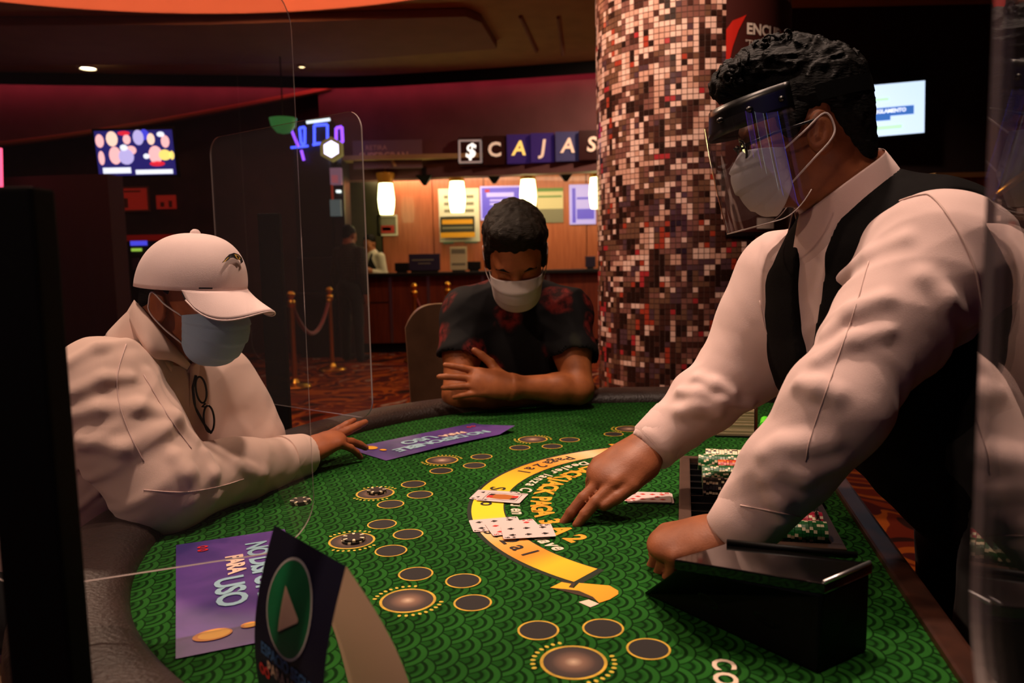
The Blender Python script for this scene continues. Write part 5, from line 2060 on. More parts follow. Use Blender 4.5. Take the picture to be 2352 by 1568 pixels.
    def mesh(self, name, m, h, lo=None, hi=None, relax=0):
        v, f = self.build(h, lo, hi)
        for _ in range(relax):
            s = np.zeros_like(v)
            c = np.zeros(len(v))
            for a in range(4):
                np.add.at(s, f[:, a], v[f[:, (a + 1) % 4]])
                np.add.at(c, f[:, a], 1)
                np.add.at(s, f[:, a], v[f[:, (a - 1) % 4]])
                np.add.at(c, f[:, a], 1)
            v = v * .5 + s / c[:, None] * .5
        me = bpy.data.meshes.new(name)
        me.vertices.add(len(v))
        me.vertices.foreach_set('co', v.astype(np.float32).ravel())
        me.loops.add(len(f) * 4)
        me.loops.foreach_set('vertex_index', f.astype(np.int32).ravel())
        me.polygons.add(len(f))
        me.polygons.foreach_set('loop_start', np.arange(len(f), dtype=np.int32) * 4)
        me.polygons.foreach_set('loop_total', np.full(len(f), 4, dtype=np.int32))
        me.polygons.foreach_set('use_smooth', np.ones(len(f), dtype=bool))
        for q in (m if isinstance(m, list) else [m]):
            me.materials.append(q)
        me.update(calc_edges=True)
        me.validate()
        return me


_rs = np.random.RandomState(5)
_LAT = _rs.rand(32, 32, 32).astype(np.float32)


def vnoise(P):
    P = P.astype(F4)
    i = np.floor(P).astype(np.int32)
    f = P - i.astype(F4)
    f = f * f * (3 - 2 * f)
    r = 0
    for a in (0, 1):
        for b in (0, 1):
            for c in (0, 1):
                w = (f[:, 0] if a else 1 - f[:, 0]) * (f[:, 1] if b else 1 - f[:, 1]) * (f[:, 2] if c else 1 - f[:, 2])
                r = r + w * _LAT[(i[:, 0] + a) & 31, (i[:, 1] + b) & 31, (i[:, 2] + c) & 31]
    return r * 2 - 1


def folds(limbs, amp=0.006, lo=(22, 7), base=0.003):
    """cloth folds: ridges that run round and along each limb segment (a, b); plus soft large waves"""
    segs = []
    for a, b in limbs:
        a, b = A3(a), A3(b)
        x = (b - a) / np.linalg.norm(b - a)
        t = np.array((0.3, 0.2, 1.0)) if abs(x[2]) < .9 else np.array((1.0, .2, 0))
        y = np.cross(t, x)
        y /= np.linalg.norm(y)
        segs.append(tuple(q.astype(F4) for q in (a, b, x, y, np.cross(x, y))) + (float(np.linalg.norm(b - a)),))

    def f(P):
        ws = np.zeros(len(P))
        out = np.zeros(len(P))
        for s, (a, b, x, y, z, L_) in enumerate(segs):
            W_ = P - a
            h = np.clip(W_ @ x, 0, L_)
            d = nrm(W_ - h[:, None] * x)
            u, v, w = W_ @ x, W_ @ y, W_ @ z
            q = np.stack((u * lo[0] + v * 9 + s * 7.3, v * lo[1] + 3.1 * s, w * lo[1] - u * 4), 1)
            n = 1 - np.abs(vnoise(q)) * 2.6
            q2 = np.stack((u * lo[0] * .55 - w * 11 + 9.1, v * lo[1] + 5, w * lo[1] + s), 1)
            n2 = 1 - np.abs(vnoise(q2)) * 2.6
            g = amp * (0.6 * np.maximum(n, -.25) + 0.55 * np.maximum(n2, -.25))
            wt = 1 / (d + .01) ** 6
            out += g * wt
            ws += wt
        return out / ws + base * vnoise(P * 9.0)
    return f


def rot_fwd(fwd, roll=0.0):
    """head/hand axes as columns: forward, left, up"""
    f = A3(fwd)
    f /= np.linalg.norm(f)
    l = np.cross((0, 0, 1.0), f)
    l /= np.linalg.norm(l)
    u = np.cross(f, l)
    c, s = math.cos(roll), math.sin(roll)
    l, u = c * l + s * u, c * u - s * l
    return np.stack((f, l, u), 1)


class Head:
    def __init__(self, c, fwd, s=1.0, roll=0.0):
        self.c, self.R, self.s = A3(c), rot_fwd(fwd, roll), s

    def w(self, x, y, z):
        return self.c + self.R @ (np.array((x, y, z)) * self.s)

    def e(self, S, c, r, k=.02, op='u', R=None):
        S.ell(self.w(*c), np.array(r) * self.s, self.R if R is None else self.R @ R, k * self.s, op)

    def k(self, S, a, b, ra, rb, k=.02, op='u'):
        S.cone(self.w(*a), self.w(*b), ra * self.s, rb * self.s, k * self.s, op)

    def add(self, S):
        e, k = self.e, self.k
        e(S, (-.012, 0, .052), (.099, .077, .088), .02)
        e(S, (.038, 0, .005), (.062, .064, .085), .03)
        e(S, (.040, 0, -.058), (.054, .053, .050), .03)
        e(S, (.080, 0, -.090), (.020, .024, .018), .02)
        e(S, (.086, 0, .030), (.014, .050, .013), .02)
        for s in (1, -1):
            e(S, (.068, .040 * s, -.022), (.030, .024, .028), .02)
            e(S, (.104, .032 * s, .008), (.016, .019, .011), .014, 's')
            e(S, (.082, .032 * s, .008), (.0125, .0135, .0115), .003)
            k(S, (.094, .020 * s, .0), (.090, .046 * s, .005), .0035, .0025, .006)
            Re = np.array(Matrix.Rotation(-.25, 3, 'Y'))
            e(S, (-.010, .080 * s, -.004), (.021, .009, .034), .008, R=Re)
            e(S, (-.004, .0885 * s, -.004), (.012, .006, .020), .005, 's', R=Re)
            k(S, (-.012, .084 * s, .012), (-.004, .085 * s, -.012), .004, .003, .006)
        k(S, (.094, 0, .012), (.116, 0, -.026), .009, .0135, .012)
        for s in (1, -1):
            e(S, (.104, .012 * s, -.030), (.010, .009, .008), .008)
        e(S, (.100, 0, -.052), (.011, .025, .008), .01)
        e(S, (.097, 0, -.064), (.011, .022, .008), .01)
        return self


class Hand:
    def __init__(self, w, fdir, back, s=1.0, right=True):
        """w wrist; fdir towards the fingers; back = normal of the back of the hand"""
        f = A3(fdir)
        f /= np.linalg.norm(f)
        b = A3(back)
        b = b - f * (b @ f)
        b /= np.linalg.norm(b)
        y = np.cross(b, f)                      # left of the hand seen from its back
        if not right:
            y = -y
        self.o, self.f, self.y, self.b, self.s = A3(w), f, y, b, s   # y points to the thumb side

    def p(self, x, y, z):
        return self.o + (self.f * x + self.y * y + self.b * z) * self.s

    def add(self, S, fingers, thumb, forearm=None, rw=.029):
        s = self.s
        if forearm is not None:
            S.cone(forearm, self.p(0.0, 0, 0), rw * 1.35, rw * s, .02, flat=(self.b, 1.15))
        S.cone(self.p(-.005, 0, 0), self.p(.035, .002, .001), .027 * s, .034 * s, .02, flat=(self.b, 1.45))
        S.cone(self.p(.035, .002, .001), self.p(.078, .003, .001), .034 * s, .038 * s, .02, flat=(self.b, 2.0))
        S.ell(self.p(.03, .026, -.010), (.026 * s, .017 * s, .016 * s), np.stack((self.f, self.y, self.b), 1), .016)
        base = [(.088, .031), (.092, .010), (.087, -.011), (.078, -.029)]
        lens = [(.043, .026, .021), (.048, .030, .022), (.044, .028, .021), (.034, .021, .019)]
        rads = [.0098, .0102, .0097, .0085]
        for (bx, by), L_, r, (c1, c2, c3, sp) in zip(base, lens, rads, fingers):
            p = np.array((bx, by, 0.0))
            pts = [self.p(.062, by * .92, 0), self.p(*p)]
            ang = 0.0
            for l, c in zip(L_, (c1, c2, c3)):
                ang += c
                p = p + np.array((l * math.cos(ang) * math.cos(sp), l * math.cos(ang) * math.sin(sp), -l * math.sin(ang)))
                pts.append(self.p(*p))
            S.cone(pts[0], pts[1], r * 1.15 * s, r * 1.12 * s, .008)
            S.cone(pts[1], pts[2], r * 1.1 * s, r * .98 * s, .0035)
            S.cone(pts[2], pts[3], r * 1.0 * s, r * .9 * s, .003)
            S.cone(pts[3], pts[4], r * .9 * s, r * .74 * s, .003)
        (ty, tz, t2y, t2z) = thumb
        a = np.array((.022, .030, -.010))
        b = a + .046 * np.array((math.cos(ty) * math.cos(tz), math.sin(ty) * math.cos(tz), -math.sin(tz)))
        c = b + .033 * np.array((math.cos(t2y) * math.cos(t2z), math.sin(t2y) * math.cos(t2z), -math.sin(t2z)))
        d = c + .024 * np.array((math.cos(t2y - .1) * math.cos(t2z), math.sin(t2y - .1) * math.cos(t2z), -math.sin(t2z)))
        S.cone(self.p(*a), self.p(*b), .0155 * s, .0125 * s, .012)
        S.cone(self.p(*b), self.p(*c), .0122 * s, .011 * s, .004)
        S.cone(self.p(*c), self.p(*d), .011 * s, .0085 * s, .003)
        return self


# ------------------------------------------------------------------ worn things
def mask_obj(H, parent, m, m_loop, name='face_mask', drop=0.0, pleats=3, wide=1.0, fwd=0.0):
    prof = spline([(.106, .004, 0), (.129, -.026, 0), (.128, -.052, 0), (.118, -.080, 0), (.096, -.104 - drop, 0), (.070, -.112 - drop, 0)], 6)
    prof = resample(prof, 24)
    NU = 30

    def pt(u, v):
        k = v * 24
        i = min(23, int(k))
        q = prof[i].lerp(prof[i + 1], k - i)
        a = (u - .5) * PI
        c = max(0.0, math.cos(a)) ** 0.75
        xe, ze = .044 + .000 * v, -.012 - .060 * v - .35 * drop * v
        x = xe + (q.x + fwd - xe) * c
        z = ze + (q.y - ze) * (c ** 0.9)
        y = .0690 * wide * math.sin(a) * (1 - .10 * v)
        st = (v * (pleats + 1)) % 1.0
        r = .0050 * (st - .5) * (0.3 + .7 * c) if 0.12 < v < .93 else 0
        nx = math.cos(a)
        return tuple(H.w(x + r * nx + .0035, y + r * math.sin(a) * .6, z))
    me = MB().grid(pt, NU, 36).mesh(name, m, True)
    o = link(name, me, parent)
    md = o.modifiers.new('thickness', 'SOLIDIFY')
    md.thickness = .0016
    md.offset = 1
    for s, u in ((1, 1.0), (-1, 0.0)):
        top, bot = Vector(pt(u, 0.04)), Vector(pt(u, .96))
        et, eb = Vector(H.w(-.022, .086 * s, .022)), Vector(H.w(-.024, .086 * s, -.020))
        cu = [top, top.lerp(et, .5) + Vector(H.R @ np.array((0, .006 * s, 0))), et, Vector(H.w(-.032, .083 * s, 0)), eb, eb.lerp(bot, .5) + Vector(H.R @ np.array((0, .006 * s, 0))), bot]
        link('ear_loop', MB().tube(spline(cu, 5), .0016, 6).mesh('ear_loop', m_loop, True), o)
    return o


def collar_obj(c, up, fwd, m, parent, r=.066, name='collar', gap=24, leaf=.05, points=.055, front_drop=.045, lift=.03):
    up, fwd = Vector(up).normalized(), Vector(fwd)
    fwd = (fwd - up * fwd.dot(up)).normalized()
    lft = up.cross(fwd)

    def pt(u, v):
        th = math.radians(gap + (360 - 2 * gap) * u)
        fr = (1 + math.cos(th)) / 2
        fr = fr ** 2.2
        rad_top = r * (1 + .10 * fr)
        zt_ = lift * (1 - fr * 1.25)
        end = min(u, 1 - u)
        pk = max(0, 1 - end / .16) ** 1.2
        if v < .3:
            k = v / .3
            rad_, z = rad_top * (1.05 - .05 * k) + .004, zt_ - .034 * (1 - k) - .03 * fr * (1 - k)
        else:
            k = (v - .3) / .7
            rad_ = rad_top + (.020 + .014 * fr) * k + .004 + points * .55 * pk * k
            z = zt_ + .004 * math.sin(k * PI) - (leaf + points * .6 * pk + front_drop * .35 * fr) * k
        d = fwd * math.cos(th) + lft * math.sin(th)
        return Vector(c) + d * rad_ + up * z
    o = link(name, MB().grid(pt, 48, 14).mesh(name, m, True), parent)
    md = o.modifiers.new('thickness', 'SOLIDIFY')
    md.thickness = .0022
    return o


def skin_mat(name, c):
    m = bpy.data.materials.new(name)
    nt, N, Lk, b = nodes_of(m)
    tc = N.new('ShaderNodeTexCoord')
    n = N.new('ShaderNodeTexNoise')
    n.inputs['Scale'].default_value = 28
    n.inputs['Detail'].default_value = 6
    Lk.new(tc.outputs['Object'], n.inputs['Vector'])
    r = N.new('ShaderNodeValToRGB')
    q = lin(c)
    r.color_ramp.elements[0].position, r.color_ramp.elements[1].position = .3, .7
    r.color_ramp.elements[0].color = (q[0] * .8, q[1] * .72, q[2] * .7, 1)
    r.color_ramp.elements[1].color = (min(1, q[0] * 1.15), q[1] * 1.12, q[2] * 1.1, 1)
    Lk.new(n.outputs['Fac'], r.inputs['Fac'])
    Lk.new(r.outputs['Color'], b.inputs['Base Color'])
    b.inputs['Roughness'].default_value = .5
    b.inputs['Specular IOR Level'].default_value = .35
    n2 = N.new('ShaderNodeTexNoise')
    n2.inputs['Scale'].default_value = 320
    n2.inputs['Detail'].default_value = 3
    Lk.new(tc.outputs['Object'], n2.inputs['Vector'])
    bp = N.new('ShaderNodeBump')
    bp.inputs['Strength'].default_value = .18
    bp.inputs['Distance'].default_value = .002
    Lk.new(n2.outputs['Fac'], bp.inputs['Height'])
    Lk.new(bp.outputs['Normal'], b.inputs['Normal'])
    return m


def cloth_mat(name, c, weave=900, rough=.85, noise=.06, crease=0.0):
    """woven cloth; crease adds a relief of fine wrinkles"""
    m = mat(name, c, rough, spec=.25, noise=noise, scale=7, bump=.12, bscale=weave, sheen=.15)
    if crease:
        nt, N, Lk, b = nodes_of(m)
        tc = [n for n in N if n.type == 'TEX_COORD'][0]
        old = [n for n in N if n.type == 'BUMP'][0]
        n = N.new('ShaderNodeTexNoise')
        n.noise_type = 'RIDGED_MULTIFRACTAL'
        n.inputs['Scale'].default_value = 7
        n.inputs['Detail'].default_value = 2.5
        n.inputs['Roughness'].default_value = .45
        n.inputs['Distortion'].default_value = .6
        Lk.new(tc.outputs['Object'], n.inputs['Vector'])
        bp = N.new('ShaderNodeBump')
        bp.inputs['Strength'].default_value = crease
        bp.inputs['Distance'].default_value = .012
        Lk.new(n.outputs['Fac'], bp.inputs['Height'])
        Lk.new(bp.outputs['Normal'], old.inputs['Normal'])
    return m


def hair_mat(name, c):
    m = bpy.data.materials.new(name)
    nt, N, Lk, b = nodes_of(m)
    tc = N.new('ShaderNodeTexCoord')
    mp = N.new('ShaderNodeMapping')
    mp.inputs['Scale'].default_value = (40, 160, 160)
    Lk.new(tc.outputs['Object'], mp.inputs[0])
    n = N.new('ShaderNodeTexNoise')
    n.inputs['Scale'].default_value = 2
    n.inputs['Detail'].default_value = 6
    Lk.new(mp.outputs[0], n.inputs['Vector'])
    b.inputs['Base Color'].default_value = lin(c)
    b.inputs['Roughness'].default_value = .55
    b.inputs['Specular IOR Level'].default_value = .14
    bp = N.new('ShaderNodeBump')
    bp.inputs['Strength'].default_value = .8
    bp.inputs['Distance'].default_value = .004
    Lk.new(n.outputs['Fac'], bp.inputs['Height'])
    Lk.new(bp.outputs['Normal'], b.inputs['Normal'])
    return m


M_LOOP = mat('ear_loop_white', (214, 200, 196), .7)
M_SHIRTW = cloth_mat('white_shirt', (212, 184, 178), crease=.5)
M_SHIRTC = cloth_mat('cream_shirt', (214, 184, 170), crease=.5)
M_TROUS = cloth_mat('black_trousers', (14, 13, 14))
M_HAIR = hair_mat('black_hair', (7, 6, 5))
M_GLASS = clear_mat('spectacle_lens', (.93, .93, .93), .02, 1.45, .01)


def legs(t, hipL, hipR, kneeL, kneeR, footL, footR, m, toe, shoes=True):
    S = Sdf()
    hc = (A3(hipL) + A3(hipR)) / 2
    S.ell(hc + np.array((0, 0, .03)), (.17, .17, .14), k=.04)
    for h, kn, ft in ((hipL, kneeL, footL), (hipR, kneeR, footR)):
        S.cone(h, kn, .098, .068, .05)
        S.cone(kn, A3(ft) + np.array((0, 0, .06)), .068, .055, .04)
    S.disp = folds([(hipL, kneeL), (kneeL, footL)], .004)
    S.dmax = .008
    link('trousers', S.mesh('trousers', m, .011), t)
    tv_ = A3(toe)
    for ft in (footL, footR):
        S = Sdf()
        f0 = A3(ft)
        S.cone(f0 + np.array((0, 0, .055)), f0 + tv_ * .15 + np.array((0, 0, .04)), .046, .040, .02)
        S.cone(f0 + np.array((0, 0, .05)), f0 + np.array((0, 0, .09)), .042, .046, .02)
        S.half(f0 + np.array((0, 0, .002)), (0, 0, -1), .004)
        link('shoe', S.mesh('shoe', M_BLACKM, .007), t)
# ================================================================== DEALER (leans over the table from its straight side)
def dealer():
    SKIN = skin_mat('skin_dealer', (134, 80, 50))
    fw = Vector((-.95, .18, 0)).normalized()
    fh = A3(fw * math.cos(.24)) + np.array((0, 0, -math.sin(.24)))
    lat = np.cross((0, 0, 1.0), A3(fw))                 # his left, towards the camera
    ear = A3(px(1868, 300, 1.19))
    H = Head(ear - lat * .076, fh, .935)
    nb = A3(px(1950, 470, 1.29))
    SL, SR = A3(px(2165, 590, 1.12)), A3(px(1800, 650, 1.44))
    EL, ER = A3(px(1922, 925, 1.07)), A3(px(1705, 840, 1.46))
    WL, WR = A3(px(1690, 1228, 1.13)), A3(px(1500, 1022, 1.45))
    PV = np.array((.755, 1.17, .93))
    CH = (SL + SR) / 2 + np.array((.06, .02, -.11))
    WA = (CH + PV) / 2 + np.array((.015, 0, 0))
    sh = (SR - SL) / np.linalg.norm(SR - SL)
    front = A3(Vector((-.89, -.45, 0)).normalized())
    t = empty('person', (PV[0], PV[1], 0), label='dealer in white shirt, dark vest, mask and face shield leaning over the felt', cat='person')
    # --- body: one continuous skin
    B_ = Sdf()
    H.add(B_)
    B_.cone(H.w(-.022, 0, -.035), nb, .058, .064, .03)
    B_.cone(nb, CH, .07, .12, .05, flat=(front, 1.3))
    B_.cone(SL, SR, .06, .06, .05)
    B_.cone(CH, PV, .125, .125, .06, flat=(front, 1.2))
    for s, e, w in ((SL, EL, WL), (SR, ER, WR)):
        B_.cone(s, e, .055, .042, .04)
        B_.cone(e, w, .042, .030, .02)
    # far (right) hand points at the cards
    kn = A3(px(1350, 1108, 1.40))
    hR = Hand(WR + (kn - WR) * .10, kn - WR, (-.35, -.45, .80), 1.12, right=True)
    hR.add(B_, [(.28, .12, .10, .06), (.30, .16, .10, .02), (.85, .30, .2, -.02), (.95, .35, .25, -.10)], (.30, .02, .06, .10), WR)
    # near (left) hand rests as a loose fist
    kn = A3(px(1555, 1248, 1.15))
    hL = Hand(WL + (kn - WL) * .08, kn - WL, (-.12, -.25, .95), 1.06, right=False)
    hL.add(B_, [(1.0, 1.5, .9, .05), (1.05, 1.5, .9, .0), (1.1, 1.5, .9, -.03), (1.1, 1.5, .9, -.08)], (.35, .55, -.1, .6), WL)
    link('body', B_.mesh('body', SKIN, .0034, lo=(-1, 0, .77)), t)
    # finger nails on the pointing hand
    # --- shirt
    S = Sdf()
    S.cone(nb + (CH - nb) * .12, CH, .080, .150, .05, flat=(front, 1.25))
    S.cone(SL + np.array((-.005, .02, .0)), SR, .078, .070, .06)
    S.ell(CH, (.135, .19, .16), np.stack((front, sh, (0, 0, 1.0)), 1), .06)
    S.cone(CH, WA, .142, .134, .06, flat=(front, 1.15))
    S.cone(WA, PV + np.array((0, 0, .08)), .134, .130, .06, flat=(front, 1.1))
    bk = A3(px(2200, 640, 1.16))
    S.ell(bk, (.060, .075, .10), None, .06)
    arms = [(SL, EL, WL, (.086, .070, .064), hL), (SR, ER, WR, (.085, .080, .070), hR)]
    for s, e, w, r, hd in arms:
        m_ = s + (e - s) * .5
        S.cone(s, m_, r[0], r[1], .05)
        S.cone(m_, e, r[1], r[2], .04)
        m2 = e + (w - e) * .45
        S.cone(e, m2, r[2], .060, .03)
        cuff = w - (w - e) / np.linalg.norm(w - e) * .015
        S.cone(m2, cuff, .060, .047, .02)
    S.cut_end(WL, EL).cut_end(WR, ER)
    S.ridges([([(1600, 868), (1640, 885), (1680, 905)], .011), ([(1560, 898), (1600, 905), (1650, 925), (1720, 930)], .012), ([(1560, 945), (1600, 935), (1650, 950)], .010),
              ([(1768, 1040), (1800, 1025), (1850, 1020), (1900, 1012)], .012), ([(1770, 1100), (1790, 1150), (1800, 1190)], .009), ([(1840, 880), (1880, 890), (1920, 905)], .010), ([(1900, 770), (1960, 720), (2030, 690)], .008), ([(1930, 640), (2000, 590), (2080, 550)], .008), ([(2120, 640), (2170, 690), (2230, 740)], .012), ([(1880, 830), (1960, 780), (2040, 760)], .008), ([(1800, 1075), (1850, 1090), (1920, 1060)], .009)])
    S.disp = folds([(SL, EL), (EL, WL), (SR, ER), (ER, WR), (CH, PV)], .0060, (15, 3.6), .003)
    S.dmax = .014
    so_ = link('shirt', S.mesh('shirt', M_SHIRTW, .0042), t)
    S.seam([(2040, 470), (2110, 448), (2145, 455), (2200, 530), (2240, 620), (2258, 720)], M_SEAM, so_, .0016)
    S.seam([(1995, 600), (1960, 720), (1925, 820), (1890, 920), (1860, 1010), (1850, 1060)], M_SEAM, so_, .0008)
    S.seam([(1745, 690), (1760, 760), (1790, 810)], M_SEAM, so_, .0012)
    S.seam([(1700, 1160), (1780, 1175), (1850, 1190)], M_SEAM, so_, .0010)
    # cuffs
    for w, e in ((WL, EL), (WR, ER)):
        d_ = Vector((w - e) / np.linalg.norm(w - e))
        M_ = frame(Vector(w), d_.orthogonal(), d_.cross(d_.orthogonal()))
        pr = [(.0375, .004), (.0435, .006), (.0475, .002), (.0505, -.030), (.0525, -.058), (.046, -.060)]
        o = link('cuff', MB().lathe(pr, 36, 0, M_).mesh('cuff', M_SHIRTW, True, sharp=50), t)
        link('button', MB().lathe([(0, .002), (.005, .001), (.0055, 0)], 10, 0, M_ @ Matrix.Translation((.0, -.0505, -.03)) @ Matrix.Rotation(PI / 2, 4, 'X')).mesh('button', M_LOOP, True), o)
    collar_obj(nb + np.array((-.012, 0, .028)), (A3(H.w(-.02, 0, -.04)) - nb) + np.array((-.0, 0, .05)), fw, M_SHIRTW, t, .072, gap=20, leaf=.068, points=.08, front_drop=.08, lift=.036)
    # --- vest: shell over the torso with armholes and a deep V
    V = Sdf()
    V.cone(nb + (CH - nb) * .22, CH, .094, .160, .05, flat=(front, 1.25))
    V.cone(SL * .72 + SR * .28, SR * .72 + SL * .28, .078, .076, .06)
    V.ell(CH, (.152, .200, .178), np.stack((front, sh, (0, 0, 1.0)), 1), .06)
    V.cone(CH, WA, .170, .178, .06, flat=(front, 1.15))
    V.cone(WA, PV, .174, .180, .06, flat=(front, 1.1))
    V.ell(bk + np.array((.02, .03, -.01)), (.085, .095, .13), None, .06)
    V.cone(nb - front * .035 + np.array((0, 0, -.02)), bk + np.array((-.01, .06, .055)), .080, .095, .05)
    for s, e in ((SL, EL), (SR, ER)):
        d_ = (e - s) / np.linalg.norm(e - s)
        V.cone(s - d_ * .02 + (s - (SL + SR) / 2) * .16, s + (e - s) * .55, .092, .085, .006, 's')
    V.half(PV + np.array((0, 0, -.16)), (0, 0, -1), .004)
    nk = nb + np.array((0, 0, .02))
    V.ell(nk, (.078, .078, .07), None, .006, 's')
    v0 = CH + front * .14 + np.array((0, 0, -.16))
    vt = nb + front * .10
    V.cone(v0, vt + np.array((0, 0, .01)), .003, .042, .004, 's', flat=(front, .25))
    V.disp = folds([(CH, PV)], .004, (12, 5), .002)
    V.dmax = .008
    o = link('vest', V.mesh('vest', mat('vest_charcoal', (10, 8, 8), .85, spec=.1, noise=.2, scale=60, bump=.2, bscale=700), .005), t)
    for k in (0.0, .09, .18):
        p = v0 + front * .02 + np.array((.012 * k * 10, 0, -.03 - k))
        link('button', MB().lathe([(0, .003), (.006, .002), (.007, 0)], 12, 0, Matrix.Translation(p) @ Matrix.Rotation(-PI / 2, 4, 'Y')).mesh('button', M_BLACKM, True), o)
    # --- hair: curly top swept forward, short sides
    Hr = Sdf()
    H.e(Hr, (-.022, 0, .068), (.100, .081, .084), .02)
    H.e(Hr, (.025, 0, .135), (.074, .064, .042), .03)
    H.e(Hr, (.092, 0, .122), (.036, .052, .032), .02)
    H.e(Hr, (-.070, 0, .010), (.046, .066, .062), .03)
    H.e(Hr, (-.082, 0, -.045), (.026, .048, .030), .02)
    for s in (1, -1):
        H.e(Hr, (.030, .070 * s, .030), (.020, .012, .030), .02)
        H.e(Hr, (-.012, .094 * s, -.006), (.028, .022, .036), .004, 's')
    H.e(Hr, (.112, 0, .040), (.050, .085, .046), .01, 's')
    R_ = H.R

    def curls(P):
        L_ = (P - H.c) @ R_
        top = np.clip((L_[:, 2] - .06) / .05, 0, 1)
        n = 1 - np.abs(vnoise(P * 62 + vnoise(P * 31)[:, None] * 1.2)) * 2
        return (.0015 + .0052 * top) * n + (.0008 + .0018 * top) * vnoise(P * 170)
    Hr.disp = curls
    Hr.dmax = .012
    o = link('hair', Hr.mesh('hair', M_HAIR, .0032), t)
    rr = random.Random(3)
    for k in range(46):
        a, b_ = rr.uniform(.0, .115), rr.uniform(-.05, .06)
        base = np.array((a, b_, .172 - .9 * max(0, a - .03) ** 1.25 - 3.5 * b_ * b_))
        rad_ = rr.uniform(.007, .014)
        ax = Vector((rr.uniform(-1, 1), rr.uniform(-1, 1), rr.uniform(-.4, .4))).normalized()
        u = ax.orthogonal().normalized()
        v = ax.cross(u)
        pts = []
        for i in range(10):
            an = i * .62 + k
            q = Vector(base) + (u * math.cos(an) + v * math.sin(an)) * rad_ + ax * i * .0013
            pts.append(H.w(*q))
        link('curl', MB().tube(pts, [.0034 - .00022 * i for i in range(10)], 6).mesh('curl', M_HAIR, True), o)
    # --- mask, glasses, face shield
    mask_obj(H, t, mat('mask_white', (196, 192, 196), .8, bump=.1, bscale=500), M_LOOP, drop=.004, wide=1.05)
    M_GF = mat('glasses_black', (10, 9, 9), .3)
    g = link('eyeglasses', MB().tube([H.w(.112, -.012, .012), H.w(.116, 0, .015), H.w(.112, .012, .012)], .002, 6).mesh('eyeglasses', M_GF, True), t)
    for s in (1, -1):
        pts = [H.w(.108 - .012 * abs(math.cos(a)) * .3, (.034 + .024 * math.cos(a)) * s, .004 + .017 * math.sin(a)) for a in [2 * PI * k / 20 for k in range(21)]]
        link('rim', MB().tube(pts, .0022, 6, cap=False).mesh('rim', M_GF, True), g)
        link('lens', MB().add([tuple(p) for p in pts[:-1]], [tuple(range(20))]).mesh('lens', M_GLASS), g)
        link('temple', MB().tube([H.w(.104, .058 * s, .010), H.w(.06, .080 * s, .014), H.w(-.005, .084 * s, .016), H.w(-.02, .084 * s, .0)], .0026, 6).mesh('temple', M_GF, True), g)
    fs = link('face_shield', MB().grid(lambda u, v: tuple(H.w(.016 + (.128 + .012 * (1 - v)) * math.cos((u - .5) * PI * .98), (.088 + .004 * v) * math.sin((u - .5) * PI * .98) * 1.02, .038 + .048 * v)), 40, 4).mesh('face_shield', mat('shield_band', (8, 8, 10), .3, spec=.6), True), t)
    fs.modifiers.new('thickness', 'SOLIDIFY').thickness = .003

    def vis(u, v):
        a = (u - .5) * PI * .96
        x = .016 + (.142 + .014 * v - .01 * v * v) * math.cos(a)
        y = (.090 + .002 * v) * math.sin(a)
        corner = max(0, (abs(2 * u - 1) - .72) / .28) ** 2 * .035
        z = .062 - (.188 - corner) * v - .0
        return tuple(H.w(x, y, z))
    link('visor', MB().grid(vis, 44, 16).mesh('visor', clear_mat('visor_clear', (.95, .95, .96), .03, 1.5, .012, 2.2), True), fs)
    link('visor_rim', MB().tube([vis(k / 60, 1.0) for k in range(61)], .0009, 5).mesh('visor_rim', M_EDGE, True), fs)
    link('strap', MB().grid(lambda u, v: tuple(H.w(-.012 + .112 * math.cos(PI / 2 + .03 + u * (PI - .06)), .092 * math.sin(PI / 2 + .03 + u * (PI - .06)) * 1.0, .042 + .026 * v)), 30, 2).mesh('strap', mat('shield_strap', (6, 6, 6), .8, spec=.1), True), fs)
    for u in (.04, .16, .84, .96, .30, .7):
        a = (u - .5) * PI * .98
        p = H.w(.016 + .146 * math.cos(a), .096 * math.sin(a), .062)
        link('rivet', MB().lathe([(0, .0045), (.003, .0035), (.0048, 0), (.0048, -.004)], 10, 0, frame(p, Vector(H.R @ np.array((-math.sin(a), math.cos(a), 0))), Vector(H.R @ np.array((0, 0, 1.0))))).mesh('rivet', M_BLACKM, True), fs)
    legs(t, PV + lat * .09, PV - lat * .09, PV + lat * .10 + np.array((-.03, 0, -.43)), PV - lat * .10 + np.array((-.03, 0, -.43)), (PV[0] + .02, PV[1] - .12, 0), (PV[0] + .02, PV[1] + .12, 0), M_TROUS, fw)
    return t


dealer()
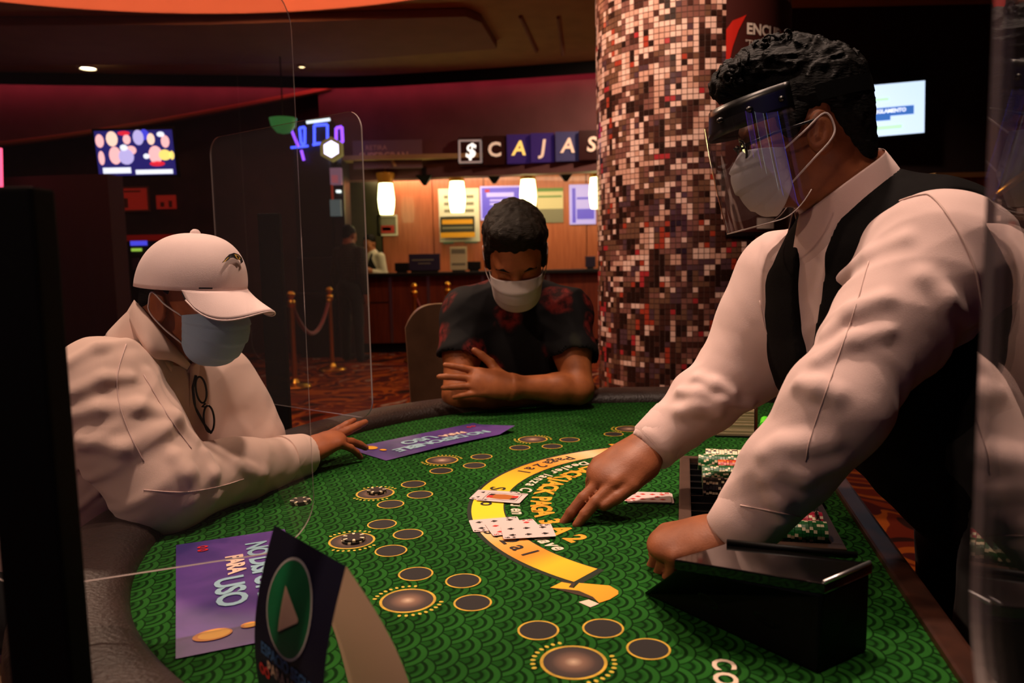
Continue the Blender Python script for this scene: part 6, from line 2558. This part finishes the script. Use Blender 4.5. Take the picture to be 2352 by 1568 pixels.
# ================================================================== PLAYER IN THE WHITE CAP
def cap_player():
    SKIN = skin_mat('skin_cap_player', (150, 86, 52))
    fw = Vector((.92, -.39, 0)).normalized()
    pit = .20
    fh = A3(fw * math.cos(pit)) + np.array((0, 0, -math.sin(pit)))
    lat = np.cross((0, 0, 1.0), A3(fw))                 # his left, away from the camera
    ear = A3(px(366, 700, 1.46))
    H = Head(ear + lat * .080, fh, .93)
    nb = A3(px(352, 800, 1.56))
    SR, SL = A3(px(232, 900, 1.42)), A3(px(488, 880, 1.80))
    ER, WR = A3(px(372, 1118, 1.40)), A3(px(690, 1046, 1.74))
    EL, WL = A3(px(575, 1010, 1.80)), A3(px(440, 1040, 1.66))
    PV = np.array((-1.04, 1.52, .63))
    CH = (SL + SR) / 2 + np.array((-.07, 0, -.12))
    WA = CH * .5 + PV * .5 + np.array((-.01, 0, 0))
    sh = (SL - SR) / np.linalg.norm(SL - SR)
    front = A3(fw)
    t = empty('person', (PV[0], PV[1], 0), label='seated player in white baseball cap, cream shirt and blue mask reaching over the table', cat='person')
    B_ = Sdf()
    H.add(B_)
    B_.cone(H.w(-.025, 0, -.03), nb, .056, .062, .03)
    B_.cone(nb, CH, .07, .12, .05, flat=(front, 1.3))
    B_.cone(SL, SR, .055, .055, .05)
    B_.cone(CH, PV, .12, .125, .06, flat=(front, 1.15))
    for s, e, w in ((SL, EL, WL), (SR, ER, WR)):
        B_.cone(s, e, .052, .042, .04)
        B_.cone(e, w, .042, .029, .02)
    kn = A3(px(775, 1006, 1.82))
    hR = Hand(WR + (kn - WR) * .05, kn - WR, (-.25, -.45, .85), 1.03, right=True)
    hR.add(B_, [(-.05, -.06, .04, .02), (-.02, .0, .02, .0), (.42, .20, .12, -.02), (.62, .25, .15, -.12)], (.5, .35, .2, .25), WR)
    kn = WL + np.array((-.06, -.03, -.02))
    hL = Hand(WL, kn - WL, (0, 0, 1), 1.0, right=False)
    hL.add(B_, [(.5, .6, .3, .03)] * 4, (.4, .3, .2, .3), WL)
    link('body', B_.mesh('body', SKIN, .0036, lo=(-3, 0, .6)), t)
    S = Sdf()
    S.cone(nb + (CH - nb) * .25, CH, .072, .150, .06, flat=(front, 1.2))
    S.cone(SR, SL, .078, .078, .06)
    S.ell(CH, (.135, .20, .17), np.stack((front, sh, (0, 0, 1.0)), 1), .06)
    S.cone(CH, WA, .155, .165, .06, flat=(front, 1.1))
    S.cone(WA, PV + np.array((0, 0, -.02)), .165, .175, .06)
    back = (SR + SL) / 2 - front * .10
    S.ell(back + np.array((0, 0, -.04)), (.11, .17, .15), np.stack((front, sh, (0, 0, 1.0)), 1), .06)
    for s, e, w, r in ((SR, ER, WR, (.092, .088, .078)), (SL, EL, WL, (.085, .080, .068))):
        m_ = s + (e - s) * .5
        S.cone(s, m_, r[0], r[1], .05)
        S.cone(m_, e, r[1], r[2], .04)
        m2 = e + (w - e) * .5
        S.cone(e, m2, r[2], .062, .03)
        S.cone(m2, w, .062, .047, .02)
    S.cut_end(WR, ER).cut_end(WL, EL)
    S.ridges([([(150, 960), (230, 940), (320, 935), (400, 960)], .012), ([(190, 1010), (280, 1030), (380, 985)], .012), ([(170, 900), (240, 870), (300, 868)], .010), ([(400, 1050), (430, 1090), (440, 1150)], .010), ([(470, 1045), (490, 1090), (490, 1140)], .010), ([(300, 760), (330, 830), (350, 900)], .009), ([(540, 1060), (570, 1080), (600, 1090)], .009), ([(340, 860), (400, 960), (440, 1010)], .008), ([(160, 830), (230, 800), (290, 790)], .009)])
    S.disp = folds([(SR, ER), (ER, WR), (SL, EL), (EL, WL), (CH, PV)], .0060, (15, 3.6), .003)
    S.dmax = .014
    sh_o = link('shirt', S.mesh('shirt', M_SHIRTC, .0044), t)
    S.seam([(290, 790), (270, 860), (275, 930), (300, 1000), (330, 1060)], M_SEAM, sh_o, .0012)
    S.seam([(330, 860), (390, 960), (440, 1030)], M_SEAM, sh_o, .0010)
    S.seam([(330, 1125), (420, 1130), (500, 1118), (560, 1100)], M_SEAM, sh_o, .0010)
    d_ = Vector((WR - ER) / np.linalg.norm(WR - ER))
    M_ = frame(Vector(WR), d_.orthogonal(), d_.cross(d_.orthogonal()))
    link('cuff', MB().lathe([(.0375, .004), (.044, .006), (.048, .002), (.051, -.035), (.053, -.066), (.046, -.068)], 36, 0, M_).mesh('cuff', M_SHIRTC, True, sharp=50), t)
    hn = H.w(-.025, 0, -.03)
    collar_obj(nb + (hn - nb) * .30, (hn - nb) + np.array((0, 0, .03)), fw, M_SHIRTC, t, .068, gap=16, leaf=.075, points=.08, front_drop=.08, lift=.040)
    # near collar leaf lying on the shirt
    ne = resample(spline([(308, 688, 0), (335, 716, 0), (372, 762, 0), (408, 800, 0), (438, 836, 0)], 6), 16)
    ou = resample(spline([(290, 718, 0), (304, 752, 0), (330, 798, 0), (352, 824, 0), (392, 828, 0), (430, 850, 0)], 6), 16)
    uu = np.linspace(0, 1, 17)
    dep = []
    for ed in (ne, ou):
        d = S.surf_many([(p.x, p.y) for p in ed], 1.0, B_)
        ok = ~np.isnan(d) & (d < 1.75)
        dep.append(np.polyval(np.polyfit(uu[ok], d[ok], 2), uu))

    def leafp(u, v):
        i = min(15, int(u * 16))
        f_ = u * 16 - i
        a, b = ne[i].lerp(ne[i + 1], f_), ou[i].lerp(ou[i + 1], f_)
        da, db = dep[0][i] * (1 - f_) + dep[0][i + 1] * f_, dep[1][i] * (1 - f_) + dep[1][i + 1] * f_
        c = a.lerp(b, v)
        return tuple(px(c.x, c.y, da * (1 - v) + db * v - .014 - .010 * math.sin(v * PI)))
    lo_ = link('collar_leaf', MB().grid(leafp, 24, 8).mesh('collar_leaf', M_SHIRTC, True), t)
    lo_.modifiers.new('thickness', 'SOLIDIFY').thickness = .003
    # --- mask
    mask_obj(H, t, mat('mask_blue', (150, 176, 198), .8, bump=.1, bscale=500), M_LOOP, drop=.006, wide=1.04, fwd=.002)
    # short grey-black hair under the cap
    Hr = Sdf()
    H.e(Hr, (-.018, 0, .045), (.098, .079, .082), .02)
    H.e(Hr, (-.075, 0, -.005), (.034, .064, .042), .02)
    for s in (1, -1):
        H.e(Hr, (-.008, .094 * s, -.006), (.030, .026, .038), .004, 's')
    H.e(Hr, (.085, 0, .0), (.066, .095, .09), .01, 's')
    link('hair', Hr.mesh('hair', M_HAIR, .005), t)
    # --- cap: six stitched panels, button, curved brim, emblem
    H = Head(H.c, fh, .985)
    M_CAP = cloth_mat('cap_white', (238, 212, 206), 700)
    tilt = .13

    def dome(u, v):
        a = 2 * PI * u
        b = v * PI / 2
        ca, sa = math.cos(a), math.sin(a)
        r = math.cos(b) ** .82
        x = -.008 + (.116 if ca > 0 else .112) * ca * r
        y = .094 * sa * r
        z = .030 + .108 * math.sin(b) ** .95
        seam = abs(math.sin(3 * a)) ** .5
        k = 1 - .012 * (1 - seam) * math.cos(b)
        x2 = (x + .008) * k - .008
        z2 = z + tilt * x2
        return tuple(H.w(x2, y * k, z2))
    co = link('cap', MB().grid(dome, 72, 24, wrap=True).mesh('cap', M_CAP, True), t)
    co.modifiers.new('thickness', 'SOLIDIFY').thickness = .003
    link('button', MB().lathe([(0, .007), (.005, .006), (.009, .002), (.010, -.002)], 14, 0, Matrix.Translation(H.w(-.008, 0, .138)) @ Matrix(H.R.tolist()).to_4x4()).mesh('button', M_CAP, True), co)

    def brim(u, v, dz=0.0):
        a = (u - .5) * PI * .66
        ca, sa = math.cos(a), math.sin(a)
        x0, y0 = -.008 + .115 * ca, .094 * sa
        ext = .082 * max(0, (ca - .5) * 2) ** .45
        x = x0 + ext * v
        y = y0 * (1 + .02 * v)
        z = .032 - (.075 * (y * y) / .0088 + .022) * v ** .9 * (ext / .082) + dz
        return tuple(H.w(x, y, z + tilt * x0))
    bo = link('brim', MB().grid(brim, 40, 10).mesh('brim', M_CAP, True), co)
    bo.modifiers.new('thickness', 'SOLIDIFY').thickness = .0035
    link('brim_lining', MB().grid(lambda u, v: brim(u, .03 + .95 * v, -.0042), 40, 10).mesh('brim_lining', mat('lining_black', (14, 12, 12), .8), True), co)
    link('brim_piping', MB().tube([brim(k / 40, 1.0, -.003) for k in range(41)], .0016, 6).mesh('brim_piping', M_CAP, True), co)
    # emblem: dark winged head outlined in gold on the front panels
    def on_cap(pts, off, m, nm):
        q = []
        for (x, z) in pts:
            u = (x / .60) / (2 * PI) * 4.4
            p = Vector(dome(u % 1.0, .37 + (z - .33) * .55 if z > .1 else z))
            c = Vector(H.w(-.008, 0, .04))
            q.append(p + (p - c).normalized() * (off + .0015))
        link(nm, MB().add([tuple(a) for a in q], [tuple(range(len(q)))]).mesh(nm, m), co)
    K = mat('emblem_black', (20, 16, 18), .6)
    G = mat('emblem_gold', (190, 150, 60), .5)
    on_cap([(-.042, .30), (-.020, .42), (.004, .46), (.024, .42), (.034, .33), (.030, .24), (.014, .20), (.018, .28), (.004, .30), (-.010, .34), (-.024, .33)], .0050, K, 'emblem')
    on_cap([(-.052, .22), (-.030, .36), (-.014, .40), (-.022, .32), (-.036, .26)], .0054, K, 'emblem')
    on_cap([(.000, .42), (.016, .40), (.020, .32), (.010, .28), (.002, .33)], .0062, G, 'emblem')
    on_cap([(.005, .395), (.013, .38), (.014, .33), (.008, .315)], .0070, K, 'emblem')
    on_cap([(-.048, .235), (-.030, .345), (-.026, .345), (-.042, .245)], .0064, G, 'emblem')
    on_cap([(-.105, .03), (-.075, .03), (-.075, .045), (-.105, .045)], .005, K, 'emblem')
    # --- spectacles hanging from the shirt front
    M_GF = MATS.get('glasses_black') or mat('glasses_black', (10, 9, 9), .3)

    def gx(x, y):
        return px(x, y, np.polyval(gfit, y) - .022)
    gy = np.linspace(858, 998, 12)
    gd_ = S.surf_many([(444 + (y - 858) * .3, y) for y in gy], 1.1)
    gok = ~np.isnan(gd_)
    gfit = np.polyfit(gy[gok], gd_[gok], 1)
    o = link('hanging_eyeglasses', MB().tube([gx(450, 862), gx(443, 890), gx(448, 935), gx(470, 975), gx(486, 995)], .0028, 6).mesh('temple', M_GF, True), t)
    for (cx_, cy_, rx, ry, an) in ((462, 895, 12, 31, .28), (480, 962, 12, 31, .16)):
        pts = []
        for k in range(25):
            a = 2 * PI * k / 24
            x, y = rx * math.cos(a), ry * math.sin(a)
            pts.append(gx(cx_ + x * math.cos(an) + y * math.sin(an) * .6, cy_ - x * math.sin(an) + y * math.cos(an)))
        link('rim', MB().tube(pts, .0022, 6, cap=False).mesh('rim', M_GF, True), o)
        link('lens', MB().add([tuple(p) for p in pts[:-1]], [tuple(range(24))]).mesh('lens', M_GLASS), o)
    link('bridge', MB().tube([gx(472, 926), gx(464, 934), gx(474, 934)], .0022, 6).mesh('bridge', M_GF, True), o)
    kx = np.array((.42, 0, -.05))
    legs(t, PV - lat * .09, PV + lat * .09, PV - lat * .13 + kx, PV + lat * .12 + kx, (PV[0] + .40, PV[1] - .16, 0), (PV[0] + .40, PV[1] + .16, 0), M_TROUS, fw)
    return t


cap_player()
# ================================================================== PLAYER IN THE FLORAL T-SHIRT
def floral_mat():
    m = bpy.data.materials.new('floral_cotton')
    nt, N, Lk, b = nodes_of(m)
    tc = N.new('ShaderNodeTexCoord')
    n0 = N.new('ShaderNodeTexNoise')
    n0.inputs['Scale'].default_value = 14
    n0.inputs['Detail'].default_value = 2
    Lk.new(tc.outputs['Object'], n0.inputs['Vector'])
    mixv = N.new('ShaderNodeMix')
    mixv.data_type = 'VECTOR'
    mixv.inputs[0].default_value = .05
    Lk.new(tc.outputs['Object'], mixv.inputs[4])
    Lk.new(n0.outputs['Color'], mixv.inputs[5])
    vo = N.new('ShaderNodeTexVoronoi')
    vo.inputs['Scale'].default_value = 8.5
    Lk.new(mixv.outputs[1], vo.inputs['Vector'])
    r = N.new('ShaderNodeValToRGB')
    cr = r.color_ramp
    cr.elements[0].color = (1, 1, 1, 1)
    cr.elements[1].color = (0, 0, 0, 1)
    cr.elements[0].position, cr.elements[1].position = .35, .47
    Lk.new(vo.outputs['Distance'], r.inputs['Fac'])
    # petals
    wv = N.new('ShaderNodeTexNoise')
    wv.inputs['Scale'].default_value = 42
    wv.inputs['Detail'].default_value = 3
    Lk.new(tc.outputs['Object'], wv.inputs['Vector'])
    pr = N.new('ShaderNodeValToRGB')
    pr.color_ramp.elements[0].position, pr.color_ramp.elements[1].position = .38, .62
    pr.color_ramp.elements[0].color = lin((46, 10, 10))
    pr.color_ramp.elements[1].color = lin((126, 34, 30))
    Lk.new(wv.outputs['Fac'], pr.inputs['Fac'])
    sep = N.new('ShaderNodeSeparateColor')
    Lk.new(vo.outputs['Color'], sep.inputs[0])
    lf = N.new('ShaderNodeMath')
    lf.operation = 'GREATER_THAN'
    lf.inputs[1].default_value = .68
    Lk.new(sep.outputs[0], lf.inputs[0])
    leaf = N.new('ShaderNodeMix')
    leaf.data_type = 'RGBA'
    Lk.new(lf.outputs[0], leaf.inputs[0])
    Lk.new(pr.outputs[0], leaf.inputs[6])
    leaf.inputs[7].default_value = lin((46, 48, 36))
    mx = N.new('ShaderNodeMix')
    mx.data_type = 'RGBA'
    Lk.new(r.outputs[0], mx.inputs[0])
    mx.inputs[6].default_value = lin((14, 13, 15))
    Lk.new(leaf.outputs[2], mx.inputs[7])
    Lk.new(mx.outputs[2], b.inputs['Base Color'])
    b.inputs['Roughness'].default_value = .8
    b.inputs['Specular IOR Level'].default_value = .25
    return m


def floral_player():
    SKIN = skin_mat('skin_floral_player', (168, 100, 58))
    fw = Vector((.02, -1, 0)).normalized()
    pit = .66
    fh = A3(fw * math.cos(pit)) + np.array((0, 0, -math.sin(pit)))
    lat = np.cross((0, 0, 1.0), A3(fw))                 # his left = picture right
    H = Head(px(1184, 588, 2.36), fh, 1.13, roll=.03)
    nb = A3(px(1186, 690, 2.60))
    SR, SL = A3(px(1072, 722, 2.58)), A3(px(1300, 722, 2.58))
    ER, EL = A3(px(1052, 905, 2.44)), A3(px(1328, 893, 2.44))
    WL = A3(px(1172, 888, 2.37))
    WR = A3(px(1285, 902, 2.52))
    PV = np.array((.02, 2.92, .63))
    CH = (SL + SR) / 2 + np.array((0, .06, -.14))
    WA = CH * .5 + PV * .5
    sh = (SL - SR) / np.linalg.norm(SL - SR)
    front = A3(fw)
    t = empty('person', (PV[0], PV[1], 0), label='seated player in dark floral shirt with folded bare arms and white mask', cat='person')
    B_ = Sdf()
    H.add(B_)
    B_.cone(H.w(-.03, 0, -.03), nb, .064, .070, .03)
    B_.cone(nb, CH, .08, .12, .05, flat=(front, 1.2))
    B_.cone(SL, SR, .065, .065, .05)
    B_.cone(CH, PV, .125, .13, .06, flat=(front, 1.2))
    for s, e, w in ((SL, EL, WL), (SR, ER, WR)):
        m_ = s + (e - s) * .45
        B_.cone(s, m_, .064, .062, .04)
        B_.cone(m_, e, .062, .046, .03)
        m2 = e + (w - e) * .3
        B_.cone(e, m2, .047, .046, .02)
        B_.cone(m2, w, .046, .031, .02)
    kn = A3(px(1112, 880, 2.345))
    hL = Hand(WL + (kn - WL) * .05, kn - WL, (.15, -.80, .50), 1.12, right=False)
    hL.add(B_, [(.05, .12, .1, .14), (.12, .18, .12, .02), (.18, .2, .12, -.06), (.25, .25, .15, -.14)], (.95, .0, .65, .05), WL)
    kn = WR + np.array((.10, .03, -.01))
    hR = Hand(WR, kn - WR, (0, -.6, .6), 1.05, right=True)
    hR.add(B_, [(.3, .4, .3, .03)] * 4, (.4, .3, .2, .3), WR)
    link('body', B_.mesh('body', SKIN, .0042, lo=(-3, 0, .6)), t)
    S = Sdf()
    S.cone(nb + (CH - nb) * .15, CH, .085, .150, .06, flat=(front, 1.2))
    S.cone(SR, SL, .066, .066, .06)
    for q in (SR, SL):
        S.cone(nb + (q - nb) * .25 + np.array((0, 0, .01)), q + np.array((0, 0, .004)), .078, .070, .05)
    S.ell(CH, (.14, .20, .18), np.stack((front, sh, (0, 0, 1.0)), 1), .06)
    S.cone(CH, WA, .16, .165, .06, flat=(front, 1.15))
    S.cone(WA, PV, .165, .175, .06)
    for s, e in ((SR, ER), (SL, EL)):
        m_ = s + (e - s) * .52
        S.cone(s, m_, .074, .080, .05)
    for s, e in ((SR, ER), (SL, EL)):
        d_ = (e - s) / np.linalg.norm(e - s)
        q = s + (e - s) * .50
        S.cone(q + d_ * .004, q + d_ * .16, .074, .10, .004, 's')
        S.half(q + d_ * .045, d_, .003) if False else None
        S.ell(q + d_ * .12, (.13, .13, .085), np.stack((np.cross(d_, (0, 1.0, 0)), np.cross(d_, np.cross(d_, (0, 1.0, 0))), d_), 1), .004, 's') if False else None
    S.ell(nb + np.array((0, -.035, .045)), (.078, .085, .06), None, .008, 's')
    S.disp = folds([(SR, ER), (SL, EL), (CH, PV)], .006, (14, 6), .003)
    S.dmax = .012
    link('t_shirt', S.mesh('t_shirt', floral_mat(), .0052), t)
    # hair: thick and short with a peak on the forehead
    Hr = Sdf()
    H.e(Hr, (-.016, 0, .062), (.103, .086, .088), .02)
    H.e(Hr, (.045, 0, .110), (.048, .066, .036), .02)
    H.e(Hr, (-.070, 0, .0), (.042, .068, .055), .02)
    for s in (1, -1):
        H.e(Hr, (.032, .072 * s, .020), (.020, .010, .034), .015)
        H.e(Hr, (-.010, .096 * s, -.006), (.028, .022, .036), .004, 's')
        H.e(Hr, (.112, .046 * s, .062), (.034, .040, .036), .012, 's')
    H.e(Hr, (.118, 0, .020), (.044, .082, .058), .012, 's')
    Hr.disp = lambda P: .0035 * vnoise(P * 70) + .002 * vnoise(P * 190)
    Hr.dmax = .006
    link('hair', Hr.mesh('hair', hair_mat('dark_brown_hair', (28, 22, 14)), .0042), t)
    for s in (1, -1):
        link('eyebrow', MB().tube([H.w(.100, .014 * s, .026), H.w(.098, .034 * s, .033), H.w(.088, .052 * s, .028)], [.004, .0045, .002], 6).mesh('eyebrow', M_HAIR, True), t)
    mask_obj(H, t, mat('mask_ivory', (206, 194, 188), .8, bump=.1, bscale=500), M_LOOP, drop=.008, wide=1.0)
    kx = np.array((0, -.40, -.04))
    legs(t, PV + lat * .09, PV - lat * .09, PV + lat * .13 + kx, PV - lat * .13 + kx, (PV[0] + .14, PV[1] - .40, 0), (PV[0] - .14, PV[1] - .40, 0), M_TROUS, fw)
    return t


floral_player()


# ================================================================== PEOPLE AT THE CASHIER
def stander(x, Y, fw, label, shirt, trous, vest=None, hsc=1.0, arm=None):
    fw = Vector(fw).normalized()
    front = A3(fw)
    lat = np.cross((0, 0, 1.0), front)
    t = empty('person', (x, Y, 0), label=label, cat='person')
    o = np.array((x, Y, 0.0))
    z = lambda q: np.array((0, 0, q * hsc))
    H = Head(o + z(1.60) + front * .02, front + np.array((0, 0, -.25)), 1.0)
    B_ = Sdf()
    H.add(B_)
    B_.cone(H.w(-.02, 0, -.03), o + z(1.44), .055, .06, .03)
    B_.cone(o + z(1.42), o + z(1.0), .11, .12, .06, flat=(front, 1.3))
    ws = []
    for s in (1, -1):
        sh_, el = o + z(1.40) + lat * .18 * s, o + z(1.12) + lat * .22 * s - front * .02
        wr = el + front * .18 + z(.06) - lat * .08 * s if arm else o + z(.86) + lat * .21 * s + front * .05
        ws.append((sh_, el, wr))
        B_.cone(sh_, el, .05, .042, .03)
        B_.cone(el, wr, .042, .028, .02)
        Hand(wr, wr - el, lat * s, 1.0, right=s < 0).add(B_, [(.2, .3, .2, 0)] * 4, (.4, .2, .2, .2), wr)
    link('body', B_.mesh('body', skin_mat('skin_visitor', (150, 92, 60)), .008), t)
    S = Sdf()
    S.cone(o + z(1.42), o + z(1.0), .125, .15, .06, flat=(front, 1.25))
    S.ell(o + z(1.3), (.12, .19, .16), np.stack((front, lat, (0, 0, 1.0)), 1), .06)
    for sh_, el, wr in ws:
        S.cone(sh_, el, .070, .060, .04)
        S.cone(el, el + (wr - el) * .9, .060, .045, .03)
    link('shirt', S.mesh('shirt', shirt, .012), t)
    if vest is not None:
        S = Sdf()
        S.cone(o + z(1.40), o + z(1.0), .135, .16, .06, flat=(front, 1.22))
        S.ell(o + z(1.28), (.13, .17, .16), np.stack((front, lat, (0, 0, 1.0)), 1), .06)
        S.cone(o + z(1.48) + front * .12, o + z(1.2) + front * .16, .08, .02, .005, 's')
        link('vest', S.mesh('vest', vest, .012), t)
    Hr = Sdf()
    H.e(Hr, (-.018, 0, .062), (.103, .083, .086), .02)
    H.e(Hr, (-.07, 0, .0), (.04, .066, .05), .02)
    H.e(Hr, (.112, 0, .02), (.05, .09, .07), .01, 's')
    link('hair', Hr.mesh('hair', M_HAIR, .008), t)
    legs(t, o + z(.92) + lat * .09, o + z(.92) - lat * .09, o + z(.5) + lat * .1, o + z(.5) - lat * .1, o + lat * .11, o - lat * .11, trous, fw)
    return t


def plaid():
    m = bpy.data.materials.new('dark_plaid')
    nt, N, Lk, b = nodes_of(m)
    tc = N.new('ShaderNodeTexCoord')
    w1 = N.new('ShaderNodeTexWave')
    w1.inputs['Scale'].default_value = 9
    w1.bands_direction = 'Z'
    w2 = N.new('ShaderNodeTexWave')
    w2.inputs['Scale'].default_value = 9
    for w in (w1, w2):
        Lk.new(tc.outputs['Object'], w.inputs['Vector'])
    mx = N.new('ShaderNodeMix')
    mx.data_type = 'RGBA'
    mx.blend_type = 'MULTIPLY'
    mx.inputs[0].default_value = 1
    Lk.new(w1.outputs[0], mx.inputs[6])
    Lk.new(w2.outputs[0], mx.inputs[7])
    r = N.new('ShaderNodeValToRGB')
    r.color_ramp.elements[0].color = lin((20, 18, 14))
    r.color_ramp.elements[1].color = lin((70, 62, 44))
    Lk.new(mx.outputs[2], r.inputs['Fac'])
    Lk.new(r.outputs[0], b.inputs['Base Color'])
    b.inputs['Roughness'].default_value = .9
    return m


q = py(806, 700, 10.05)
stander(q.x, 10.05, (.5, 1, 0), 'visitor in a dark plaid shirt standing at the cashier counter behind the rope', plaid(), M_TROUS)
q = py(852, 600, 11.75)
stander(q.x, 11.78, (-.6, -1, 0), 'cashier in white shirt and dark vest behind the wooden counter', cloth_mat('cashier_white', (190, 180, 165)), M_TROUS, M_TROUS, .96, True)

for o in bpy.data.objects:                      # drop the builder's own bookkeeping
    if '_w' in o.keys():
        del o['_w']
